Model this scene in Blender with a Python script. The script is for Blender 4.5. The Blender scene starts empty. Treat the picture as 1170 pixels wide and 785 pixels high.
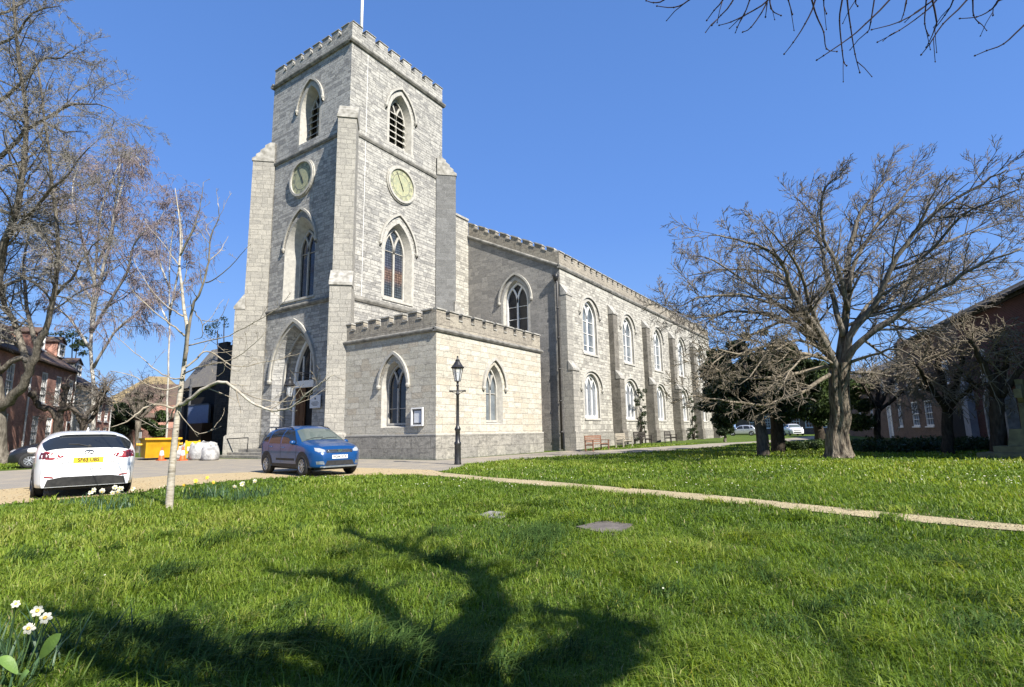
import bpy, bmesh, math, random
import numpy as np
from mathutils import Vector, Matrix, noise as mnoise
from mathutils.geometry import tessellate_polygon, delaunay_2d_cdt

scene = bpy.context.scene
# ------------------------------------------------------------------ camera, sky, sun, exposure
FPX, PITCH, ROLL, YAW, EYE = 620.737, math.radians(9.3176), math.radians(-1.023), math.radians(34.0226), 1.22
_f = np.array([math.cos(YAW)*math.cos(PITCH), math.sin(YAW)*math.cos(PITCH), math.sin(PITCH)])
_r = np.array([math.sin(YAW), -math.cos(YAW), 0.0]); _u = np.cross(_r, _f)
_r2 = math.cos(ROLL)*_r + math.sin(ROLL)*_u; _u2 = -math.sin(ROLL)*_r + math.cos(ROLL)*_u
cam_d = bpy.data.cameras.new('camera'); cam = bpy.data.objects.new('camera', cam_d)
scene.collection.objects.link(cam); scene.camera = cam
cam_d.sensor_width = 36; cam_d.lens = FPX/1170*36; cam_d.clip_start = .05; cam_d.clip_end = 3000
cam.matrix_world = Matrix(((_r2[0], _u2[0], -_f[0], 0), (_r2[1], _u2[1], -_f[1], 0), (_r2[2], _u2[2], -_f[2], EYE), (0, 0, 0, 1)))

SUN_EL, SUN_AZ = math.radians(40), math.radians(-105.0)      # direction to the sun, angle from +x
SUN = Vector((math.cos(SUN_EL)*math.cos(SUN_AZ), math.cos(SUN_EL)*math.sin(SUN_AZ), math.sin(SUN_EL)))
world = bpy.data.worlds.new('World'); scene.world = world; world.use_nodes = True
wn = world.node_tree.nodes; wl = world.node_tree.links
sky = wn.new('ShaderNodeTexSky'); sky.sky_type = 'NISHITA'; sky.sun_disc = False
sky.sun_elevation = SUN_EL; sky.sun_rotation = math.atan2(SUN.x, SUN.y)
sky.altitude = 0; sky.air_density = 1.0; sky.dust_density = .25; sky.ozone_density = 2.0
hsv = wn.new('ShaderNodeHueSaturation'); hsv.inputs['Saturation'].default_value = 1.12
wl.new(sky.outputs[0], hsv.inputs['Color'])
_tc = wn.new('ShaderNodeTexCoord'); _sx = wn.new('ShaderNodeSeparateXYZ'); wl.new(_tc.outputs['Generated'], _sx.inputs[0])
_rp = wn.new('ShaderNodeValToRGB'); wl.new(_sx.outputs[2], _rp.inputs[0])       # clear spring air: the blue holds down to the horizon
_el = _rp.color_ramp.elements; _el.new(.5)
for _i, (_p, _c) in enumerate(((0., (.27, .51, .98)), (.35, (.142, .325, .84)), (.85, (.085, .21, .57)))):
    _el[_i].position = _p; _el[_i].color = (*_c, 1)
_ml = wn.new('ShaderNodeVectorMath'); _ml.operation = 'SCALE'; wl.new(_rp.outputs[0], _ml.inputs[0]); _ml.inputs['Scale'].default_value = 5.3
_mx = wn.new('ShaderNodeMixRGB'); _mx.inputs[0].default_value = .86; wl.new(hsv.outputs[0], _mx.inputs[1]); wl.new(_ml.outputs[0], _mx.inputs[2])
wl.new(_mx.outputs[0], wn['Background'].inputs[0])
wn['Background'].inputs[1].default_value = .095
sd = bpy.data.lights.new('sun', 'SUN'); sd.energy = 5; sd.angle = math.radians(.5); sd.color = (1, .95, .87)
sun = bpy.data.objects.new('sun', sd); scene.collection.objects.link(sun)
sun.rotation_euler = SUN.to_track_quat('Z', 'Y').to_euler(); sun.location = (0, -20, 40)
scene.view_settings.view_transform = 'Standard'; scene.view_settings.look = 'None'
scene.view_settings.gamma = 1; scene.view_settings.use_curve_mapping = False
scene.view_settings.exposure = 1.08
scene.render.engine = 'CYCLES'
scene.cycles.max_bounces = 6; scene.cycles.transparent_max_bounces = 8
scene.cycles.use_denoising = True

# ------------------------------------------------------------------ helpers
COL = scene.collection
def ray(px, py):
    return _r2*(px-585)/FPX + _u2*(392.5-py)/FPX + _f
CAMP = np.array([0, 0, EYE])
def at_d(px, py, D): return Vector(CAMP + ray(px, py)*D)
def at_x(px, py, X): d = ray(px, py); return Vector(CAMP + d*X/d[0])
def at_y(px, py, Y): d = ray(px, py); return Vector(CAMP + d*Y/d[1])
def sm(t): t = min(1, max(0, t)); return t*t*(3-2*t)
def height(x, y): return -.38*(1-sm(math.hypot(x, y)/13)) + .16*sm((x-30)/12)
def at_g(px, py):
    z = 0; d = ray(px, py)
    for _ in range(40):
        p = CAMP + d*(z-EYE)/d[2]; z = .5*z + .5*height(p[0], p[1])
    return Vector((p[0], p[1], z))
def gz(x, y): return Vector((x, y, height(x, y)))

OFF = {}
def tag(o, label=None, cat=None, group=None, kind=None):
    if label: o['label'] = label
    if cat: o['category'] = cat
    if group: o['group'] = group
    if kind: o['kind'] = kind
    return o
def thing(name, label, cat, loc=(0, 0, 0), rz=0, group=None, world=False):
    o = bpy.data.objects.new(name, None); COL.objects.link(o); o.empty_display_size = .2
    o.location = loc; o.rotation_euler = (0, 0, rz); tag(o, label, cat, group)
    OFF[o] = tuple(loc) if world else (0, 0, 0)
    return o
def copy_tree(o, parent=None):
    c = o.copy(); COL.objects.link(c)
    if parent: c.parent = parent
    for ch in list(o.children): copy_tree(ch, c)
    return c
class MB:
    def __init__(s): s.v = []; s.f = []; s.m = []; s.mi = 0
    def add(s, vs, fs):
        o = len(s.v); s.v.extend([tuple(v) for v in vs]); s.f.extend([tuple(i+o for i in f) for f in fs])
        s.m.extend([s.mi]*len(fs)); return s
    def box(s, x0, y0, z0, x1, y1, z1):
        return s.add([(x0,y0,z0),(x1,y0,z0),(x1,y1,z0),(x0,y1,z0),(x0,y0,z1),(x1,y0,z1),(x1,y1,z1),(x0,y1,z1)],
              [(3,2,1,0),(4,5,6,7),(0,1,5,4),(1,2,6,5),(2,3,7,6),(3,0,4,7)])
    def hexa(s, b, t): # two quads of 4 pts
        return s.add(list(b)+list(t), [(3,2,1,0),(4,5,6,7),(0,1,5,4),(1,2,6,5),(2,3,7,6),(3,0,4,7)])
    def prism(s, pts, ex):
        ex = Vector(ex); n = len(pts); P = [Vector(p) for p in pts]
        tr = tessellate_polygon([P])
        vs = P+[p+ex for p in P]
        fs = [tuple(t) for t in tr]+[tuple(i+n for i in reversed(t)) for t in tr]
        fs += [(i, (i+1) % n, (i+1) % n+n, i+n) for i in range(n)]
        return s.add(vs, fs)
    def tube(s, pts, rad, n=6, cap=True):
        P = [Vector(p) for p in pts]; k = len(P)
        if not hasattr(rad, '__len__'): rad = [rad]*k
        t = (P[1]-P[0]).normalized(); a = t.orthogonal().normalized(); vs = []
        for i in range(k):
            t2 = (P[min(i+1, k-1)]-P[max(i-1, 0)]).normalized()
            a = a-t2*a.dot(t2)
            a = a.normalized() if a.length > 1e-5 else t2.orthogonal().normalized()
            b = t2.cross(a)
            for j in range(n):
                w = 2*math.pi*j/n; vs.append(P[i]+(a*math.cos(w)+b*math.sin(w))*rad[i])
        fs = [(i*n+j, i*n+(j+1) % n, (i+1)*n+(j+1) % n, (i+1)*n+j) for i in range(k-1) for j in range(n)]
        if cap: fs += [tuple(reversed(range(n))), tuple(range((k-1)*n, k*n))]
        return s.add(vs, fs)
    def lathe(s, prof, n=16, c=(0, 0, 0), ax=None):
        c = Vector(c); ax = Vector(ax or (0, 0, 1)).normalized(); a = ax.orthogonal().normalized(); b = ax.cross(a)
        vs = [c+ax*z+(a*math.cos(2*math.pi*j/n)+b*math.sin(2*math.pi*j/n))*max(r, 1e-4) for r, z in prof for j in range(n)]
        k = len(prof)
        fs = [(i*n+j, i*n+(j+1) % n, (i+1)*n+(j+1) % n, (i+1)*n+j) for i in range(k-1) for j in range(n)]
        return s.add(vs, fs)
    def build(s, name, mats, parent=None, smooth=False, off=None, rec=False):
        o3 = off if off is not None else (OFF[parent] if parent is not None else (0, 0, 0))
        vs = [(v[0]-o3[0], v[1]-o3[1], v[2]-o3[2]) for v in s.v]
        me = bpy.data.meshes.new(name); me.from_pydata(vs, [], s.f)
        if not isinstance(mats, (list, tuple)): mats = [mats]
        for m in mats: me.materials.append(m)
        if len(mats) > 1: me.polygons.foreach_set('material_index', s.m)
        if smooth: me.polygons.foreach_set('use_smooth', [True]*len(s.f))
        if rec:
            bm = bmesh.new(); bm.from_mesh(me); bmesh.ops.remove_doubles(bm, verts=bm.verts, dist=1e-4); bmesh.ops.recalc_face_normals(bm, faces=bm.faces); bm.to_mesh(me); bm.free()
        me.update()
        o = bpy.data.objects.new(name, me); COL.objects.link(o)
        if parent is not None: o.parent = parent
        else: o.location = o3
        OFF[o] = tuple(o3)
        return o
def np_mesh(name, V, F, mats, parent=None, attr=None, smooth=False, off=(0, 0, 0)):
    """V (n,3), F (m,k) all the same k."""
    me = bpy.data.meshes.new(name); k = F.shape[1]
    V = (V-np.array(off)).astype(np.float32)
    me.vertices.add(len(V)); me.vertices.foreach_set('co', V.ravel())
    me.loops.add(F.size); me.loops.foreach_set('vertex_index', F.ravel().astype(np.int32))
    me.polygons.add(len(F)); me.polygons.foreach_set('loop_start', np.arange(0, F.size, k, dtype=np.int32))
    me.polygons.foreach_set('loop_total', np.full(len(F), k, dtype=np.int32))
    if smooth: me.polygons.foreach_set('use_smooth', np.ones(len(F), dtype=bool))
    for m in (mats if isinstance(mats, (list, tuple)) else [mats]): me.materials.append(m)
    if attr is not None:
        a = me.attributes.new('tint', 'FLOAT', 'POINT'); a.data.foreach_set('value', attr.astype(np.float32))
    me.update(calc_edges=True)
    o = bpy.data.objects.new(name, me); COL.objects.link(o)
    if parent is not None: o.parent = parent
    else: o.location = off
    OFF[o] = tuple(off)
    return o

# ------------------------------------------------------------------ materials
class NT:
    def __init__(s, name):
        s.m = bpy.data.materials.new(name); s.m.use_nodes = True; s.t = s.m.node_tree
        s.b = s.t.nodes['Principled BSDF']
    def n(s, ty, **k):
        o = s.t.nodes.new('ShaderNode'+ty)
        for a, v in k.items(): setattr(o, a, v)
        return o
    def l(s, a, b): s.t.links.new(a, b)
    def math(s, op, a, b=None, c=None):
        o = s.n('Math', operation=op)
        for i, x in enumerate((a, b, c)):
            if x is None: continue
            if isinstance(x, (int, float)): o.inputs[i].default_value = x
            else: s.l(x, o.inputs[i])
        return o.outputs[0]
    def mix(s, f, a, b, bt='MIX'):
        o = s.n('MixRGB', blend_type=bt)
        for i, x in enumerate((f, a, b)):
            if isinstance(x, (int, float)): o.inputs[i].default_value = x
            elif isinstance(x, tuple): o.inputs[i].default_value = (*x, 1) if len(x) == 3 else x
            else: s.l(x, o.inputs[i])
        return o.outputs[0]
    def noise(s, vec, scale, detail=4, rough=.55, dist=0):
        o = s.n('TexNoise'); o.inputs['Scale'].default_value = scale; o.inputs['Detail'].default_value = detail
        o.inputs['Roughness'].default_value = rough; o.inputs['Distortion'].default_value = dist
        if vec is not None: s.l(vec, o.inputs['Vector'])
        return o.outputs['Fac']
    def ramp(s, f, p):
        o = s.n('ValToRGB'); s.l(f, o.inputs[0]); e = o.color_ramp.elements
        while len(e) < len(p): e.new(.5)
        for i, (x, c) in enumerate(p):
            e[i].position = x; e[i].color = (c, c, c, 1) if isinstance(c, (int, float)) else (*c, 1)
        return o.outputs[0]
    def bump(s, h, st, d=.02):
        o = s.n('Bump'); o.inputs['Strength'].default_value = st; o.inputs['Distance'].default_value = d
        s.l(h, o.inputs['Height']); s.l(o.outputs[0], s.b.inputs['Normal']); return o
    def pos(s, obj=False):
        if obj: return s.n('TexCoord').outputs['Object']
        return s.n('NewGeometry').outputs['Position']
    def set(s, **k):
        for a, v in k.items(): s.b.inputs[a.replace('_', ' ')].default_value = v
def sc(nt, vec, v):
    o = nt.n('VectorMath', operation='MULTIPLY'); nt.l(vec, o.inputs[0]); o.inputs[1].default_value = v; return o.outputs[0]

def pmat(name, c1, c2=None, scale=4, rough=.7, bump=.2, metal=0, spec=.3, obj=True, detail=5, stretch=None, bd=.01, lo=.35, hi=.65):
    nt = NT(name); c2 = c2 or tuple(x*.7 for x in c1); p = nt.pos(obj)
    if stretch: p = sc(nt, p, stretch)
    n = nt.noise(p, scale, detail)
    f = nt.ramp(n, [(lo, 0.), (hi, 1.)])
    nt.l(nt.mix(f, c1, c2), nt.b.inputs['Base Color'])
    nt.set(Roughness=rough, Metallic=metal); nt.b.inputs['Specular IOR Level'].default_value = spec
    if bump: nt.bump(nt.noise(p, scale*6, 4), bump, bd)
    return nt.m

def wall_uv(nt):
    g = nt.n('NewGeometry'); s = nt.n('SeparateXYZ'); nt.l(g.outputs['Position'], s.inputs[0])
    q = nt.n('SeparateXYZ'); nt.l(g.outputs['True Normal'], q.inputs[0])
    u = nt.math('SUBTRACT', nt.math('MULTIPLY', q.outputs[0], s.outputs[1]), nt.math('MULTIPLY', q.outputs[1], s.outputs[0]))
    flat = nt.math('GREATER_THAN', nt.math('ABSOLUTE', q.outputs[2]), .75)
    inv = nt.math('SUBTRACT', 1., flat)
    u = nt.math('ADD', nt.math('MULTIPLY', u, inv), nt.math('MULTIPLY', s.outputs[0], flat))
    v = nt.math('ADD', nt.math('MULTIPLY', s.outputs[2], inv), nt.math('MULTIPLY', s.outputs[1], flat))
    return g.outputs['Position'], u, v

def stone(name, c1, c2, mortar, bw=.6, rh=.29, stain=(.16, .15, .14), st_amt=.6, tint=None, streak=.5, msize=.012, warp=1., st_lo=.5, bias=0., mott=.8):
    nt = NT(name); pos, u, v = wall_uv(nt)
    v2 = nt.math('ADD', v, nt.math('MULTIPLY', nt.math('SINE', nt.math('MULTIPLY', v, 2.3)), .10*warp))
    v2 = nt.math('ADD', v2, nt.math('MULTIPLY', nt.math('SINE', nt.math('MULTIPLY', v, 5.9)), .045*warp))
    row = nt.math('FLOOR', nt.math('DIVIDE', v2, rh))
    wn_ = nt.n('TexWhiteNoise', noise_dimensions='1D'); nt.l(row, wn_.inputs['W'])
    r = wn_.outputs['Value']
    u2 = nt.math('ADD', nt.math('MULTIPLY', u, nt.math('ADD', nt.math('MULTIPLY', r, .7), .65)), nt.math('MULTIPLY', r, 7.))
    u2 = nt.math('ADD', u2, nt.math('MULTIPLY', nt.math('SINE', nt.math('ADD', nt.math('MULTIPLY', u, 2.1), nt.math('MULTIPLY', r, 30.))), .16*warp))
    jit = nt.noise(pos, 3.0, 3)
    cv = nt.n('CombineXYZ'); nt.l(nt.math('ADD', u2, nt.math('MULTIPLY', jit, .05)), cv.inputs[0])
    nt.l(nt.math('ADD', v2, nt.math('MULTIPLY', nt.math('SUBTRACT', jit, .5), .03)), cv.inputs[1])
    b = nt.n('TexBrick'); nt.l(cv.outputs[0], b.inputs['Vector'])
    b.inputs['Scale'].default_value = 1; b.inputs['Mortar Size'].default_value = msize; b.inputs['Mortar Smooth'].default_value = .3
    b.inputs['Brick Width'].default_value = bw; b.inputs['Row Height'].default_value = rh; b.inputs['Bias'].default_value = bias
    b.inputs['Color1'].default_value = (*c1, 1); b.inputs['Color2'].default_value = (*c2, 1); b.inputs['Mortar'].default_value = (*mortar, 1)
    col = b.outputs['Color']
    if tint:   # some stones of another kind
        b2 = nt.n('TexBrick'); nt.l(cv.outputs[0], b2.inputs['Vector']); b2.inputs['Scale'].default_value = 1
        b2.inputs['Mortar Size'].default_value = msize; b2.inputs['Brick Width'].default_value = bw; b2.inputs['Row Height'].default_value = rh
        b2.inputs['Color1'].default_value = (0, 0, 0, 1); b2.inputs['Color2'].default_value = (1, 1, 1, 1); b2.inputs['Mortar'].default_value = (0, 0, 0, 1)
        fx = nt.ramp(b2.outputs['Color'], [(.72, 0.), (.8, .75)])
        col = nt.mix(fx, col, tint)
    # weathering: blotches and vertical streaks
    n1 = nt.noise(pos, .55, 7, .68, .4)
    n2 = nt.noise(sc(nt, pos, (1.6, 1.6, .14)), 1.3, 5, .6)
    n3 = nt.noise(pos, 4.5, 6, .72)
    f1 = nt.ramp(n1, [(st_lo-.06, 0.), (st_lo+.16, 1.)]); f2 = nt.ramp(n2, [(.52, 0.), (.7, 1.)])
    f3 = nt.ramp(n3, [(.42, 0.), (.64, 1.)])
    n5 = nt.noise(sc(nt, pos, (1., 1., 3.2)), 2.1, 6, .72)
    f5 = nt.math('MULTIPLY', nt.ramp(n5, [(.50, 0.), (.62, 1.)]), mott)
    f = nt.math('MAXIMUM', nt.math('MULTIPLY', f1, f3), nt.math('MULTIPLY', nt.math('MULTIPLY', f2, f3), streak))
    f = nt.math('MAXIMUM', f, f5)
    col = nt.mix(nt.math('MULTIPLY', f, st_amt), col, stain)
    n4 = nt.noise(pos, 17, 5, .7)
    col = nt.mix(1., col, nt.ramp(n4, [(.3, .64), (.7, 1.16)]), 'MULTIPLY')
    nt.l(col, nt.b.inputs['Base Color'])
    nt.set(Roughness=.9); nt.b.inputs['Specular IOR Level'].default_value = .15
    hgt = nt.math('SUBTRACT', nt.math('MULTIPLY', nt.noise(pos, 9, 5, .65), .5), nt.math('MULTIPLY', b.outputs['Fac'], .6))
    nt.bump(hgt, .8, .04)
    return nt.m

M = {}
M['stone_tower'] = stone('tower limestone', (0.450, 0.436, 0.392), (0.369, 0.356, 0.324), (0.198, 0.189, 0.171), .52, .215, stain=(0.125, 0.122, 0.118), st_amt=.88, tint=(0.270, 0.264, 0.248), st_lo=.49, msize=.012)
M['stone_west'] = stone('weathered shade-toned limestone', (0.480, 0.466, 0.427), (0.353, 0.346, 0.323), (0.226, 0.217, 0.203), .52, .215, stain=(0.150, 0.146, 0.144), st_amt=.75, tint=(0.256, 0.251, 0.240), st_lo=.49, msize=.012)  # weathered tower stone, its colour tuned for the west wall's shade
M['stone_aw'] = stone('dark aisle west limestone', (0.353, 0.332, 0.298), (0.235, 0.224, 0.206), (0.302, 0.287, 0.259), .58, .30, stain=(0.134, 0.127, 0.119), st_amt=.6)  # darker stone for the aisle's west wall, colour lifted against its shade
M['stone_butt'] = stone('buttress limestone', (0.374, 0.354, 0.306), (0.293, 0.279, 0.245), (0.245, 0.235, 0.204), .5, .30, st_amt=.55, st_lo=.55)
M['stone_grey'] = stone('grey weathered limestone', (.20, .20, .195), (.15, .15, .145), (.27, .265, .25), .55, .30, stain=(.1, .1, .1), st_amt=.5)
M['stone_porch'] = stone('porch ashlar', (0.522, 0.489, 0.407), (0.414, 0.385, 0.310), (0.332, 0.307, 0.249), .80, .33, stain=(0.224, 0.207, 0.183), st_amt=.62, warp=.3, msize=.010, tint=(0.448, 0.393, 0.307), st_lo=.58, streak=.25)
M['stone_plinth'] = stone('plinth stone', (0.370, 0.348, 0.296), (0.266, 0.252, 0.222), (0.244, 0.229, 0.200), .9, .55, stain=(0.104, 0.100, 0.089), st_amt=.85, warp=.2, st_lo=.44, streak=1.)
M['stone_aisle'] = stone('aisle limestone', (0.497, 0.474, 0.409), (0.368, 0.350, 0.304), (0.248, 0.235, 0.202), .50, .23, stain=(0.175, 0.167, 0.152), st_amt=.85, tint=(0.267, 0.253, 0.221), st_lo=.51, msize=.011)
M['stone_para'] = stone('lichened parapet stone', (0.370, 0.333, 0.264), (0.287, 0.257, 0.209), (0.226, 0.205, 0.176), .9, .6, stain=(0.113, 0.098, 0.084), st_amt=.75, warp=.1, st_lo=.47, streak=.9)
M['stone_brown'] = stone('damp brown buttress stone', (.23, .212, .18), (.165, .152, .13), (.2, .18, .15), .6, .34, stain=(.06, .055, .045), st_amt=.7, warp=.3)
M['stone_dark'] = stone('blackened stone', (0.067, 0.063, 0.061), (0.042, 0.040, 0.038), (0.095, 0.089, 0.084), .5, .25, stain=(0.028, 0.028, 0.028), st_amt=.6)
M['stone_trim'] = pmat('dressed stone', (0.422, 0.403, 0.355), (0.274, 0.263, 0.237), 5, .9, .35, obj=False, hi=.75)
M['coping'] = pmat('coping stone', (0.385, 0.370, 0.333), (0.200, 0.189, 0.163), 3, .9, .4, obj=False)
M['string'] = pmat('string course stone', (0.244, 0.233, 0.207), (0.111, 0.107, 0.096), 2.5, .9, .4, obj=False)
M['glass_dark'] = pmat('dark window glass', (.012, .014, .017), (.03, .033, .038), 2.5, .12, .12, spec=.5, obj=False)
M['glass_grey'] = pmat('leaded grey glass', (.20, .215, .23), (.11, .12, .135), 6, .3, .15, spec=.5, obj=False)
M['glass_blue'] = pmat('bluish glass', (.07, .085, .10), (.17, .19, .20), 1.2, .2, .15, spec=.5, obj=False)
M['white_paint'] = pmat('white painted wood', (.78, .77, .74), (.66, .65, .62), 8, .5, .1, obj=False)
M['white_metal'] = M['white_paint']
M['black_metal'] = pmat('black painted iron', (.012, .012, .013), (.03, .028, .026), 9, .38, .2, spec=.5, obj=False)
M['lead'] = pmat('dark lead', (.06, .062, .066), (.11, .11, .115), 6, .55, .2, obj=False)
M['oak'] = pmat('oak boards', (.13, .065, .03), (.07, .035, .018), 5, .6, .3, stretch=(6, 6, .6), obj=False)
M['dark_hole'] = pmat('unlit interior', (.01, .01, .01), (.016, .015, .015), 3, .9, .1, obj=False)  # near-black colour stands for the missing light inside openings
M['dial'] = pmat('weathered clock dial', (.36, .35, .21), (.25, .27, .18), 5, .7, .1, obj=False)
M['brown_board'] = pmat('brown boards', (.085, .06, .045), (.06, .04, .03), 4, .7, .3, stretch=(8, 8, .4), obj=False)
M['paper'] = pmat('notice paper', (.62, .63, .64), (.5, .52, .54), 14, .7, .05, obj=False)
M['blue_sign'] = pmat('blue sign board', (.20, .25, .38), (.17, .21, .32), 6, .5, .05, obj=False)
# ------------------------------------------------------------------ church
Z3 = Vector((0, 0, 1))
class Fr:
    def __init__(s, o, U, N): s.o = Vector(o); s.U = Vector(U); s.N = Vector(N)
    def P(s, u, z, d=0): return s.o + s.U*u + Z3*z + s.N*d
def arch(w, sill, spring, apex, c=0, n=9):
    """from bottom right up over the point to bottom left"""
    h = w/2; rise = apex-spring
    if rise < h:
        return [(c+h, sill)]+[(c+h*math.cos(math.pi*i/(2*n)), spring+rise*math.sin(math.pi*i/(2*n))) for i in range(2*n+1)]+[(c-h, sill)]
    r = (rise*rise+h*h)/w; a = math.acos(max(-1, min(1, (r-h)/r)))
    R = [(c+h-r+r*math.cos(a*i/n), spring+r*math.sin(a*i/n)) for i in range(n+1)]
    L = [(2*c-x, z) for x, z in reversed(R[:-1])]
    return [(c+h, sill)]+R+L+[(c-h, sill)]
def wall(mb, fr, outline, holes, back=None):
    P = [[fr.P(u, z) for u, z in outline]]+[[fr.P(u, z) for u, z in h['poly']] for h in holes]
    flat = [p for l in P for p in l]
    mb.add(flat, [tuple(t) for t in tessellate_polygon(P)])
def reveal(mb, fr, h):
    a = h['poly']; b = h.get('inner', a); n = len(a)
    vs = [fr.P(u, z, 0) for u, z in a]+[fr.P(u, z, -h['depth']) for u, z in b]
    mb.add(vs, [(i, (i+1) % n, (i+1) % n+n, i+n) for i in range(n)])
def strip(mb, fr, a, b, d0, d1, close=True):
    """solid band between two polylines with the same count"""
    n = len(a)
    vs = [fr.P(u, z, d1) for u, z in a]+[fr.P(u, z, d1) for u, z in b]+[fr.P(u, z, d0) for u, z in a]+[fr.P(u, z, d0) for u, z in b]
    fs = []
    for i in range(n-1):
        fs += [(i, i+1, n+i+1, n+i), (2*n+i, 2*n+i+1, i+1, i), (n+i, n+i+1, 3*n+i+1, 3*n+i)]
    fs += [(0, n, 3*n, 2*n), (n-1, 2*n-1, 4*n-1, 3*n-1)]
    mb.add(vs, fs)
def bar(mb, fr, pl, w, d0, d1):
    a = []; b = []
    for i, (x, z) in enumerate(pl):
        p = pl[max(i-1, 0)]; q = pl[min(i+1, len(pl)-1)]
        tx, tz = q[0]-p[0], q[1]-p[1]; L = math.hypot(tx, tz) or 1
        a.append((x-tz/L*w/2, z+tx/L*w/2)); b.append((x+tz/L*w/2, z-tx/L*w/2))
    strip(mb, fr, a, b, d0, d1)
def pane(fr, poly, d, mat, parent, name='glass'):
    mb = MB(); mb.prism([fr.P(u, z, d) for u, z in poly], fr.N*-.03); return mb.build(name, mat, parent)

church = thing('church', 'grey stone church with battlemented square tower, two clocks and long nave', 'church', (19.73, 17.2, 0), world=True)

def pointed_window(fr, c, w, sill, spring, apex, depth, holes, parent, frame, glass, inner_w=None, hood=None, lights=2, bars=(), fw=.09, louvre=False, surround=.2, hood_out=.13, sub_sill=True, trac=True, name='window'):
    iw = inner_w or w; dx = (w-iw)/2
    ia = apex-dx*.9; isill = sill+(.12 if iw < w else 0)
    hp = arch(w, sill, spring, apex, c); ip = arch(iw, isill, spring, ia, c)
    holes.append(dict(poly=hp, inner=ip, depth=depth))
    mb = MB(); D = -depth+.02
    # frame round the opening
    strip(mb, fr, ip, arch(iw-2*fw, isill+fw, spring, ia-fw*1.3, c), D, D+.11)
    bar(mb, fr, [(c+iw/2, isill+fw*.6), (c-iw/2, isill+fw*.6)], fw*1.2, D, D+.10)
    h = iw/2; rise = ia-spring; r = (rise*rise+h*h)/iw
    if trac:
        if lights == 2:
            bar(mb, fr, [(c, isill), (c, spring)], fw, D, D+.09)
            t1 = math.acos((r-h/2)/r)
            for s in (1, -1):
                bar(mb, fr, [(c+s*(-r+r*math.cos(t1*i/7)), spring+r*math.sin(t1*i/7)) for i in range(8)], fw, D, D+.088)
        else:
            for s in (1, -1):
                bar(mb, fr, [(c+s*iw/6, isill), (c+s*iw/6, spring+.1)], fw, D, D+.09)
            lw = iw/3
            for k in (-1, 0, 1):
                top = spring+.1+lw*1.0 + (.12 if k == 0 else 0)
                a = arch(lw, spring+.1, spring+.1, top, c+k*lw)[1:-1]
                bar(mb, fr, a, fw*.7, D, D+.085)
    win = mb.build(name, frame, parent)
    mb = MB(); reveal(mb, fr, holes[-1]); mb.build('reveal', M['stone_trim'], win)
    if glass:
        g = pane(fr, ip, -depth+.015, glass, win)
    if bars:
        mb = MB()
        for z in bars: bar(mb, fr, [(c+iw/2-.01, z), (c-iw/2+.01, z)], .035, D, D+.05)
        mb.build('glazing_bar', frame, win)
    if louvre:
        mb = MB(); z = isill+.1
        while z < spring+.55:
            hw = h-.03 if z < spring else h-.03-(z-spring)*.45
            for s in (-1, 1):
                x0, x1 = sorted((c+s*.03, c+s*hw))
                b = [fr.P(x0, z, -depth+.30), fr.P(x1, z, -depth+.30), fr.P(x1, z+.22, -depth+.06), fr.P(x0, z+.22, -depth+.06)]
                mb.hexa(b, [p+Z3*.05 for p in b])
            z += .47
        mb.build('louvre', M['stone_trim'], win)
    if surround:
        mb = MB(); o = arch(w+2*surround, sill, spring, apex+surround*1.25, c)
        strip(mb, fr, hp, o, -.05, .004); mb.build('surround', M['stone_trim'], win)
    if hood:
        hw, he, ha = hood
        a = arch(2*hw, he, spring+.1, ha, c); b = arch(2*hw-.26, he, spring+.1, ha-.16, c)
        mb = MB(); strip(mb, fr, b, a, -.02, hood_out)
        a2 = arch(2*hw-.12, he+.02, spring+.1, ha-.075, c); 
        strip(mb, fr, b, a2, -.01, hood_out*.55)
        for s in (1, -1):
            p = fr.P(c+s*(hw-.08), he-.06, hood_out*.5)
            mb.lathe([(0, -.13), (.09, -.1), (.13, 0), (.12, .08), (0, .12)], 8, p)
        mb.build('hood_mould', M['stone_trim'], win)
    if sub_sill:
        mb = MB(); 
        b = [fr.P(c-w/2-.12, sill-.16, -.02), fr.P(c+w/2+.12, sill-.16, -.02), fr.P(c+w/2+.12, sill-.16, .07), fr.P(c-w/2-.12, sill-.16, .07)]
        t = [fr.P(c-w/2-.12, sill-.003, -.02), fr.P(c+w/2+.12, sill-.003, -.02), fr.P(c+w/2+.12, sill-.05, .07), fr.P(c-w/2-.12, sill-.05, .07)]
        mb.hexa(b, t); mb.build('sill', M['stone_trim'], win)
    return win

def ring(mb, x0, y0, x1, y1, z0, z1, out, inn=.1, sides='SNWE'):
    def seg(a, b, n):       # weathered profile along a->b with outward normal n
        a = Vector((*a, 0)); b = Vector((*b, 0)); n = Vector((*n, 0))
        prof = [(-inn, z0), (out*.55, z0), (out, z0+(z1-z0)*.35), (out, z0+(z1-z0)*.62), (-.0, z1), (-inn, z1)]
        A = [a+n*d+Z3*z for d, z in prof]; mb.prism(A, b-a)
    if 'S' in sides: seg((x0-out, y0), (x1+out, y0), (0, -1))
    if 'N' in sides: seg((x0-out, y1), (x1+out, y1), (0, 1))
    if 'W' in sides: seg((x0, y0+.003), (x0, y1-.003), (-1, 0))
    if 'E' in sides: seg((x1, y0+.003), (x1, y1-.003), (1, 0))

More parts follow.
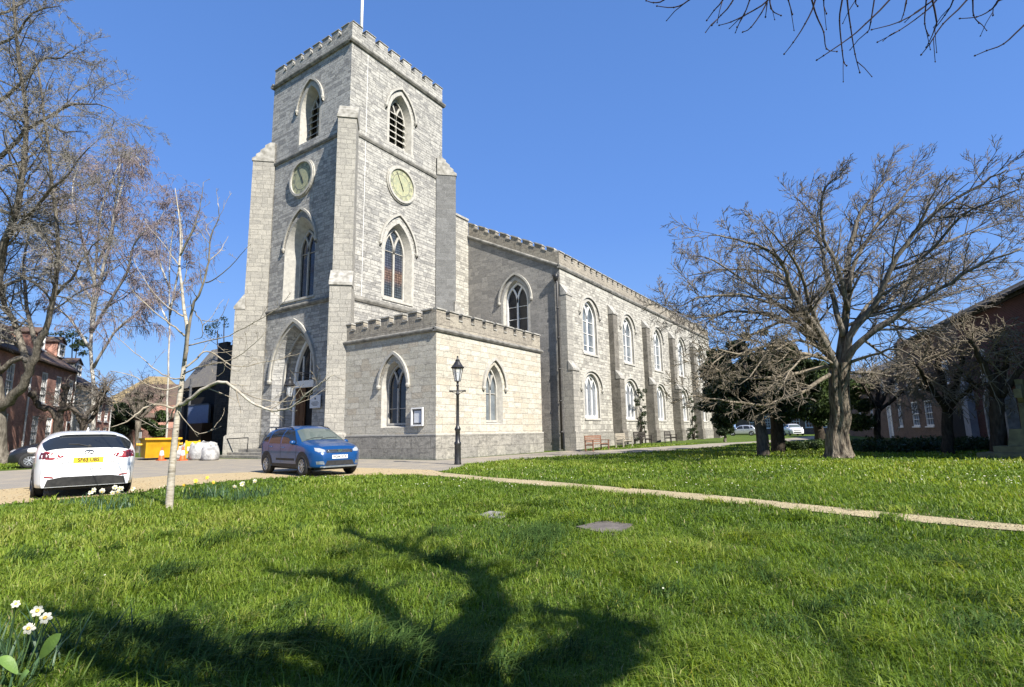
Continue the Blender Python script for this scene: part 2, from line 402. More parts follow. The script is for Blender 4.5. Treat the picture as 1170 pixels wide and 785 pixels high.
def battlement(ms, mc, p0, p1, nrm, z0, zc, zt, n, th=.35, slope=0., cap=.10, first=True, gap=.40):
    """n merlons between p0 and p1 (2D), the outer face on the line; slope = rise per metre along the line"""
    p0 = Vector((*p0, 0)); p1 = Vector((*p1, 0)); L = (p1-p0).length; t = (p1-p0)/L; nn = Vector((*nrm, 0))
    def blk(mb, a, b, za, zb, d0, d1):
        q = []
        for z in (za, zb):
            q.append([p0+t*s+nn*d+Z3*(z+slope*(s if slope else 0)) for s, d in ((a, d1), (b, d1), (b, d0), (a, d0))])
        mb.hexa(q[0], q[1])
    blk(ms, 0, L, z0, zc, -th, 0)
    per = L/(n-gap) if True else 0
    mw = per*(1-gap)
    for i in range(n):
        a = i*per; b = min(a+mw, L)
        blk(ms, a+.002, b-.002, zc, zt, -th+.002, -.002)
        mc.mi = 1
        blk(mc, a-(.04 if i else -.001), b+.04, zt, zt+cap*.55, -th-.04, .055)
        blk(mc, a+(.02 if i else .03), b-.02, zt+cap*.55, zt+cap, -th+.04, -.03)
        if i < n-1: blk(mc, b+.003, a+per-.003, zc, zc+.07, -th-.03, .045)
        ms.mi = 0

# --- tower
TX0, TX1, TY0, TY1 = 20.5, 29.25, 25.9, 34.45
ZS = (9.45, 20.2, 26.45)
frW = Fr((TX0, 0, 0), (0, 1, 0), (-1, 0, 0)); frS = Fr((0, TY0, 0), (1, 0, 0), (0, -1, 0))
tower = MB(); hW = []; hS = []
tw_parts = []
S_ = M['stone_trim']
belW = pointed_window(frW, 30.05, 2.1, 20.85, 23.1, 24.95, .75, hW, church, M['stone_trim'], M['dark_hole'], 1.6, (1.5, 23.5, 25.5), fw=.12, louvre=True, sub_sill=False)
belS = pointed_window(frS, 24.9, 2.1, 20.85, 23.1, 24.95, .6, hS, church, M['stone_trim'], M['dark_hole'], 1.7, (1.5, 23.5, 25.5), fw=.12, louvre=True, sub_sill=False)
def stained(nm):
    nt = NT(nm); pos, u, v = wall_uv(nt)
    n = nt.noise(pos, 1.1, 2); n2 = nt.noise(pos, 5, 2)
    zc = nt.ramp(nt.math('FRACT', nt.math('MULTIPLY', nt.math('ADD', nt.math('SUBTRACT', v, 10), nt.math('MULTIPLY', n2, .6)), .27)), [(.0, (.07, .085, .10)), (.38, (.07, .085, .10)), (.5, (.17, .11, .085)), (.62, (.18, .115, .08)), (.72, (.075, .08, .105)), (1., (.07, .08, .09))])
    b = nt.n('TexBrick'); cv = nt.n('CombineXYZ'); nt.l(u, cv.inputs[0]); nt.l(v, cv.inputs[1]); nt.l(cv.outputs[0], b.inputs['Vector'])
    b.inputs['Scale'].default_value = 1; b.inputs['Brick Width'].default_value = .16; b.inputs['Row Height'].default_value = .17; b.inputs['Mortar Size'].default_value = .018; b.offset = 0
    b.inputs['Color1'].default_value = (1, 1, 1, 1); b.inputs['Color2'].default_value = (.6, .6, .6, 1); b.inputs['Mortar'].default_value = (.1, .1, .1, 1)
    nt.l(nt.mix(1., zc, b.outputs['Color'], 'MULTIPLY'), nt.b.inputs['Base Color']); nt.set(Roughness=.25); return nt.m
M['stained'] = stained('leaded coloured glass')
winW = pointed_window(frW, 30.45, 3.3, 10.0, 13.3, 15.55, .75, hW, church, M['stone_trim'], M['glass_dark'], 1.75, (1.82, 13.65, 16.2), fw=.13, surround=0, bars=(13.2,), sub_sill=True)
winS = pointed_window(frS, 24.9, 2.5, 10.0, 13.3, 15.4, .55, hS, church, M['stone_trim'], M['stained'], 1.95, (1.74, 13.65, 16.1), fw=.13, surround=.22, bars=(13.4,))
# west doorway
DC = 30.6
dpoly = arch(4.3, .5, 4.9, 8.25, DC); dinn = arch(2.5, .5, 4.75, 7.5, DC)
hW.append(dict(poly=dpoly, inner=dinn, depth=1.15))
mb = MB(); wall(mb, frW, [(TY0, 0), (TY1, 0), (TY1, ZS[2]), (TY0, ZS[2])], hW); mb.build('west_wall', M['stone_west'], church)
wall(tower, frS, [(TX0, 0), (TX1, 0), (TX1, ZS[2]), (TX0, ZS[2])], hS)
tower.add([(TX0, TY1, 0), (TX1, TY1, 0), (TX1, TY1, 26.45), (TX0, TY1, 26.45)], [(0, 1, 2, 3)])
tower.add([(TX1, TY0, 0), (TX1, TY1, 0), (TX1, TY1, 26.45), (TX1, TY0, 26.45)], [(0, 1, 2, 3)])
tower.add([(TX0, TY0, 26.9), (TX1, TY0, 26.9), (TX1, TY1, 26.9), (TX0, TY1, 26.9)], [(0, 1, 2, 3)])
tw = tower.build('tower', M['stone_tower'], church)
mb = MB(); reveal(mb, frW, hW[-1]); mb.build('doorway_reveal', M['stone_west'], church)  # west stone colour stands in for the reveal's shade
for z, o in ((ZS[0], .16), (ZS[1], .13), (ZS[2], .2)):
    mb = MB(); ring(mb, TX0, TY0, TX1, TY1, z-.12, z+.22, o); mb.build('string_course', M['string'], church)
ms = MB(); mc = ms; T = .38
battlement(ms, mc, (TX0, TY0), (TX1, TY0), (0, -1), 26.67, 27.36, 27.86, 8, T, gap=.30, cap=.07)
battlement(ms, mc, (TX1, TY1), (TX0, TY1), (0, 1), 26.67, 27.36, 27.86, 8, T, gap=.30, cap=.07)
battlement(ms, mc, (TX0, TY1-T-.002), (TX0, TY0+T+.002), (-1, 0), 26.67, 27.36, 27.86, 8, T, gap=.30, cap=.07)
battlement(ms, mc, (TX1, TY0+T+.002), (TX1, TY1-T-.002), (1, 0), 26.67, 27.36, 27.86, 8, T, gap=.30, cap=.07)
ms.build('tower_parapet', [M['stone_tower'], M['coping']], church)
# diagonal buttresses
def diag(cx, cy, dx, dy, mat):
    s = 1/math.sqrt(2); d = Vector((dx*s, dy*s, 0)); e = Vector((-dy*s, dx*s, 0)); c = Vector((cx, cy, 0))
    def pr(mb, prof, hw): mb.prism([c+d*p+Z3*z-e*hw for p, z in prof], e*2*hw)
    mb = MB()
    pr(mb, [(-.45, 9.7), (1.52, 9.7), (1.0, 10.65), (1.0, 20.4), (-.45, 20.4)], .549)
    pr(mb, [(-.45, 1.4), (1.52, 1.4), (1.52, 9.697), (-.45, 9.697)], .60)
    pr(mb, [(-.45, 0), (1.68, 0), (1.68, 1.28), (1.56, 1.397), (-.45, 1.397)], .66)
    b = mb.build('buttress', mat, church)
    mb = MB()
    pr(mb, [(-.4, 20.403), (1.07, 20.403), (1.07, 20.58), (.82, 20.75), (.82, 20.9), (.55, 21.08), (.55, 21.22), (.25, 21.45), (.25, 21.6), (-.1, 21.85), (-.4, 21.85)], .60)
    mb.build('weathering', M['coping'], b); mb = MB()
    pr(mb, [(.9, 9.703), (1.60, 9.703), (1.60, 9.86), (1.02, 10.7), (.9, 10.7)], .64)
    mb.build('weathering', M['coping'], b)
diag(TX0, TY0, -1, -1, M['stone_butt']); diag(TX0, TY1, -1, 1, M['stone_butt'])
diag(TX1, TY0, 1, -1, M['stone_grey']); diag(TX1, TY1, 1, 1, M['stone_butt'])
# clocks
def clock(fr, c, z, r=1.22):
    mb = MB(); n = 40
    circ = lambda rr: [(c+rr*math.cos(2*math.pi*i/n), z+rr*math.sin(2*math.pi*i/n)) for i in range(n+1)]
    strip(mb, fr, circ(r-.10), circ(r+.05), 0, .17); strip(mb, fr, circ(r+.05), circ(r+.12), 0, .10)
    k = mb.build('clock', M['stone_trim'], church)
    mb = MB(); mb.prism([fr.P(u, v, .06) for u, v in circ(r-.1)[:-1]], fr.N*-.1); d = mb.build('dial', M['dial'], k)
    mb = MB()
    for i in range(12):
        a = math.pi/2-i*math.pi/6; ca, sa = math.cos(a), math.sin(a)
        for q in ((-.05, .05) if i % 3 else (-.09, 0, .09)):
            u0, v0 = c+ca*(r-.38)+sa*q, z+sa*(r-.38)-ca*q
            bar(mb, fr, [(u0, v0), (u0+ca*.2, v0+sa*.2)], .03, .055, .067)
    strip(mb, fr, circ(r-.42), circ(r-.45), .055, .066)
    mb.build('numerals', M['lead'], d)
    for a, L, w in ((math.radians(118), .98, .055), (math.radians(133-12), .6, .09)):
        pass
    flip = 1 if fr is frS else -1
    for ang, L, w in ((-28, .95, .035), (155, .42, .065)):
        a = math.radians(90-ang*flip); mb = MB()
        bar(mb, fr, [(c-math.cos(a)*.12, z-math.sin(a)*.12), (c+math.cos(a)*L*.6, z+math.sin(a)*L*.6), (c+math.cos(a)*L, z+math.sin(a)*L)], w, .075, .095)
        mb.build('clock_hand', M['black_metal'], k)
clock(frS, 25.0, 18.18); clock(frW, 30.5, 18.25)
# flag pole and thin lightning rod strip
fp = at_x(415.5, 27, 22.2)
mb = MB(); mb.tube([(22.2, 27.1, 26.9), (22.2, 27.1, 36)], [.12, .09], 10); mb.build('flagpole', M['white_paint'], church, smooth=True)
mb = MB(); mb.box(21.82, TY0-.02, 9.7, 21.845, TY0+.001, 26.2); mb.build('lightning_conductor', M['white_paint'], church)
# door
D = -1.15
mb = MB(); strip(mb, frW, dinn, arch(2.1, .5, 4.75, 7.25, DC), D, D+.2); 
b = [(DC-1.24, 4.35), (DC+1.24, 4.35)]
bar(mb, frW, [(DC+1.24, 4.55), (DC-1.24, 4.55)], .45, D, D+.24)
bar(mb, frW, [(DC+.45, 4.8), (DC+.45, 6.4)], .05, D, D+.1); bar(mb, frW, [(DC-.3, 4.8), (DC-.3, 6.9)], .05, D, D+.1)
dw = mb.build('doorway', M['white_paint'], church)
pane(frW, arch(2.5, 4.6, 4.75, 7.5, DC), D+.01, M['glass_dark'], dw, 'fanlight')
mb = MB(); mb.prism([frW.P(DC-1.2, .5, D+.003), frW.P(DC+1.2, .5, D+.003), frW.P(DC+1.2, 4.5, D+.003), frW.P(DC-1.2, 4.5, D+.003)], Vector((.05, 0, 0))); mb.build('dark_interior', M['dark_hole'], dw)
mb = MB(); mb.box(TX0+1.0, DC+.02, .5, TX0+1.07, DC+1.0, 4.32)
for y in (DC+.15, DC+.58): mb.box(TX0+.975, y, .8, TX0+1.0, y+.3, 2.2); mb.box(TX0+.975, y, 2.4, TX0+1.0, y+.3, 4.1)
dl = mb.build('door_leaf', M['oak'], dw)
mb = MB(); mb.lathe([(0, 0), (.04, .01), (.05, .05), (0, .08)], 8, (TX0+.97, DC+.12, 1.6), (-1, 0, 0)); mb.build('handle', M['black_metal'], dl)
mb = MB()
a = arch(4.9, 4.85, 4.95, 8.7, DC); b2 = arch(4.55, 4.85, 4.95, 8.48, DC); strip(mb, frW, b2, a, -.02, .16)
for s in (1, -1): mb.lathe([(0, -.16), (.12, -.12), (.17, 0), (.15, .1), (0, .15)], 8, frW.P(DC+s*2.35, 4.75, .08))
mb.build('hood_mould', M['stone_trim'], dw)
mb = MB(); strip(mb, frW, arch(4.3, 4.9, 4.92, 8.25, DC)[1:-1], arch(4.55, 4.9, 4.92, 8.48, DC)[1:-1], -.03, .05)
strip(mb, Fr((TX0+.55, 0, 0), (0, 1, 0), (-1, 0, 0)), arch(3.36, .5, 4.84, 7.85, DC), arch(3.1, .5, 4.84, 7.7, DC), 0, .1)
mb.build('arch_moulding', M['stone_trim'], dw)
# plinth and steps of the tower
mb = MB()
mb.box(TX0-.12, TY0+.1, .5, TX0-.001, DC-2.2, 1.36); mb.build('tower_plinth', M['stone_plinth'], church); mb = MB(); ring(mb, TX0, TY0, TX1, TY1, 1.2, 1.42, .12, sides='N') if False else None; mb.box(TX0-.12, DC+2.2, .5, TX0-.001, TY1, 1.36)
mb.build('tower_plinth', M['stone_plinth'], church)
mb = MB(); mb.box(TX0-1.5, DC-3.0, -.05, TX0-.002, DC+3.0, .5); mb.box(TX0-2.0, DC-3.4, -.05, TX0-1.502, DC+3.4, .32); mb.box(TX0-2.5, DC-3.8, -.05, TX0-2.002, DC+3.8, .16)
mb.build('step', M['stone_plinth'], church)
mb = MB()
p = at_x(262, 500, 19.2); q = at_x(284, 499, 19.2)
mb.tube([(19.0, p.y+.1, .35), (19.0, p.y+.1, 1.15), (19.0, q.y-.3, 1.2), (19.0, q.y-.3, .35)], .03, 6); mb.build('handrail', M['black_metal'], church, smooth=True)

# --- south-west porch (vestry)
PX0, PX1, PY0, PY1 = 19.73, 29.6, 17.81, 25.88
fpW = Fr((PX0, 0, 0), (0, 1, 0), (-1, 0, 0)); fpS = Fr((0, PY0, 0), (1, 0, 0), (0, -1, 0))
hW2, hS2 = [], []
pointed_window(fpW, 20.72, 1.78, 1.58, 3.6, 4.98, .42, hW2, church, M['stone_trim'], M['glass_dark'], 1.5, (1.15, 3.75, 5.5), fw=.09, surround=.0, bars=(2.55,), sub_sill=False)
pointed_window(fpS, 24.55, 1.6, 1.7, 3.6, 5.0, .40, hS2, church, M['stone_trim'], M['glass_blue'], 1.25, (1.13, 3.7, 5.42), fw=.09, surround=.0, bars=(3.4,), sub_sill=False)
mb = MB()
wall(mb, fpW, [(PY0, 0), (PY1, 0), (PY1, 6.3), (PY0, 6.3)], hW2); wall(mb, fpS, [(PX0, 0), (PX1, 0), (PX1, 6.3), (PX0, 6.3)], hS2)
mb.add([(PX1, PY0, 0), (PX1, PY1, 0), (PX1, PY1, 6.6), (PX1, PY0, 6.6)], [(0, 1, 2, 3)])
mb.add([(PX0, PY0, 6.6), (PX1, PY0, 6.6), (PX1, PY1, 6.6), (PX0, PY1, 6.6)], [(0, 1, 2, 3)])
mb.build('vestry', M['stone_porch'], church)
mb = MB(); ring(mb, PX0, PY0, PX1, PY1, 6.22, 6.46, .15, sides='SW'); mb.build('string_course', M['string'], church)
ms = MB(); mc = ms
battlement(ms, mc, (PX0, PY0), (PX1, PY0), (0, -1), 6.42, 6.98, 7.36, 10, .3, gap=.30)
battlement(ms, mc, (PX0, PY0+7*1.0), (PX0, PY0+.302), (-1, 0), 6.42, 6.98, 7.36, 7, .3, gap=.36)
ms.build('vestry_parapet', [M['stone_para'], M['coping']], church)
mb = MB(); mb.prism([(PX0-.05, 0, 0), (PX0-.05, 0, 1.16), (PX0-.001, 0, 1.24), (PX0-.001, 0, 0)], (0, 0.001, 0)) if False else None
for a, b2 in (((PX0-.07, PY0-.07), (PX1+.03, PY0-.001)), ((PX0-.07, PY0), (PX0-.001, 24.3))):
    mb.box(a[0], a[1], -.1, b2[0], b2[1], 1.16)
mb.build('vestry_plinth', M['stone_plinth'], church)
mb = MB(); mb.box(PX0-.085, PY0-.085, 1.163, PX1+.04, PY0-.001, 1.23); mb.box(PX0-.085, PY0, 1.163, PX0-.001, 24.25, 1.23); mb.build('plinth_course', M['stone_trim'], church)
# link wall, brown boarding and down pipe between vestry and aisle
mb = MB(); mb.box(PX1+.003, 18.3, 0, 30.2, 19.0, 5.55); mb.box(PX1+.004, 18.25, 5.553, 30.25, 19.0, 5.68); mb.build('link_wall', M['stone_porch'], church)
mb = MB(); mb.box(30.1, 18.9, 0, 31.38, 18.97, 3.9); lk = mb.build('boarded_door', M['brown_board'], church)
AX0, AX1, AY0, AYN = 31.4, 69.5, 17.2, 43.0
mb = MB(); 
mb.tube([(31.25, 17.35, .1), (31.25, 17.35, 11.2), (31.28, 17.5, 11.5)], .075, 8)
for z in (1.2, 3.2, 5.3, 7.4, 9.4): mb.lathe([(.075, -.06), (.1, -.05), (.1, .05), (.075, .06)], 8, (31.25, 17.35, z))
mb.lathe([(.08, 0), (.17, .12), (.21, .3), (.21, .42), (.1, .46)], 8, (31.22, 17.42, 11.3))
mb.build('down_pipe', M['black_metal'], church, smooth=True)
mb = MB(); mb.box(29.75, 25.1, 0, 31.398, 27.0, 17.45); mb.build('nave_link', M['stone_aisle'], church)
mb = MB(); mb.box(29.75, 25.02, 17.453, 31.39, 27.0, 17.62); mb.build('coping', M['coping'], church)

# --- aisle west wall (raking parapet) and nave south wall
faW = Fr((AX0, 0, 0), (0, 1, 0), (-1, 0, 0)); faS = Fr((0, AY0, 0), (1, 0, 0), (0, -1, 0))
rk = .487
hA, hN = [], []
pointed_window(faW, 20.85, 2.1, 7.4, 10.4, 12.0, .4, hA, church, M['white_paint'], M['glass_dark'], 1.9, (1.45, 10.5, 12.55), fw=.13, surround=.18, bars=(8.3, 9.2, 10.1), sub_sill=False)
for i in range(5):
    c = 35.75+7.3*i
    pointed_window(faS, c, 2.2, 6.8, 9.4, 10.75, .32, hN, church, M['white_paint'], M['glass_blue'], None, (1.72, 9.75, 11.12), fw=.15, bars=(7.4, 8.3, 9.2), surround=.2, sub_sill=True, hood_out=.12)
    pointed_window(faS, c-.1, 2.35, 2.15, 4.1, 5.32, .32, hN, church, M['white_paint'], M['glass_grey'], None, (1.78, 4.2, 5.65), lights=3, fw=.14, surround=.2, sub_sill=True, hood_out=.12)
mb = MB()
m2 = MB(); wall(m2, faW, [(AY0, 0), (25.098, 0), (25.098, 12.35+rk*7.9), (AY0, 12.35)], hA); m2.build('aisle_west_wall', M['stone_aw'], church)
wall(mb, faS, [(AX0, 0), (AX1, 0), (AX1, 12.35), (AX0, 12.35)], hN)
mb.add([(AX1, AY0, 0), (AX1, AYN, 0), (AX1, AYN, 12.35), (AX1, 30.1, 17.5), (AX1, AY0, 12.35)], [(0, 1, 2, 3, 4)])
mb.add([(AX0, AYN, 0), (AX1, AYN, 0), (AX1, AYN, 12.35), (AX0, AYN, 12.35)], [(0, 1, 2, 3)])
mb.add([(AX0, 27.0, 0), (AX0, AYN, 0), (AX0, AYN, 12.35), (AX0, 30.1, 17.5), (AX0, 27, 17)], [(0, 1, 2, 3, 4)])
mb.build('aisle_wall', M['stone_aisle'], church)
mb = MB(); mb.add([(AX0+.3, AY0+.3, 12.6), (AX1, AY0+.3, 12.6), (AX1, 30.1, 17.6), (AX0+.3, 30.1, 17.6)], [(0, 1, 2, 3)]); mb.add([(AX0, AYN, 12.4), (AX1, AYN, 12.4), (AX1, 30.1, 17.6), (AX0, 30.1, 17.6)], [(0, 1, 2, 3)])
M['slate'] = pmat('grey slate', (.075, .078, .085), (.045, .047, .052), 7, .6, .4, obj=False)
mb.build('roof', M['slate'], church)
mb = MB()
ring(mb, AX0, AY0, AX1, AYN, 12.2, 12.5, .14, sides='S')
prof = [(.1, 12.2), (-.08, 12.2), (-.14, 12.32), (-.14, 12.4), (0, 12.5), (.1, 12.5)]
mb.prism([(AX0+d, AY0+.003, z) for d, z in prof], (0, 7.89, rk*7.89))
mb.build('string_course', M['string'], church)
ms = MB(); mc = ms
battlement(ms, mc, (AX0, AY0), (AX1, AY0), (0, -1), 12.46, 13.02, 13.4, 38, .35, gap=.28)
battlement(ms, mc, (AX0, AY0+.352), (AX0, 25.09), (-1, 0), 12.46+rk*.35, 13.15+rk*.35, 13.62, 8, .42, slope=rk, gap=.38)
ms.build('aisle_parapet', [M['stone_para'], M['coping']], church)
# aisle buttresses
for i in range(6):
    x0 = AX0+.004 if i == 0 else 39.08+7.3*(i-1); x1 = x0+.86
    mb = MB()
    mb.prism([(x0, AY0+.01, 1.25), (x0, 16.45, 1.25), (x0, 16.45, 5.2), (x0, 16.78, 5.72), (x0, 16.78, 10.35), (x0, AY0+.01, 11.0)], (x1-x0, 0, 0))
    mb.box(x0-.06 if i else x0-.05, 16.37, -.05, x1+.06, AY0-.001, 1.247)
    b = mb.build('buttress', M['stone_butt'] if i == 0 else M['stone_brown'], church)
    mb = MB()
    mb.prism([(x0-.03, AY0-.002, 10.32), (x0-.03, 16.73, 10.32), (x0-.03, 16.73, 10.44), (x0-.03, AY0-.002, 11.12)], (x1-x0+.06, 0, 0))
    mb.build('weathering', M['coping'], b); mb = MB()
    mb.prism([(x0-.03, 16.775, 5.18), (x0-.03, 16.39, 5.18), (x0-.03, 16.39, 5.3), (x0-.03, 16.775, 5.85)], (x1-x0+.06, 0, 0))
    mb.build('weathering', M['coping'], b)
mb = MB()
for i in range(6):
    a = (AX0+.92 if i == 0 else 39.08+.92+7.3*(i-1))+.01; b = 39.08+7.3*i-.07 if i < 5 else AX1
    mb.box(a, AY0-.09, -.05, b, AY0-.001, 1.2)
mb.build('aisle_plinth', M['stone_plinth'], church)
# low chancel at the east end
mb = MB(); mb.box(AX1+.003, 17.9, 0, 77.5, 40, 7.2); mb.build('chancel', M['stone_aisle'], church)
mb = MB(); mb.prism([(AX1+.003, 17.6, 7.203), (AX1+.003, 40.3, 7.203), (AX1+.003, 30, 10)], (8.2, 0, 0)); mb.build('chancel_roof', M['slate'], church)

# things fixed to the church
def wall_box(name, label, cat, fr, u0, u1, z0, z1, dep, mframe, minner):
    t = thing(name, label, cat, tuple(fr.P((u0+u1)/2, z0, 0)), world=True)
    mb = MB(); w = .07
    o = [(u0, z0), (u1, z0), (u1, z1), (u0, z1), (u0, z0)]; i = [(u0+w, z0+w), (u1-w, z0+w), (u1-w, z1-w), (u0+w, z1-w), (u0+w, z0+w)]
    strip(mb, fr, o, i, .002, dep); mb.build('frame', mframe, t)
    mb = MB(); mb.prism([fr.P(u, z, .012) for u, z in o[:-1]], fr.N*(dep*.45)); mb.build('backboard', M['lead'] if minner is M['paper'] else minner, t)
    return t
nb = wall_box('notice_board', 'small white framed glazed notice board on the vestry west wall', 'notice board', fpW, 18.53, 19.32, 1.62, 2.52, .16, M['white_paint'], M['paper'])
mb = MB(); mb.prism([fpW.P(u, z, .09) for u, z in ((18.7, 1.78), (19.15, 1.78), (19.15, 2.36), (18.7, 2.36))], (-.006, 0, 0)); mb.build('poster', M['paper'], nb)
sg = thing('wall_sign', 'white square sign beside the dark open church doorway', 'sign', (TX0, 27.98, 2.88), world=True)
mb = MB(); mb.box(TX0-.16, 27.49, 2.88, TX0-.13, 28.48, 3.64); mb.build('panel', M['paper'], sg)
mb = MB()
for k, (a, b) in enumerate(((27.7, 28.3), (27.62, 28.36), (27.66, 28.3), (27.75, 28.2))): mb.box(TX0-.163, a, 3.22-k*.07, TX0-.1605, b, 3.25-k*.07)
mb.lathe([(0, 0), (.07, .0), (.07, .003), (0, .004)], 12, (TX0-.1605, 27.98, 3.43), (-1, 0, 0))
mb.build('lettering', M['lead'], sg)
mb = MB(); mb.box(TX0-.13, 27.7, 3.0, TX0+.0, 27.76, 3.5); mb.box(TX0-.13, 28.2, 3.0, TX0+.0, 28.26, 3.5); mb.build('bracket', M['black_metal'], sg)

def lantern(mb_f, mb_g, c, s=1.):
    c = Vector(c)
    # tapered square-ish lantern, hexagonal
    n = 6
    def rg(r, z, k): return c+Vector((r*s*math.cos(k*math.pi/3+.3), r*s*math.sin(k*math.pi/3+.3), z*s))
    for k in range(n):
        mb_f.tube([rg(.11, 0, k), rg(.21, .52, k)], .014*s, 4)
        mb_f.tube([rg(.21, .52, k), rg(.21, .52, k+1)], .016*s, 4); mb_f.tube([rg(.11, 0, k), rg(.11, 0, k+1)], .018*s, 4)
        mb_g.add([rg(.105, .01, k), rg(.105, .01, k+1), rg(.2, .51, k+1), rg(.2, .51, k)], [(0, 1, 2, 3)])
    mb_f.lathe([(.26*s, .52*s), (.27*s, .55*s), (.19*s, .64*s), (.12*s, .76*s), (.09*s, .8*s), (.1*s, .83*s), (.05*s, .88*s), (.03*s, .95*s), (.045*s, .985*s), (.0, 1.03*s)], 12, c)
nt = NT('lantern glass'); nt.set(Roughness=.08, Alpha=.35); nt.b.inputs['Base Color'].default_value = (.75, .78, .8, 1)
nt.l(nt.ramp(nt.noise(nt.pos(True), 6, 2), [(.3, .28), (.7, .45)]), nt.b.inputs['Alpha']); M['lantern_glass'] = nt.m
wlp = at_x(331, 440, 19.4)
wlm = thing('wall_lantern', 'large black lantern on an iron bracket above the church door', 'lantern', (19.4, wlp.y, 4.1), world=True)
f_, g_ = MB(), MB(); lantern(f_, g_, (19.4, wlp.y, 3.55), 1.25)
f_.build('frame', M['black_metal'], wlm); g_.build('glass', M['lantern_glass'], wlm)
mb = MB(); y = wlp.y; mb.tube([(19.4, y, 4.75), (19.4, y, 4.98), (19.7, y-.25, 5.02), (TX0, y-.9, 4.98)], .03, 6); mb.tube([(TX0, y-.9, 4.6), (20.1, y-.6, 4.72), (19.75, y-.3, 5.0)], .022, 6); mb.build('bracket', M['black_metal'], wlm)
# ------------------------------------------------------------------ ground
def poly_px(l): return [tuple(at_g(*p)[:2]) for p in l]
LAWN1 = [(-60, 12), (-10, 13.2), (1, 14.1), (3.46, 14.49), (4.6, 14.35), (5.83, 14.45), (7.17, 15.3), (9.2, 15.5), (10.9, 14.2), (12.2, 12.6), (12.3, 11.0),
         (10.91, 8.08), (10.42, 6.3), (10.03, 4.49), (9.78, 2.77), (9.49, 1.37), (9.17, .25), (8.92, -1.21), (7.9, -5), (6, -14), (-60, -40)]
PATH_UP = [(13.3, 11.6), (12.38, 9.17), (12.02, 7.26), (11.35, 5.07), (10.94, 3.08), (10.44, 1.5), (10.04, .26), (9.57, -1.31), (8.7, -5), (7, -14)]
_lo = LAWN1[11:20]
LAWN1[11:20] = [(a[0]+(b[0]-a[0])*.32, a[1]+(b[1]-a[1])*.32) for a, b in zip(_lo, PATH_UP[1:])]
LAWN2_FAR = [(13.3, 11.6), (15.0, 12.7), (16.2, 13.33), (17.4, 13.95), (19.02, 14.1), (23.36, 14.0), (27.16, 12.56), (31.66, 10.75), (37.08, 8.85), (48, 6.4), (75, 4)]
LAWN2 = LAWN2_FAR+[(75, -60), (7, -60)]+list(reversed(PATH_UP))
STRIP = [(31.6, 16.4), (31.9, 15.4), (33.2, 14.2), (36.97, 12.6), (44.06, 10.3), (49, 8.8), (75, 7.5), (85, 17), (69.5, 17), (69.5, 16.4)]
LAWN3 = [(-40, 26), (2, 30.0), (8.5, 32.5), (12.2, 35.5), (13.5, 40), (12.0, 46), (4, 40), (-40, 30)]
def grass_mat(name, a, b, c):
    nt = NT(name); p = nt.pos()
    n1 = nt.noise(p, .35, 5, .6); n2 = nt.noise(p, 3.2, 5, .7); n3 = nt.noise(p, 28, 4, .7)
    col = nt.mix(nt.ramp(n1, [(.35, 0.), (.65, 1.)]), a, b)
    col = nt.mix(nt.ramp(n2, [(.45, 0.), (.7, .8)]), col, c)
    col = nt.mix(1., col, nt.ramp(n3, [(.3, .45), (.7, 1.3)]), 'MULTIPLY')
    nt.l(col, nt.b.inputs['Base Color']); nt.set(Roughness=.9); nt.b.inputs['Specular IOR Level'].default_value = .1
    nt.bump(n3, .8, .05); return nt.m
M['lawn'] = grass_mat('lawn soil and turf', (.10, .15, .024), (.075, .118, .02), (.115, .14, .038))
def gravel_mat(name, a, b, c, sc1=42, st=.6):
    nt = NT(name); p = nt.pos()
    v = nt.n('TexVoronoi'); nt.l(p, v.inputs['Vector']); v.inputs['Scale'].default_value = sc1
    sep = nt.n('SeparateXYZ'); nt.l(v.outputs['Color'], sep.inputs[0])
    col = nt.mix(sep.outputs[0], a, b)
    col = nt.mix(nt.ramp(nt.noise(p, 1.1, 6, .65), [(.45, 0.), (.68, .7)]), col, c)
    nt.l(col, nt.b.inputs['Base Color']); nt.set(Roughness=.95)
    nt.bump(nt.math('SUBTRACT', 1., v.outputs['Distance']), st, .02); return nt.m
M['gravel'] = gravel_mat('sandy gravel', (.47, .365, .205), (.33, .25, .13), (.37, .30, .18))
M['path'] = gravel_mat('worn path gravel', (.44, .36, .215), (.31, .25, .14), (.24, .21, .11))
M['tarmac'] = gravel_mat('worn grey tarmac', (.27, .24, .195), (.19, .17, .14), (.36, .30, .205), 70, .25)
M['paving'] = gravel_mat('pale paving', (.36, .33, .28), (.27, .25, .215), (.2, .185, .16), 60, .3)

def drape(name, poly, off, mat, step=.6, kind='structure'):
    P = [Vector(p) for p in poly]; n = len(P)
    V = [Vector((p[0], p[1])) for p in P]; E = [(i, (i+1) % n) for i in range(n)]
    # refine edges, add inner points where the ground curves (near the camera)
    VV = []; 
    for i in range(n):
        a, b = V[i], V[(i+1) % n]; k = max(1, int((b-a).length/(step if min(a.length, b.length) < 25 else 6)))
        for j in range(k): VV.append(a.lerp(b, j/k))
    m = len(VV); E = [(i, (i+1) % m) for i in range(m)]
    for gx in np.arange(-16, 46, step*1.5):
        for gy in np.arange(-16, 30, step*1.5):
            if (math.hypot(gx, gy) < 15 or 28 < gx < 44): VV.append(Vector((gx+.01*math.sin(gy*7), gy+.01*math.sin(gx*5))))
    r = delaunay_2d_cdt(VV, [], [list(range(m))], 1, 1e-4)
    mb = MB(); mb.add([(v.x, v.y, height(v.x, v.y)+off) for v in r[0]], [tuple(reversed(f)) if False else tuple(f) for f in r[2]])
    o = mb.build(name, mat); o['kind'] = kind; return o
xs = np.unique(np.concatenate([np.linspace(-16, 46, 125), np.linspace(-120, 160, 57), [-900, -500, -250, 300, 600, 1100]]))
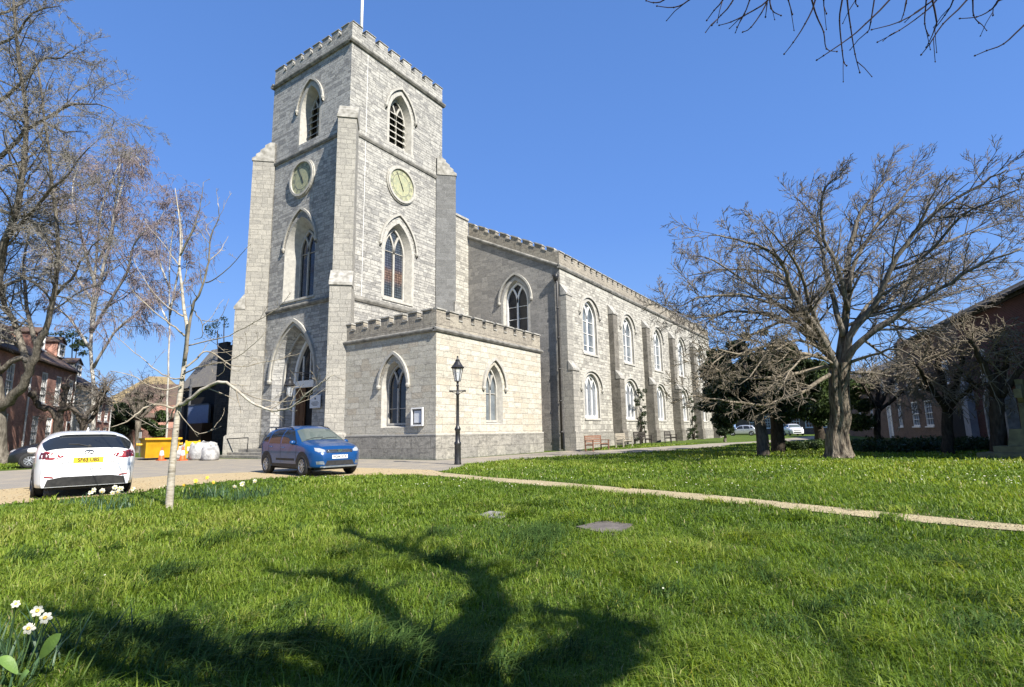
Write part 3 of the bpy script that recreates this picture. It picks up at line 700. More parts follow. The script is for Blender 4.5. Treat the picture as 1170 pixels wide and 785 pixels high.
ys = np.unique(np.concatenate([np.linspace(-16, 20, 73), np.linspace(-120, 160, 57), [-900, -500, -250, 300, 600, 1100]]))
gx, gy = np.meshgrid(xs, ys, indexing='ij')
hz = np.vectorize(height)(gx, gy)
V = np.stack([gx.ravel(), gy.ravel(), hz.ravel()], 1); ny = len(ys)
I = np.arange(len(xs)-1)[:, None]*ny+np.arange(ny-1)[None]; I = I.ravel()
go = np_mesh('lawn', V, np.stack([I, I+ny, I+ny+1, I+1], 1), M['lawn']); go['kind'] = 'structure'
# hard surfaces
drape('tarmac_yard', [(-60, 17.5), (3, 18.6), (9, 20), (14.2, 16.6), (14.0, 12.4)]+LAWN2_FAR[1:]+[(75, 7.5)]+list(reversed(STRIP[1:7]))+[(31.4, 17.0), (19.5, 17.6), (19.5, 24), (18, 26), (16.5, 46), (24, 60), (40, 75), (20, 75), (13.9, 46), (14.4, 38), (12, 34), (8, 31), (-60, 24)], .006, M['tarmac'], 1.2)
drape('gravel_drive', [(-60, 12)]+LAWN1[1:11]+[(13.25, 11.6), (14.2, 13.0), (14.2, 16.6), (9, 20.0), (3, 18.7), (-60, 17.6)], .010, M['gravel'], .7)
drape('gravel_path', [LAWN1[10]]+LAWN1[11:20]+list(reversed(PATH_UP)), .014, M['path'], .5)
# stone edging of the drive (a low kerb by the lamp)
def slab(name, label, pts, mat):
    mb = MB(); P = [at_g(*p) for p in pts]; c = sum(P, Vector())/len(P)
    mb.prism([p+Vector((0, 0, .02)) for p in P], (0, 0, -.15))
    o = mb.build(name, mat, off=tuple(c)); return tag(o, label, 'grave slab')
M['slab'] = pmat('lichened grey slab', (.155, .135, .118), (.095, .083, .073), 6, .9, .5, obj=False)
slab('grave_slab', 'flat dark grey stone slab sunk in the lawn right of centre', [(658, 603), (690, 596), (723, 600), (702, 614)], M['slab'])
slab('grave_slab', 'small pale stone slab half hidden in the lawn below the street lamp', [(545, 590), (560, 585), (583, 587), (572, 593)], M['coping'])

# ------------------------------------------------------------------ houses
def brick(name, c1, c2, mortar=(.30, .27, .23), st=(.06, .045, .04)):
    nt = NT(name); pos, u, v = wall_uv(nt)
    cv = nt.n('CombineXYZ'); nt.l(u, cv.inputs[0]); nt.l(v, cv.inputs[1])
    b = nt.n('TexBrick'); nt.l(cv.outputs[0], b.inputs['Vector']); b.inputs['Scale'].default_value = 1
    b.inputs['Brick Width'].default_value = .225; b.inputs['Row Height'].default_value = .075; b.inputs['Mortar Size'].default_value = .006
    b.inputs['Color1'].default_value = (*c1, 1); b.inputs['Color2'].default_value = (*c2, 1); b.inputs['Mortar'].default_value = (*mortar, 1)
    f = nt.ramp(nt.noise(pos, .8, 6, .65), [(.45, 0.), (.72, .65)])
    nt.l(nt.mix(f, b.outputs['Color'], st), nt.b.inputs['Base Color']); nt.set(Roughness=.9); nt.b.inputs['Specular IOR Level'].default_value = .15
    return nt.m
M['brick_red'] = brick('warm red brick', (.47, .235, .175), (.35, .165, .12))
M['brick_brown'] = brick('brown brick', (.15, .095, .07), (.10, .065, .05), (.2, .18, .15))
M['brick_deep'] = brick('deep red brick', (.115, .045, .04), (.08, .035, .03), (.14, .11, .10))
M['cream_stone'] = stone('pale painted stone', (.62, .60, .53), (.52, .50, .43), (.45, .43, .37), .5, .25, st_amt=.3)
def tiles(name, a, b, c, rh=.16):
    nt = NT(name); g = nt.n('NewGeometry'); s = nt.n('SeparateXYZ'); nt.l(g.outputs['Position'], s.inputs[0])
    w = nt.math('FRACT', nt.math('DIVIDE', s.outputs[2], rh*.6))
    n = nt.noise(g.outputs['Position'], 1.2, 6, .7); n2 = nt.noise(g.outputs['Position'], 9, 4, .7)
    col = nt.mix(nt.ramp(n2, [(.35, 0.), (.65, 1.)]), a, b); col = nt.mix(nt.ramp(n, [(.5, 0.), (.7, .85)]), col, c)
    nt.l(col, nt.b.inputs['Base Color']); nt.set(Roughness=.85); nt.bump(w, .5, .03); return nt.m
M['tile_brown'] = tiles('brown clay tiles', (.12, .075, .055), (.075, .05, .04), (.15, .12, .06))
M['tile_grey'] = tiles('grey slate tiles', (.06, .058, .058), (.04, .039, .04), (.085, .08, .06))
M['sash_glass'] = M['glass_dark']
M['white_trim'] = pmat('white trim', (.75, .74, .71), (.6, .59, .57), 5, .55, .05, obj=False)

class HFr(Fr):
    def __init__(s, px, py, D, ang, left=True):
        A = at_d(px, py, D); s.U = Vector((math.cos(ang), math.sin(ang), 0)); s.o = Vector((A.x, A.y, 0))
        n = Vector((-s.U.y, s.U.x, 0)); s.N = n if n.dot(-s.o) > 0 else -n
    def uv(s, px, py):
        d = Vector(ray(px, py)); t = (s.o-Vector(CAMP)).dot(s.N)/d.dot(s.N); p = Vector(CAMP)+d*t
        return ((p-s.o).dot(s.U), p.z)
def sash(fr, u0, u1, z0, z1, holes, parent, cols=3, rows=4, mat=None, dep=.14, border=.0):
    holes.append(dict(poly=[(u1, z0), (u1, z1), (u0, z1), (u0, z0)], depth=dep))
    mb = MB(); D = -dep+.01; o = [(u0, z0), (u1, z0), (u1, z1), (u0, z1), (u0, z0)]; f = .10
    i = [(u0+f, z0+f), (u1-f, z0+f), (u1-f, z1-f), (u0+f, z1-f), (u0+f, z0+f)]
    strip(mb, fr, o, i, D, D+.1)
    zm = (z0+z1)/2; bar(mb, fr, [(u1-f, zm), (u0+f, zm)], .06, D, D+.09)
    for k in range(1, cols): x = u0+f+(u1-u0-2*f)*k/cols; bar(mb, fr, [(x, z0+f), (x, z1-f)], .03, D, D+.07)
    for k in range(1, rows):
        if k*2 == rows: continue
        z = z0+f+(z1-z0-2*f)*k/rows; bar(mb, fr, [(u1-f, z), (u0+f, z)], .03, D, D+.068)
    mb.hexa([fr.P(u0-.08, z0-.09, -.02), fr.P(u1+.08, z0-.09, -.02), fr.P(u1+.08, z0-.09, .08), fr.P(u0-.08, z0-.09, .08)], [fr.P(u0-.08, z0-.002, -.02), fr.P(u1+.08, z0-.002, -.02), fr.P(u1+.08, z0-.02, .08), fr.P(u0-.08, z0-.02, .08)])
    w = mb.build('window', mat or M['white_trim'], parent)
    pane(fr, [(u1, z0), (u1, z1), (u0, z1), (u0, z0)], D-.005, M['sash_glass'], w, 'pane'); return w
def house(name, label, fr, u0, u1, eave, ridge, depth, wins, wmat, rmat, cat='house', doors=(), chim=(), dorm=(), pipes=(), hip=0., over=.35, cornice=None, fascia=True):
    t = thing(name, label, cat, tuple(fr.P((u0+u1)/2, 0, 0)), world=True); holes = []
    for w in wins: sash(fr, *w[:4], holes, t, *(w[4:] if len(w) > 4 else ()))
    for a, b, z0, z1, m in doors:
        holes.append(dict(poly=[(b, z0), (b, z1), (a, z1), (a, z0)], depth=.18))
        mb = MB(); strip(mb, fr, [(a, z0), (a, z1), (b, z1), (b, z0)], [(a+.12, z0), (a+.12, z1-.12), (b-.12, z1-.12), (b-.12, z0)], -.16, .03)
        d = mb.build('door_frame', M['white_trim'], t)
        mb = MB(); mb.prism([fr.P(u, z, -.13) for u, z in ((a+.1, z0), (b-.1, z0), (b-.1, z1-.1), (a+.1, z1-.1))], fr.N*-.05)
        for q0, q1 in ((.08, .45), (.52, .92)):
            for s0, s1 in ((.2, .46), (.54, .8)):
                uu0 = a+(b-a)*s0; uu1 = a+(b-a)*s1; zz0 = z0+(z1-z0)*q0; zz1 = z0+(z1-z0)*q1
                mb.prism([fr.P(u, z, -.105) for u, z in ((uu0, zz0), (uu1, zz0), (uu1, zz1), (uu0, zz1))], fr.N*-.02)
        mb.build('door', m, t)
    mb = MB(); wall(mb, fr, [(u0, -.3), (u1, -.3), (u1, eave), (u0, eave)], holes)
    for h in holes: reveal(mb, fr, h)
    mid = -depth/2
    for u in (u0, u1):
        mb.add([fr.P(u, -.3, 0), fr.P(u, -.3, -depth), fr.P(u, eave, -depth)]+([fr.P(u, ridge, mid)] if not hip else [])+[fr.P(u, eave, 0)], [tuple(range(4 if hip else 5))])
    mb.add([fr.P(u0, -.3, -depth), fr.P(u1, -.3, -depth), fr.P(u1, eave, -depth), fr.P(u0, eave, -depth)], [(0, 1, 2, 3)])
    mb.build('wall', wmat, t)
    mb = MB(); o = over; th = .12; sl = (ridge-eave)/(depth/2); e = eave-o*sl
    ua, ub = u0-(o if hip else .05), u1+(o if hip else .05); ra, rb = ua+hip, ub-hip
    for zz in (th,):
        F0, F1, B0, B1 = fr.P(ua, e+zz, o), fr.P(ub, e+zz, o), fr.P(ua, e+zz, -depth-o), fr.P(ub, e+zz, -depth-o)
        R0, R1 = fr.P(ra, ridge+zz, mid), fr.P(rb, ridge+zz, mid)
        dz = Vector((0, 0, -th))
        vs = [F0, F1, R1, R0, B0, B1]+[p+dz for p in (F0, F1, R1, R0, B0, B1)]
        fs = [(0, 1, 2, 3), (5, 4, 3, 2), (7, 6, 9, 8), (10, 11, 8, 9), (0, 6, 7, 1), (5, 11, 10, 4), (0, 3, 9, 6), (3, 4, 10, 9), (1, 7, 8, 2), (2, 8, 11, 5)]
        if hip: fs += [(0, 3, 4), (1, 5, 2)]
        mb.add(vs, fs)
    r = mb.build('roof', rmat, t)
    if fascia:
        mb = MB(); a = [fr.P(u0, eave-.28, .002), fr.P(u1, eave-.28, .002), fr.P(u1, eave-.28, .12), fr.P(u0, eave-.28, .12)]
        mb.hexa(a, [p+Z3*.26 for p in a]); mb.build('eaves_board', cornice or M['white_trim'], t)
    for u, w, zt in chim:
        mb = MB(); a = [fr.P(u, ridge-1.2, mid-.35), fr.P(u+w, ridge-1.2, mid-.35), fr.P(u+w, ridge-1.2, mid+.35), fr.P(u, ridge-1.2, mid+.35)]
        b = [p+Z3*(zt-ridge+1.2) for p in a]; mb.hexa(a, b)
        cc = sum(b, Vector())/4; b2 = [cc+(p-cc)*1.15 for p in b]; mb.hexa(b2, [p+Z3*.15 for p in b2])
        for k in range(2): mb.lathe([(.12, .15), (.14, .2), (.11, .55), (.12, .6)], 8, fr.P(u+w*(.3+.4*k), zt, mid))
        mb.build('chimney', wmat, t)
    for u, w, z0, z1, dd in dorm:
        dm = MB(); a = [(u, z0), (u+w, z0), (u+w, z1), (u+w/2, z1+.35), (u, z1)]
        dm.prism([fr.P(x, z, -dd) for x, z in a], fr.N*-2.6); d = dm.build('dormer', wmat, t)
        mb = MB(); 
        for s in (0, 1):
            x0 = u-.15 if s == 0 else u+w+.15; zz = z1-.1
            q = [fr.P(x0, zz, -dd+.15), fr.P(u+w/2, z1+.4, -dd+.15), fr.P(u+w/2, z1+.4, -dd-2.6), fr.P(x0, zz, -dd-2.6)]
            mb.hexa(q, [p+Z3*.08 for p in q])
        mb.build('dormer_roof', rmat, d)
        f2 = Fr(fr.P(0, 0, -dd+.16), fr.U, fr.N); hh = []
        sash(f2, u+.12, u+w-.12, z0+.1, z1-.1, hh, d, 2, 2)
    for u in pipes:
        mb = MB(); mb.tube([fr.P(u, 0, .09), fr.P(u, eave-.2, .09)], .055, 6)
        for z in (1.2, 3, 4.8): mb.lathe([(.055, -.05), (.075, -.04), (.075, .04), (.055, .05)], 6, fr.P(u, z, .09))
        mb.build('down_pipe', M['white_trim'], t)
    return t
# left terrace
fL = HFr(24.4, 504, 36, math.radians(57.5))
def pxwin(fr, a, b, **k):
    (u0, z1), (u1, z0) = fr.uv(*a), fr.uv(*b); return (min(u0, u1), max(u0, u1), min(z0, z1), max(z0, z1))
uu = lambda x, y=470: fL.uv(x, y)[0]
eL = fL.uv(60, 409)[1]
H1 = (uu(-60), uu(86.5, 430))
zU = (fL.uv(48, 453)[1], fL.uv(52, 418)[1]); zD = (fL.uv(42, 499)[1], fL.uv(46, 469)[1])
def lw(xs, z, w=1.15): return [(uu(x)-w/2, uu(x)+w/2, z[0], z[1]) for x in xs]
zU = (3.9, 6.1); zD = (.75, 2.95)
wl1 = lw((-38, -16, 6.5, 47, 63.5, 78), zU)+lw((-38, -16, 6, 42, 58), zD)
house('brick_house', 'red brick terraced house with tall white sash windows behind the black car', fL, H1[0], H1[1], 6.95, 10.2, 9, wl1, M['brick_red'], M['tile_brown'], doors=[(uu(71)-.5, uu(71)+.5, .15, 2.75, M['white_trim']), (uu(80)-.55, uu(80)+.55, .15, 2.75, M['white_trim'])],
      dorm=[(uu(57)-.7, 1.5, 7.9, 9.2, 1.1), (uu(80)-.7, 1.5, 7.9, 9.2, 1.1)], pipes=(uu(28.5), H1[1]-.15), chim=[(uu(20), 1.1, 11.6)], cornice=M['brown_board'])
H2 = (H1[1]+.02, uu(109, 450))
house('cream_house', 'pale cream stone terraced house between two brick houses on the left', fL, H2[0], H2[1], 6.0, 9.0, 8.5, lw((97,), (3.3, 5.1), 1.1)+lw((92,), (.7, 2.6), 1.1), M['cream_stone'], M['tile_brown'], doors=[(uu(103)-.6, uu(103)+.6, .1, 2.6, M['white_trim'])], dorm=[(uu(99)-.8, 1.7, 6.7, 8.0, 1.0)], cornice=M['brown_board'])
H3 = (H2[1]+.02, uu(128, 450))
house('brick_house', 'far red brick house with white windows at the right end of the left terrace', fL, H3[0], H3[1], 5.2, 8.0, 8, lw((114.5, 122), (3.0, 4.6), 1.2)+lw((114.5, 122), (.7, 2.4), 1.2), M['brick_red'], M['tile_brown'], pipes=(H3[1]-.12,), cornice=M['brown_board'])
# far house with hipped tiled roof
fF = HFr(170, 495, 66, math.radians(-35))
house('tiled_house', 'distant low brick house with wide hipped brown tiled roof', fF, fF.uv(125, 480)[0], fF.uv(216, 480)[0], 4.2, 8.3, 12, [pxwin(fF, (x, 463), (x+6, 474)) for x in (178, 186, 196)], M['brick_red'], M['tile_brown'], hip=2.0, over=.6)
fF2 = HFr(150, 495, 90, math.radians(-35))
house('tiled_house', 'farthest house with lichened ochre hipped roof above the brown one', fF2, fF2.uv(118, 480)[0], fF2.uv(212, 480)[0], 7.5, 12.2, 12, [], M['brick_red'], tiles('lichened tiles', (.25, .19, .09), (.17, .125, .07), (.28, .22, .10)), hip=5, over=.5)
# dark stone building beside the tower
DBX = 27.0
fD = Fr((DBX, 0, 0), (0, 1, 0), (-1, 0, 0))
def duv(px, py): p = at_x(px, py, DBX); return (p.y, p.z)
db = thing('stone_hall', 'blackened stone side building with battlements left of the tower', 'building', (DBX, duv(240, 500)[0], 0), world=True)
y0 = 36.0; y1 = duv(243.5, 480)[0]; y2 = duv(205.5, 480)[0]
zt = duv(250, 396)[1]
mb = MB(); mb.box(DBX, y0, 0, DBX+6, y1, zt-.45); mb.build('wall', M['stone_dark'], db)
mb = MB(); mc = mb; battlement(mb, mc, (DBX, y1), (DBX, y0), (-1, 0), zt-.448, zt-.15, zt+.25, 7, .4); mb.build('parapet', [M['stone_dark'], M['stone_dark']], db)
def duv2(px, py, X): p = at_x(px, py, X); return (p.y, p.z)
WX = DBX+3
y2 = duv2(205.5, 480, WX)[0]; y1w = y1+.01
zr0, zr1 = duv2(215, 443, WX)[1], duv2(215, 405, WX+3)[1]
mb = MB(); mb.box(WX, y1w, 0, WX+8, y2, zr0); mb.build('wing_wall', M['stone_dark'], db)
mb = MB(); mb.prism([(WX-.4, y1w, zr0-.1), (WX+3, y1w, zr1), (WX+8.4, y1w, zr0-.1)], (0, y2-y1w+.1, 0)); mb.build('roof', tiles('weathered stone slates', (.17, .155, .135), (.11, .10, .09), (.2, .18, .13)), db)
mb = MB(); mb.box(WX-.05, y1w+.3, .2, WX-.002, y2-.5, zr0-.6); mb.build('dark_recess_sheet', M['dark_hole'], db)  # flat dark sheet on the wing wall, painting the shade of a recess
BX = WX-.6
a = duv2(215.5, 464, BX); b = duv2(237, 483, BX)
bx = thing('board', 'blue boarding panel on posts in front of the dark stone hall', 'panel', (BX, (a[0]+b[0])/2, 0), world=True)
mb = MB(); mb.box(BX, b[0], b[1], BX+.2, a[0], a[1]); mb.build('panel', M['blue_sign'], bx)
mb = MB(); mb.box(BX-.05, b[0]-.06, a[1]+.002, BX+.23, a[0]+.06, a[1]+.12); mb.box(BX, a[0]+.003, 0, BX+.2, a[0]+.16, a[1]+3); mb.box(BX, b[0]-.13, 0, BX+.2, b[0]-.003, a[1]); mb.build('frame', M['lead'], bx)
BX = WX-1.4; a = duv2(217, 484, BX); b = duv2(230, 498, BX)
mb = MB(); mb.box(BX, b[0], 0, BX+1.0, a[0], a[1])
for k in range(6): mb.box(BX-.03, b[0]-.02, .15+k*.35, BX-.001, a[0]+.02, .4+k*.35)
o = mb.build('crate', M['oak'], off=(BX, (a[0]+b[0])/2, 0)); tag(o, 'brown slatted wooden crate under the blue panel', 'crate')

# right terrace
fR = HFr(1110.5, 470, 30, math.radians(13))
ur = lambda x, y=478: fR.uv(x, y)[0]
g = .18
def rw(x0, x1, z): return (min(ur(x0), ur(x1)), max(ur(x0), ur(x1)), z[0], z[1])
zg = (fR.uv(1047, 487)[1], fR.uv(1043, 459)[1]); zf = (fR.uv(1043, 446)[1], fR.uv(1040, 424)[1])
R1 = house('brown_brick_house', 'dark brown brick house with white sash windows and black archway at right', fR, ur(1108.5)+.01, ur(1034), 7.3, 9.7, 9.5,
   [rw(1042.5, 1050.5, zg), rw(1057.5, 1066.5, zg), rw(1040, 1047, zf), rw(1053.5, 1061.5, zf), rw(1084, 1092, zf)], M['brick_brown'], M['tile_grey'], chim=[], cornice=M['lead'], over=.4)
R1b = house('red_brick_house', 'deep red brick house with slate roof and white porch at the right edge', fR, -16, ur(1108.5), 7.2, 9.6, 9.5, [rw(1128, 1137, zf), (-9.5, -8.3, 1.2, 3.0), (-9.5, -8.3, 4.2, 5.9), (-13, -11.8, 4.2, 5.9)], M['brick_deep'], M['tile_grey'], chim=[(-5.0, 2.2, 10.3)], cornice=M['lead'], over=.5)
mb = MB(); a, b = sorted((ur(1087.5), ur(1106.5))); zt = fR.uv(1095, 466)[1]
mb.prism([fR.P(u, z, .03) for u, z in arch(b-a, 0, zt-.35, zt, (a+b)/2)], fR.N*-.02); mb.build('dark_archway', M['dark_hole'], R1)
mb = MB(); strip(mb, fR, arch(b-a, 0, zt-.35, zt, (a+b)/2), arch(b-a+.5, 0, zt-.35, zt+.25, (a+b)/2), 0, .06); mb.build('archway_surround', M['brick_brown'], R1)
mb = MB(); a, b = sorted((ur(1110), ur(1117)))
mb.hexa([fR.P(a, 0, 0), fR.P(b, 0, 0), fR.P(b, 0, .35), fR.P(a, 0, .35)], [fR.P(a, 3.9, 0), fR.P(b, 3.9, 0), fR.P(b, 3.9, .35), fR.P(a, 3.9, .35)])
mb.hexa([fR.P(a-.15, 0, .353), fR.P(b+.15, 0, .353), fR.P(b+.15, 0, .5), fR.P(a-.15, 0, .5)], [fR.P(a-.15, .4, .353), fR.P(b+.15, .4, .353), fR.P(b+.15, .4, .5), fR.P(a-.15, .4, .5)])
mb.build('pilaster', pmat('grey painted render', (.36, .37, .39), (.27, .28, .30), 4, .7, .1, obj=False), R1b)
mb = MB(); c = ur(1151); w = 1.9
ap = arch(w, .2, 2.2, 2.8, c); strip(mb, fR, ap, arch(w+.4, .2, 2.2, 3.1, c), 0, .45)
mb.prism([fR.P(c-1.5, 3.12, .5), fR.P(c+1.5, 3.12, .5), fR.P(c, 3.7, .5)], fR.N*-.5); mb.build('porch', M['coping'], R1b)
mb = MB(); mb.prism([fR.P(u, z, .02) for u, z in ap], fR.N*-.015); mb.build('dark_porch_opening', M['brown_board'], R1b)
fR2 = Fr(fR.P(0, 0, -.7), fR.U, fR.N)
zg2 = (1.15, 3.0); zf2 = (4.1, 5.8)
r2 = lambda xs, z, w=1.0: [(ur(x)-w/2+.3, ur(x)+w/2+.3, z[0], z[1]) for x in xs]
house('brown_brick_house', 'brown brick house with white sashes and white doorway behind the big bare tree', fR2, ur(1034)+.02, ur(961), 6.1, 8.4, 9, r2((1029, 1018.5, 988, 975), zg2)+r2((1018.5, 1003, 988, 972), zf2), M['brick_brown'], M['tile_grey'], doors=[(ur(1007)-.4, ur(1007)+.9, .2, 3.0, M['white_trim'])], chim=[(ur(975), 1.3, 9.8)])
fR3 = HFr(930, 495, 84, math.radians(62))
house('brown_brick_house', 'far brick house closing the churchyard, seen under the dark evergreen', fR3, fR3.uv(965, 480)[0]-8, fR3.uv(840, 480)[0], 6.2, 9.0, 9, [(fR3.uv(x, 480)[0]-.8, fR3.uv(x, 480)[0]+.8, 1.2, 3.2) for x in (950, 938, 925, 908, 893, 875, 860)], M['brick_brown'], M['tile_grey'])
# ------------------------------------------------------------------ trees
def bark(name, a, b, sc_=(3, 3, .5), scale=4, bump=1., bd=.06, dots=None):
    nt = NT(name); p = nt.pos(True); q = sc(nt, p, sc_); n = nt.noise(q, scale, 6, .65); n2 = nt.noise(p, 2.2, 4)
    col = nt.mix(nt.ramp(n, [(.38, 0.), (.62, 1.)]), a, b)
    if dots: col = nt.mix(nt.ramp(nt.noise(sc(nt, p, (1, 1, 6)), 4, 4, .7), [(.56, 0.), (.66, .8)]), col, dots)
    col = nt.mix(1., col, nt.ramp(n2, [(.3, .75), (.7, 1.15)]), 'MULTIPLY')
    nt.l(col, nt.b.inputs['Base Color']); nt.set(Roughness=.9); nt.b.inputs['Specular IOR Level'].default_value = .1
    nt.bump(n, bump, bd); return nt.m
M['bark_big'] = bark('deeply furrowed grey bark', (.34, .285, .215), (.05, .038, .03), (6, 6, .8), 2.0, 1., .2)
M['bark_twig'] = bark('grey brown twig bark', (.225, .20, .17), (.13, .112, .094), (2, 2, 2), 3, .3, .01)
M['twig_pale'] = bark('pale twig bark', (.235, .20, .15), (.135, .112, .082), (2, 2, 2), 3, .3, .01)  # pale tan bark of the low branches and right-hand pollards
M['bark_left'] = bark('grey lichened bark', (.20, .178, .145), (.075, .065, .052), (4, 4, 1), 2.5, .8, .05)
M['twig_left'] = bark('budding twig bark', (.265, .25, .215), (.165, .152, .13), (2, 2, 2), 3, .3, .01)
M['birch'] = bark('pale birch bark', (.50, .455, .375), (.33, .285, .215), (3, 3, 9), 3, .3, .01, dots=(.15, .125, .10))
M['birch_twig'] = bark('buff young twig bark', (.37, .325, .25), (.21, .175, .13), (3, 3, 3), 3, .2, .005)
M['birch_white'] = bark('white birch limb bark', (.56, .54, .50), (.30, .28, .24), (4, 4, 1.5), 3, .2, .01)
M['birch_purple'] = bark('purple grey birch twigs', (.27, .225, .225), (.17, .14, .14), (3, 3, 3), 3, .2, .005)
M['bark_dark'] = bark('dark bark', (.07, .058, .045), (.035, .028, .022), (4, 4, 1), 3, .6, .04)
M['bark_pollard'] = bark('dark pollard bark', (.12, .10, .08), (.05, .042, .034), (4, 4, 1), 3, .6, .04)
M['twig_dark'] = bark('dark near twig bark', (.055, .035, .03), (.035, .024, .022), (3, 3, 3), 8, .2, .002)

def rot_about(v, ax, a): return Matrix.Rotation(a, 3, ax) @ v
def rvec(r): 
    while True:
        v = Vector((r.uniform(-1, 1), r.uniform(-1, 1), r.uniform(-1, 1)))
        if .05 < v.length < 1: return v.normalized()
def smooth_path(P, k=3):
    P = [Vector(p) for p in P]; out = []
    for i in range(len(P)-1):
        p0 = P[max(i-1, 0)]; p1 = P[i]; p2 = P[i+1]; p3 = P[min(i+2, len(P)-1)]
        for j in range(k):
            t = j/k; out.append(.5*((2*p1)+(p2-p0)*t+(2*p0-5*p1+4*p2-p3)*t*t+(3*p1-p0-3*p2+p3)*t*t*t))
    out.append(P[-1]); return out
def limb(mb, P, r0, r1, n=7, k=3, r=None, wob=0., pw=.85):
    Q = smooth_path(P, k); m = len(Q)
    if wob: Q = [q+rvec(r)*wob*min(1, i/2) for i, q in enumerate(Q)]
    R = [r0+(r1-r0)*(i/(m-1))**pw for i in range(m)]
    mb.tube(Q, R, n); return Q, R
def grow(mbs, st, d, L, rad, lv, cfg, r):
    """one wandering branch and its children; mbs[lv] takes the mesh of that level"""
    seg = cfg['seg'][lv]; P = [st]; R = [rad]; p = st.copy(); d = d.normalized(); tr = cfg['trop'][lv]; tip = cfg.get('tip', .35)
    for i in range(seg):
        d = (d+rvec(r)*cfg['wob'][lv]+tr*(1/seg)).normalized()
        p = p+d*(L/seg); P.append(p.copy()); R.append(max(rad*(1-(1-tip)*(i+1)/seg), cfg['rmin']))
    mbs[lv].tube(P, R, cfg['n'][lv], cap=False)
    if lv+1 >= len(cfg['seg']): return
    spawn(mbs, P, R, L, lv, cfg, r)
def spawn(mbs, P, R, L, lv, cfg, r, start=None, dens=1.):
    k = cfg['num'][lv]*dens; k = int(k)+(r.random() < k-int(k)); s0 = cfg['start'][lv] if start is None else start
    for j in range(k):
        t = s0+(1-s0)*(j+r.random())/k; x = t*(len(P)-1); i = min(int(x), len(P)-2); f = x-i
        q = P[i].lerp(P[i+1], f); dd = (P[i+1]-P[i]).normalized(); ax = dd.orthogonal(); ax.rotate(Matrix.Rotation(r.uniform(0, 6.283), 3, dd))
        a = math.radians(r.gauss(*cfg['ang'][lv])); nd = rot_about(dd, ax, a)
        nl = L*cfg['len'][lv]*r.uniform(.6, 1.2)*(1-.45*t); rr = (R[i]*(1-f)+R[i+1]*f)*cfg['rad'][lv]
        grow(mbs, q, nd, nl, max(rr, cfg['rmin']), lv+1, cfg, r)
V3 = Vector
def finish(t, trunk_mb, limbs, crown, mt, ml, mc, smooth=True):
    o = trunk_mb.build('trunk', mt, t, smooth=True)
    if limbs and limbs.v: limbs.build('limb', ml, t, smooth=True)
    if crown and crown.v: crown.build('crown', mc, t, smooth=True)

# --- the big bare tree on the right lawn
r = random.Random(7)
B = at_g(960, 523); DB = (B-Vector(CAMP)).dot(Vector(_f))
def cp(x, y): return (740+x/1.9628, 140+y/1.9628)
def bt(pts, dz): 
    n = len(pts)
    return [at_d(*cp(*p), DB+dz*(i/(n-1))**1.2) for i, p in enumerate(pts)]
t = thing('bare_tree', 'big bare spreading tree with furrowed trunk on the right lawn', 'tree', tuple(B), world=True)
tr, lm, cr, tw = MB(), MB(), MB(), MB()
# fluted trunk
P = [B+V3((0, 0, -.1)), B+V3((0, 0, .25)), B+V3((0, 0, .9))]+[at_d(*cp(*p), DB) for p in ((434, 660), (430, 610), (430, 565), (432, 540))]
R = [.56, .45, .385, .345, .33, .35, .36]
Q = smooth_path(P, 4); RR = np.interp(np.linspace(0, 1, len(Q)), np.linspace(0, 1, len(R)), R)
n = 40; vs = []
for i, (q, rr) in enumerate(zip(Q, RR)):
    for j in range(n):
        a = 2*math.pi*j/n
        fl = 1+.10*math.sin(a*5+.4*i*.15)+.07*math.sin(a*9+1.3+.05*i)+.05*mnoise.noise(V3((math.cos(a)*3, math.sin(a)*3, i*.4)))
        fl += (.22*max(0, 1-i/5))*max(0, math.sin(a*5+.6))
        vs.append(q+V3((math.cos(a), math.sin(a), 0))*rr*fl)
k = len(Q); tr.add(vs, [(i*n+j, i*n+(j+1) % n, (i+1)*n+(j+1) % n, (i+1)*n+j) for i in range(k-1) for j in range(n)])
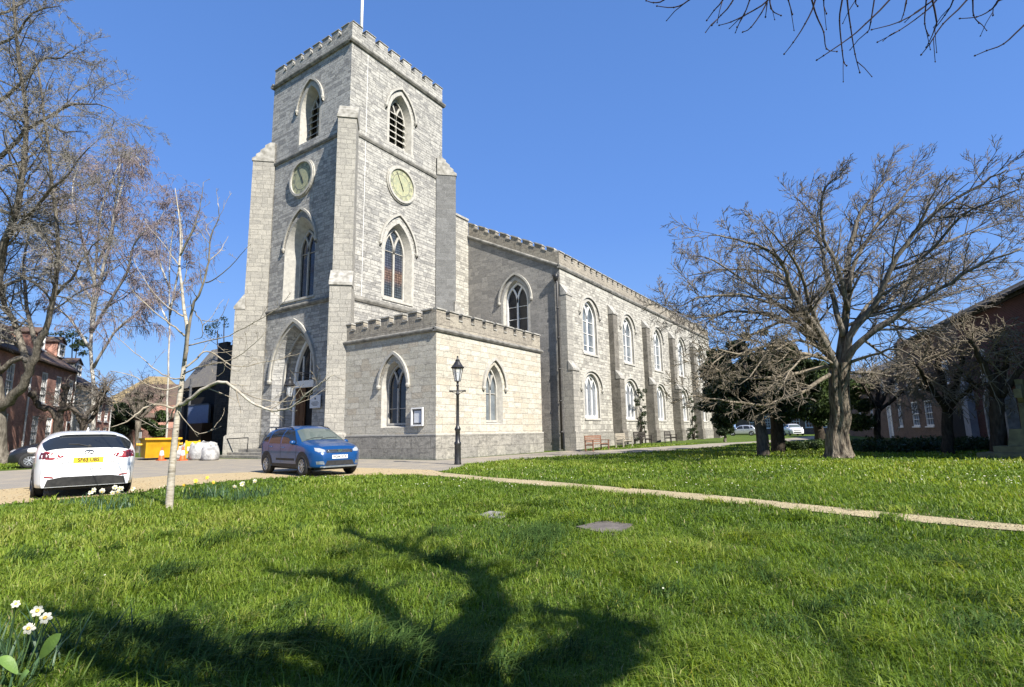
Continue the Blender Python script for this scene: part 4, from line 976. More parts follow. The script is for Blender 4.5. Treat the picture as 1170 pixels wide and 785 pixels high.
LIMBS = [  # traced course in the crop, depth change, start radius, end radius
 ([(428, 590), (436, 480), (448, 390), (450, 310), (470, 220), (500, 150), (548, 85)], 1.5, .42, .03),
 ([(434, 560), (455, 480), (510, 410), (545, 330), (600, 245), (680, 165), (760, 105), (818, 62)], -2.5, .34, .03),
 ([(436, 570), (460, 505), (520, 462), (600, 402), (680, 358), (745, 318), (835, 285)], -3.5, .33, .035),
 ([(428, 570), (405, 510), (368, 450), (322, 378), (305, 320), (262, 285), (205, 262), (140, 250)], -3, .34, .025),
 ([(426, 560), (398, 500), (352, 440), (335, 385), (300, 345), (240, 330), (160, 330), (90, 345)], 3.5, .30, .025),
 ([(440, 480), (418, 400), (396, 320), (384, 240), (362, 195), (330, 150)], 2.5, .26, .025),
 ([(448, 420), (430, 330), (395, 260), (388, 170), (400, 110), (425, 85)], -1.5, .22, .02),
 ([(500, 425), (560, 385), (620, 300), (700, 255), (770, 235), (838, 205)], 3.5, .22, .02),
 ([(452, 380), (470, 300), (520, 225), (570, 160), (610, 100), (655, 70)], 3, .20, .02),
 ([(600, 245), (630, 180), (660, 120), (700, 70)], -1.0, .13, .02),
 ([(545, 330), (620, 300), (700, 210), (780, 160), (840, 120)], -4, .15, .02),
 ([(420, 540), (352, 470), (270, 430), (180, 425), (100, 440), (40, 400)], -1, .22, .02),
 ([(440, 500), (480, 430), (520, 380), (560, 360), (640, 330)], 4.5, .22, .02),
 ([(424, 545), (385, 470), (330, 425), (260, 400), (180, 385), (110, 395), (60, 420)], -2.5, .24, .02),
 ([(415, 520), (350, 455), (280, 400), (210, 350), (150, 310), (105, 300)], 1.5, .24, .02),
 ([(405, 500), (372, 430), (340, 330), (300, 270), (255, 225)], -3, .22, .02),
 ([(470, 500), (540, 440), (630, 400), (720, 370), (800, 350)], 3, .22, .02),
 ([(430, 560), (470, 560), (540, 566), (600, 575), (650, 580)], 2.5, .17, .03),
]
cfg = dict(seg=[4, 5, 4, 3], n=[6, 5, 4, 3], wob=[.08, .14, .17, .2], trop=[V3((0, 0, .3)), V3((.12, -.22, .16)), V3((.14, -.26, .2)), V3((.1, -.2, .2))],
           num=[17, 8, 7, 0], start=[.2, .12, .1, 0], ang=[(42, 15), (42, 15), (38, 14), (30, 10)], len=[.33, .55, .6, .5], rad=[.46, .6, .62, .6], rmin=.0085, tip=.4)
mbs = [lm, lm, cr, cr]
for pts, dz, a, b in LIMBS:
    pts = [(x-(.12*max(0, 200-y) if x > 560 else 0), y+max(0, 210-y)*.30) for x, y in pts]
    Q, RR = limb(lm, bt(pts, dz), a*.48, b*.75, 9, 3, r, .05)
    L = sum((Q[i+1]-Q[i]).length for i in range(len(Q)-1))
    spawn([lm, lm, cr, cr], Q, RR, L*.9, 0, cfg, r, dens=L/8)
# lower skirt of pale twiggy limbs on the left and under the crown
LOW = [([(415, 560), (370, 590), (300, 625), (240, 632), (160, 622), (95, 612)], -3.0, .13, .018), ([(412, 545), (340, 560), (260, 575), (180, 560), (130, 540)], -2.2, .12, .016),
       ([(410, 530), (350, 520), (280, 500), (200, 520), (150, 500)], -4, .12, .016), ([(408, 520), (340, 490), (270, 520), (210, 590)], -3.5, .10, .015),
       ([(420, 545), (380, 520), (330, 545), (290, 600)], -4.5, .1, .015), ([(418, 520), (330, 450), (240, 470), (170, 520), (120, 580)], -2, .12, .015),
       ([(440, 545), (500, 520), (560, 510), (620, 540)], -3.5, .1, .015)]
for pts, dz, a, b in LOW:
    Q, RR = limb(tw, bt(pts, dz), a*.75, b, 6, 3, r, .06)
    L = sum((Q[i+1]-Q[i]).length for i in range(len(Q)-1))
    c2 = dict(cfg); c2['trop'] = [V3((0, 0, 0)), V3((-.12, .2, .12)), V3((-.1, .2, .15)), V3((0, .1, .1))]
    spawn([tw, tw, tw, tw], Q, RR, L*.8, 0, c2, r, dens=L/11)
tr.build('trunk', M['bark_big'], t, smooth=True); lm.build('limb', M['bark_left'], t, smooth=True); cr.build('crown', M['bark_twig'], t, smooth=True); tw.build('low_branches', M['twig_pale'], t, smooth=True)

# --- young pale tree in front on the left
r = random.Random(3); B = at_g(193, 582); DB = (B-Vector(CAMP)).dot(Vector(_f))
t = thing('young_tree', 'slender young pale barked leafless tree beside the white car', 'tree', tuple(B), world=True)
def yt(pts, dz): n = len(pts); return [at_d(*p, DB+dz*(i/(n-1))) for i, p in enumerate(pts)]
tr, cr = MB(), MB()
Q, RR = limb(tr, [B+V3((0, 0, -.1))]+yt([(193, 580), (197, 530), (201, 490), (206, 450), (210, 420), (214, 379), (210, 352), (208, 330), (205, 304), (206, 288), (205.5, 256), (200, 215)], .2), .082, .006, 12, 3, pw=.62)
ST = [([(211, 412), (214, 392), (219.6, 351), (226.6, 338), (235, 312), (239, 292), (240.6, 270), (250, 248), (249, 233)], -.6, .045, .006),
 ([(206, 292), (214, 276), (224, 253), (229, 232), (233, 208)], -.4, .026, .005), ([(235, 323), (248, 318), (270, 298), (281, 283)], -.6, .018, .004), ([(238, 299), (253, 284), (260, 270)], .4, .016, .004),
 ([(205, 303), (201, 298), (186, 278), (166, 256)], .6, .02, .004), ([(211, 384), (200, 374), (183, 362), (158, 340), (147, 326)], -.5, .028, .005), ([(209, 361), (200, 356), (183, 343), (164, 318), (152, 294)], .7, .024, .004),
 ([(219, 352), (225, 360), (231, 372), (231, 384), (222, 388)], .3, .018, .006), ([(240.6, 272), (236, 258), (250, 247)], .2, .01, .004), ([(231, 372), (243, 360), (255, 342)], .2, .012, .004), ([(231, 366), (250, 366), (262, 342)], -.2, .012, .004),
 ([(205, 463), (213, 459), (222, 452), (235, 443), (250, 436), (263, 440), (277, 451), (290, 461), (303, 467), (316, 469), (330, 466), (343, 457), (355, 446), (368, 437), (381, 428)], -1.2, .055, .007),
 ([(263, 440), (275, 448), (295, 455), (320, 459), (345, 455), (362, 445), (371, 432)], -.8, .016, .004), ([(330, 465), (337, 452), (345, 440)], 0, .012, .005),
 ([(212, 420), (222, 412), (232, 403), (245, 404), (258, 414), (275, 419), (300, 414), (325, 409), (343, 404)], .5, .028, .005), ([(209, 428), (225, 420), (240, 416), (262, 412), (285, 398), (303, 380)], -.8, .022, .004),
 ([(214, 395), (240, 389), (262, 383), (290, 368), (318, 352), (326, 342)], -.7, .020, .004), ([(258, 414), (256, 422), (250, 430), (243, 425)], .2, .012, .005),
 ([(206, 458), (198, 466), (184, 463), (168, 464), (157, 472), (149, 479), (138, 485), (126, 488)], -.7, .036, .006), ([(199, 466), (196, 474), (191, 484), (185, 492), (184, 497)], .3, .022, .005),
 ([(209, 432), (196, 432), (180, 424), (160, 408), (142, 392), (126, 378)], .5, .022, .005), ([(208, 440), (190, 446), (170, 440), (150, 428), (125, 424)], -.6, .022, .005), ([(204, 470), (222, 493), (240, 492), (251, 480), (256, 470)], .4, .013, .004),
 ([(203, 492), (195, 490), (178, 488), (160, 480), (144, 470)], .5, .012, .004)]
cy = dict(seg=[4, 4, 3], n=[5, 4, 3], wob=[.1, .25, .3], trop=[V3(), V3((0, 0, .35)), V3((0, 0, .3))], num=[6, 2, 0], start=[.2, .3, 0], ang=[(42, 12), (40, 12), (30, 10)], len=[.22, .4, .5], rad=[.5, .55, .6], rmin=.0035, tip=.35)
for pts, dz, a, b in ST:
    Q, RR = limb(cr if a < .05 else tr, yt(pts, dz), a*.68, b*.85, 8, 3, r, .012); L = sum((Q[i+1]-Q[i]).length for i in range(len(Q)-1))
    spawn([cr]*3, Q, RR, L, 0, cy, r, dens=L/2.2)
tr.build('trunk', M['birch'], t, smooth=True); cr.build('crown', M['birch_twig'], t, smooth=True)

# --- large budding tree at the left edge
r = random.Random(11); D = 30.0
B = gz(*at_d(6, 524, D)[:2])
t = thing('budding_tree', 'large fine twigged tree with leaning limb at the left edge', 'tree', tuple(B), world=True)
tr, cr, tw = MB(), MB(), MB()
def lt(pts, dz, D=D): n = len(pts); return [at_d(*p, D+dz*(i/(n-1))) for i, p in enumerate(pts)]
limb(tr, [B+V3((0, 0, -.2))]+lt([(-3, 515), (-3, 480), (-6, 440), (-14, 380)], 0), .48, .33, 12, 3)
MAIN = [([(-4, 470), (10, 458), (23, 443), (34, 424), (43, 400), (50, 378), (60, 340), (66, 290), (60, 220), (50, 140), (40, 60)], -2, .42, .04),
 ([(0, 425), (20, 408), (35, 412), (44, 398)], 0, .22, .15), ([(34, 424), (20, 380), (0, 330), (-10, 240), (-20, 120)], 2, .3, .05),
 ([(-10, 380), (0, 300), (20, 230), (30, 150), (20, 50), (10, -40)], -3, .35, .04), ([(-10, 300), (20, 260), (50, 225), (80, 195), (110, 160)], -4, .2, .02), ([(0, 180), (30, 150), (70, 125), (100, 118), (134, 128)], -3, .18, .02),
 ([(0, 240), (30, 250), (60, 268), (90, 280), (115, 280)], 2, .16, .02), ([(-10, 120), (20, 100), (45, 70), (70, 66), (88, 52)], -1, .17, .02), ([(-20, 60), (10, 45), (40, 15), (70, 8)], -2, .15, .02), ([(0, 330), (30, 318), (60, 322), (90, 335)], 2, .14, .02),
 ([(60, 340), (80, 318), (100, 290), (118, 270)], -2, .14, .02), ([(-20, 200), (10, 190), (40, 175), (60, 172)], 3, .14, .02), ([(50, 140), (75, 150), (100, 150)], 2, .12, .02), ([(-10, 20), (20, 5), (50, -25)], 2, .14, .03), ([(44, 400), (30, 350), (28, 300), (40, 240)], 3, .2, .03)]
cl = dict(seg=[4, 4, 4, 3], n=[6, 4, 3, 3], wob=[.1, .25, .3, .35], trop=[V3(), V3((.1, -.05, .0)), V3((.05, 0, -.05)), V3((0, 0, -.1))], num=[20, 10, 10, 0], start=[.12, .1, .05, 0], ang=[(48, 16), (48, 16), (45, 16), (30, 10)], len=[.40, .5, .52, .5], rad=[.4, .55, .65, .6], rmin=.008, tip=.4)
for pts, dz, a, b in MAIN:
    Q, RR = limb(tr, lt(pts, dz), a*.72, b*.8, 8, 3, r, .08); L = sum((Q[i+1]-Q[i]).length for i in range(len(Q)-1))
    if pts[0][1] in (425, 330): continue
    spawn([cr, cr, tw, tw], Q, RR, min(L, 10), 0, cl, r, start=.55 if pts[0][0] == -4 else .15, dens=L/(11 if pts[0][0] != -4 else 18))
tr.build('trunk', M['bark_left'], t, smooth=True); cr.build('limb', M['bark_left'], t, smooth=True); tw.build('crown', M['twig_left'], t, smooth=True)

# --- weeping birches behind it
def weeping(name, label, trunk, D, r, mains, group=None):
    B = at_g(*trunk[0]) if False else gz(*at_d(*trunk[0], D)[:2])
    t = thing(name, label, 'tree', tuple(B), group=group, world=True); tr, cr = MB(), MB()
    limb(tr, [B+V3((0, 0, -.2))]+[at_d(*p, D) for p in trunk], .17 if D < 43 else .095, .04, 9, 3, r, .05)
    cw = dict(seg=[4, 4, 5, 4], n=[6, 4, 3, 3], wob=[.1, .2, .15, .12], trop=[V3(), V3((0, 0, .1)), V3((0, 0, -1.2)), V3((0, 0, -1.6))], num=[14, 10, 6, 0], start=[.2, .1, .05, 0], ang=[(45, 14), (45, 14), (40, 15), (25, 10)], len=[.42, .5, .75, .6], rad=[.45, .5, .6, .6], rmin=.012, tip=.4)
    for pts, dz, a, b in mains:
        n = len(pts); Q, RR = limb(tr, [at_d(*p, D+dz*(i/(n-1))) for i, p in enumerate(pts)], a, b, 7, 3, r, .05); L = sum((Q[i+1]-Q[i]).length for i in range(len(Q)-1))
        spawn([tr, cr, cr, cr], Q, RR, L, 0, cw, r, dens=L/6)
    tr.build('trunk', M['birch_white'], t, smooth=True); cr.build('crown', M['birch_purple'], t, smooth=True)
weeping('birch_tree', 'tall white limbed weeping birch between the left house and the young tree', [(108, 515), (106, 440), (104, 380), (107, 320), (112, 270), (118, 230), (126, 205)], 40, random.Random(5),
 [([(104, 380), (112, 330), (122, 290), (130, 250), (134, 215), (138, 188)], -2, .16, .03), ([(106, 345), (88, 318), (70, 300), (58, 280)], 2, .12, .03), ([(104, 380), (125, 345), (145, 310), (152, 280), (168, 262)], -3, .14, .03), ([(112, 300), (128, 262), (138, 220), (145, 190), (152, 180)], 2, .12, .02),
  ([(110, 330), (90, 260), (82, 220), (90, 185)], 2, .12, .02), ([(104, 400), (85, 370), (66, 352), (50, 340)], -2, .12, .02), ([(107, 420), (130, 380), (160, 355), (180, 340)], -2, .12, .02), ([(126, 210), (140, 180), (155, 178), (165, 192)], 1, .06, .02)])
weeping('birch_tree', 'thin weeping birch rising behind the young pale tree', [(190, 505), (192, 430), (194, 360), (193, 310), (196, 270), (200, 245)], 46, random.Random(9),
 [([(194, 360), (204, 310), (208, 270), (204, 240), (198, 230)], -1, .10, .02), ([(194, 330), (180, 290), (178, 260), (190, 238)], 1, .09, .02), ([(193, 370), (175, 335), (160, 320)], 1, .09, .02), ([(194, 350), (212, 320), (214, 290)], -1, .08, .02)])

# --- pollards
def pollard(name, label, base, D, trunk_r, arms, r, twigs=(60, 1.6), group=None, mt='bark_left', mc='bark_twig', trunk=None, droop=-.3, lv2=4):
    B = gz(*at_d(*base, D)[:2]); t = thing(name, label, 'tree', tuple(B), group=group, world=True); tr, cr = MB(), MB()
    tp = trunk or [base, (base[0], base[1]-30)]
    limb(tr, [B+V3((0, 0, -.2))]+[at_d(*p, D) for p in tp], trunk_r*.72, trunk_r*.55, 9, 3, r, .03)
    cpz = dict(seg=[4, 4, 3], n=[4, 3, 3], wob=[.25, .3, .3], trop=[V3((0, 0, droop)), V3((0, 0, droop)), V3((0, 0, droop))], num=[lv2, 2, 0], start=[.15, .1, 0], ang=[(40, 15), (40, 15), (30, 10)], len=[.55, .5, .5], rad=[.6, .6, .6], rmin=.012, tip=.45)
    for pts, dz, a, b in arms:
        n = len(pts); Q, RR = limb(tr, [at_d(*p, D+dz*(i/(n-1))) for i, p in enumerate(pts)], a*.7, b*.8, 8, 3, r, .05)
        for q, rr in ((Q[-1], b*1.3), (Q[len(Q)*2//3], b*1.0)):
            tr.lathe([(0, -rr*1.1), (rr*.8, -rr*.6), (rr*1.1, 0), (rr*.75, rr*.7), (0, rr*1.05)], 8, q+rvec(r)*.05, (Q[-1]-Q[-3]))
        for i in range(twigs[0]):
            q = Q[-1] if r.random() < .5 else Q[r.randrange(len(Q)//2, len(Q))]
            d = (rvec(r)+V3((0, 0, .45))).normalized(); grow([cr]*3, q+d*b, d, twigs[1]*r.uniform(.5, 1.2), .022, 0, cpz, r)
    tr.build('trunk', M[mt], t, smooth=True); cr.build('crown', M[mc], t, smooth=True)
rr_ = random.Random(21)
pollard('pollard_tree', 'knobbly pollard with arched arm in front of the brick house windows', (65, 518), 33, .42, [([(66, 480), (58, 468), (48, 466), (40, 458), (37, 450)], -.5, .26, .17), ([(67, 478), (72, 462), (74, 450), (76, 442)], .5, .25, .18), ([(68, 470), (80, 466), (90, 474), (96, 478)], 0, .18, .12)], rr_, (6, .6), mt='bark_pollard', trunk=[(65, 518), (66, 492), (67, 475)], lv2=2)
pollard('pollard_tree', 'forked pollard with bushy twig heads beside the cream house', (95, 520), 36, .40, [([(95, 486), (88, 474), (82, 466), (77, 464)], 0, .22, .14), ([(95, 484), (100, 473), (112, 462), (118, 452), (122, 444)], 0, .24, .16), ([(95, 484), (105, 478), (114, 458), (113, 450)], 1.5, .2, .16)], rr_, (34, 1.5), mt='bark_pollard', trunk=[(95, 520), (95, 500), (96, 482)])
pollard('pollard_tree', 'pollarded tree with brown twiggy head near the tiled house', (158, 512), 50, .42, [([(158, 478), (150, 462), (146, 452)], 0, .3, .2), ([(158, 476), (165, 460), (172, 450)], 0, .3, .2), ([(158, 476), (158, 462), (156, 448)], 0, .3, .2), ([(158, 480), (178, 462), (186, 452)], 0, .2, .16)], rr_, (22, 2.2), trunk=[(158, 512), (158, 480)])
pollard('pollard_tree', 'small pollard with dense pale twigs left of the white doorway', (1004, 505), 33, .30, [([(1004, 468), (994, 452), (986, 440)], -1, .2, .1), ([(1004, 466), (1012, 450), (1020, 436)], 0, .2, .1), ([(1004, 466), (1003, 448), (1004, 428)], 1, .2, .1), ([(1004, 470), (1020, 456), (1032, 446)], -1, .16, .1)], rr_, (20, 2.1), mt='bark_dark', mc='twig_pale', trunk=[(1004, 505), (1002, 488), (1003, 468)])
pollard('pollard_tree', 'wide pollard with pale drooping twigs in front of the brick archway', (1083, 512), 23, .34, [([(1082, 470), (1070, 452), (1058, 432), (1050, 420)], -1, .2, .09), ([(1083, 466), (1090, 446), (1096, 426), (1100, 410)], 0, .2, .09), ([(1082, 466), (1078, 440), (1070, 410), (1062, 392)], 1, .2, .09), ([(1084, 468), (1100, 452), (1115, 440)], -1.5, .16, .09), ([(1082, 470), (1066, 446), (1046, 440)], 1, .14, .08)], rr_, (19, 1.8), mt='bark_dark', mc='twig_pale', trunk=[(1083, 512), (1082, 490), (1083, 468)])
pollard('pollard_tree', 'thick dark trunked pollard with tangled crown beside the stone cross', (1141, 515), 20.5, .40, [([(1140, 455), (1132, 430), (1120, 410), (1112, 392)], -.5, .22, .09), ([(1141, 452), (1146, 428), (1150, 400)], 0, .22, .09), ([(1142, 455), (1156, 436), (1170, 420), (1185, 400)], -1, .2, .09), ([(1140, 455), (1125, 440), (1108, 436)], 1, .16, .08), ([(1141, 452), (1140, 420), (1136, 385)], 1, .18, .08)], rr_, (19, 1.6), mt='bark_dark', mc='twig_pale', trunk=[(1141, 515), (1140, 485), (1140, 455)])

# --- leafy evergreens: a trunk with limbs and thousands of small leaf faces in uneven clumps
def leaf_mat(name, a, b, c=None):
    nt = NT(name); at = nt.n('Attribute', attribute_name='tint')
    col = nt.ramp(at.outputs['Fac'], [(0., a), (.6, b), (1., c or b)])
    nt.l(col, nt.b.inputs['Base Color']); nt.set(Roughness=.55); nt.b.inputs['Specular IOR Level'].default_value = .3
    tl = nt.n('BsdfTranslucent'); nt.l(col, tl.inputs[0]); mx = nt.n('MixShader'); mx.inputs[0].default_value = .25
    nt.l(nt.b.outputs[0], mx.inputs[1]); nt.l(tl.outputs[0], mx.inputs[2]); nt.l(mx.outputs[0], nt.t.nodes['Material Output'].inputs[0]); return nt.m
M['yew'] = leaf_mat('dark evergreen leaves', (.012, .022, .008), (.024, .040, .013), (.055, .075, .024))
M['shrub'] = leaf_mat('mid green shrub leaves', (.03, .055, .015), (.06, .095, .025), (.10, .14, .04))
M['ivy'] = leaf_mat('dark ivy leaves', (.018, .034, .012), (.035, .06, .02), (.065, .10, .035))
def leaves(name, mat, parent, clumps, n, size, seed, off):
    g = np.random.default_rng(seed); C = np.array([c[:3] for c in clumps]); Rr = np.array([c[3] for c in clumps]); w = Rr**2.2; idx = g.choice(len(C), n, p=w/w.sum())
    d = g.normal(size=(n, 3)); d /= np.linalg.norm(d, axis=1)[:, None]; rad = Rr[idx]*g.uniform(.25, 1.05, n)**.6
    p = C[idx]+d*rad[:, None]*np.array([1, 1, .75])
    a = g.normal(size=(n, 3)); a /= np.linalg.norm(a, axis=1)[:, None]; b = np.cross(a, g.normal(size=(n, 3))); b /= np.linalg.norm(b, axis=1)[:, None]
    s = size*g.uniform(.6, 1.4, n)[:, None]
    V = np.stack([p-a*s, p+b*s*.45, p+a*s, p-b*s*.45], 1).reshape(-1, 3); F = np.arange(4*n).reshape(-1, 4)
    ct = g.uniform(0, 1, len(C)); at = np.repeat(np.clip(ct[idx]*.6+g.uniform(-.1, .5, n), 0, 1), 4)
    return np_mesh(name, V, F, mat, parent, at, off=off)
def clump_set(c, rx, ry, rz, n, r, s=(.5, 1.0)):
    out = []
    while len(out) < n:
        v = V3((r.uniform(-1, 1), r.uniform(-1, 1), r.uniform(-1, 1)))
        if v.length < 1: out.append((c[0]+v.x*rx, c[1]+v.y*ry, c[2]+v.z*rz, r.uniform(*s)))
    return out
def evergreen(name, label, base, D, trunk_h, tr_r, crowns, nleaf, size, seed, mat='yew', tm='bark_left', group=None):
    r = random.Random(seed); B = gz(*at_d(*base, D)[:2]); t = thing(name, label, 'tree', tuple(B), group=group, world=True); mb = MB()
    limb(mb, [B+V3((0, 0, -.2)), B+V3((.05, 0, trunk_h*.5)), B+V3((0, .1, trunk_h))], tr_r*1.15, tr_r*.8, 10, 4, r, .04)
    cl = []
    for (px, py), (rx, rz), dz, n in crowns:
        c = at_d(px, py, D+dz); k = (D+dz)/FPX; cl += clump_set(c, rx*k, rx*k*.8, rz*k, n, r, (.28*rz*k, .5*rz*k))
        limb(mb, [B+V3((0, 0, trunk_h*.9)), B.lerp(c, .5)+V3((0, 0, trunk_h*.4)), c], tr_r*.5, .05, 6, 3, r, .08)
    mb.build('trunk', M[tm], t, smooth=True)
    leaves('crown', M[mat], t, cl, nleaf, size, seed, OFF[t]); return t
evergreen('yew_tree', 'dark spreading evergreen with gnarled trunk beside the nave', (872, 521), 24.5, 2.4, .27, [((842, 440), (44, 36), 3, 22), ((848, 455), (38, 26), 1, 16), ((815, 462), (22, 24), 3, 10), ((868, 430), (36, 30), 2, 14), ((830, 420), (26, 24), 4, 10), ((895, 452), (26, 26), -1, 10), ((880, 400), (30, 22), 3, 9), ((845, 395), (20, 18), 4, 6)], 40000, .10, 31, tm='bark_pollard')
evergreen('yew_tree', 'second evergreen with straighter trunk close behind the gnarled one', (890, 519), 28, 2.6, .34, [((905, 450), (26, 28), 0, 12), ((920, 430), (26, 26), 2, 10), ((893, 415), (28, 26), 2, 10)], 15000, .11, 33, tm='bark_dark')
evergreen('holly_tree', 'round green leaved tree just behind the big bare trunk', (938, 515), 32, 2.2, .28, [((930, 448), (26, 34), 0, 12), ((975, 462), (24, 28), 2, 10), ((950, 430), (20, 22), 1, 8)], 15000, .11, 35, mat='shrub', tm='bark_dark')
evergreen('small_tree', 'small slim evergreen at the foot of the nave wall', (829, 508), 44, .8, .12, [((829, 488), (10, 14), 0, 8), ((826, 478), (8, 8), 1, 4)], 5000, .12, 36)
evergreen('garden_tree', 'dark bushy tree beyond the pollards left of the tower', (148, 510), 58, 1.5, .3, [((140, 480), (14, 18), 0, 9), ((152, 468), (14, 16), 2, 8), ((130, 486), (8, 12), 0, 5)], 9000, .18, 37, tm='bark_dark')
evergreen('garden_tree', 'rounded dark green bush left of the blue panel', (178, 512), 56, .5, .2, [((178, 486), (11, 16), 0, 10)], 6000, .16, 38, mat='shrub', tm='bark_dark')
evergreen('garden_tree', 'dark pine tip rising behind the left terrace roofs', (80, 500), 75, 4, .3, [((82, 388), (16, 10), 0, 18), ((70, 386), (14, 7), 0, 14), ((88, 398), (10, 9), 0, 12)], 1900, .13, 39, tm='bark_dark')
evergreen('garden_tree', 'wispy pine top peeping between the dark hall and the tower', (252, 500), 60, 5, .15, [((248, 378), (12, 12), 0, 14), ((257, 366), (6, 8), 0, 6)], 420, .11, 40, tm='bark_dark')
# ------------------------------------------------------------------ cars
def paint(name, c, metal=.0, rough=.25):
    nt = NT(name); n = nt.noise(nt.pos(True), 14, 3); nt.l(nt.mix(nt.ramp(n, [(.4, 0.), (.7, .12)]), c, tuple(min(1, x*.8+.02) for x in c)), nt.b.inputs['Base Color'])
    nt.set(Roughness=rough, Metallic=metal); nt.b.inputs['Coat Weight'].default_value = .5; nt.b.inputs['Coat Roughness'].default_value = .05; return nt.m
M['blue_paint'] = paint('blue car paint', (.004, .048, .165), .15, .28)
M['white_paint_car'] = paint('white car paint', (.66, .66, .66))
M['black_paint'] = paint('black car paint', (.012, .012, .014), .1)
M['silver_paint'] = paint('silver car paint', (.45, .46, .47), .5)
M['plastic'] = pmat('black car plastic', (.018, .018, .019), (.03, .03, .031), 12, .6, .1)
M['tyre'] = pmat('tyre rubber', (.014, .014, .014), (.03, .029, .027), 9, .85, .2)
M['alloy'] = pmat('wheel alloy', (.42, .43, .44), (.33, .34, .35), 9, .35, .05, metal=.8)
M['chrome'] = pmat('chrome', (.62, .63, .64), (.5, .5, .5), 9, .15, 0, metal=1.)
def glassy(name, c, rough=.04):
    nt = NT(name); n = nt.noise(nt.pos(True), 3, 2); nt.l(nt.mix(n, c, tuple(x*1.6 for x in c)), nt.b.inputs['Base Color']); nt.set(Roughness=rough); nt.b.inputs['Specular IOR Level'].default_value = .45; return nt.m
M['car_glass'] = glassy('tinted car glass', (.012, .014, .016))
M['wind_glass'] = glassy('windscreen glass', (.06, .075, .07))
M['lamp_clear'] = glassy('clear lamp lens', (.22, .235, .25), .12)
M['lamp_red'] = glassy('red lamp lens', (.16, .012, .016), .1)
M['lamp_dark'] = glassy('dark lamp lens', (.05, .012, .016), .1)
M['plate_yellow'] = pmat('yellow number plate', (.72, .50, .03), (.66, .45, .03), 9, .4, 0)
M['plate_white'] = pmat('white number plate', (.72, .73, .72), (.66, .67, .66), 9, .4, 0)
M['ink'] = pmat('black lettering', (.012, .012, .014), (.02, .02, .02), 9, .5, 0)
def text(s, size, mat, parent, mat4, name='lettering', ext=.001, sx=1., bold=0.):
    cu = bpy.data.curves.new('text', 'FONT'); cu.body = s; cu.size = size; cu.align_x = 'CENTER'; cu.align_y = 'CENTER'; cu.extrude = ext; cu.offset = bold; cu.resolution_u = 3
    ob = bpy.data.objects.new('text', cu); COL.objects.link(ob); dg = bpy.context.evaluated_depsgraph_get()
    me = bpy.data.meshes.new_from_object(ob.evaluated_get(dg)); bpy.data.objects.remove(ob); bpy.data.curves.remove(cu)
    me.transform(Matrix.Diagonal((sx, 1, 1, 1))); me.transform(mat4); me.materials.clear(); me.materials.append(mat)
    o = bpy.data.objects.new(name, me); COL.objects.link(o)
    if parent is not None: o.parent = parent
    return o
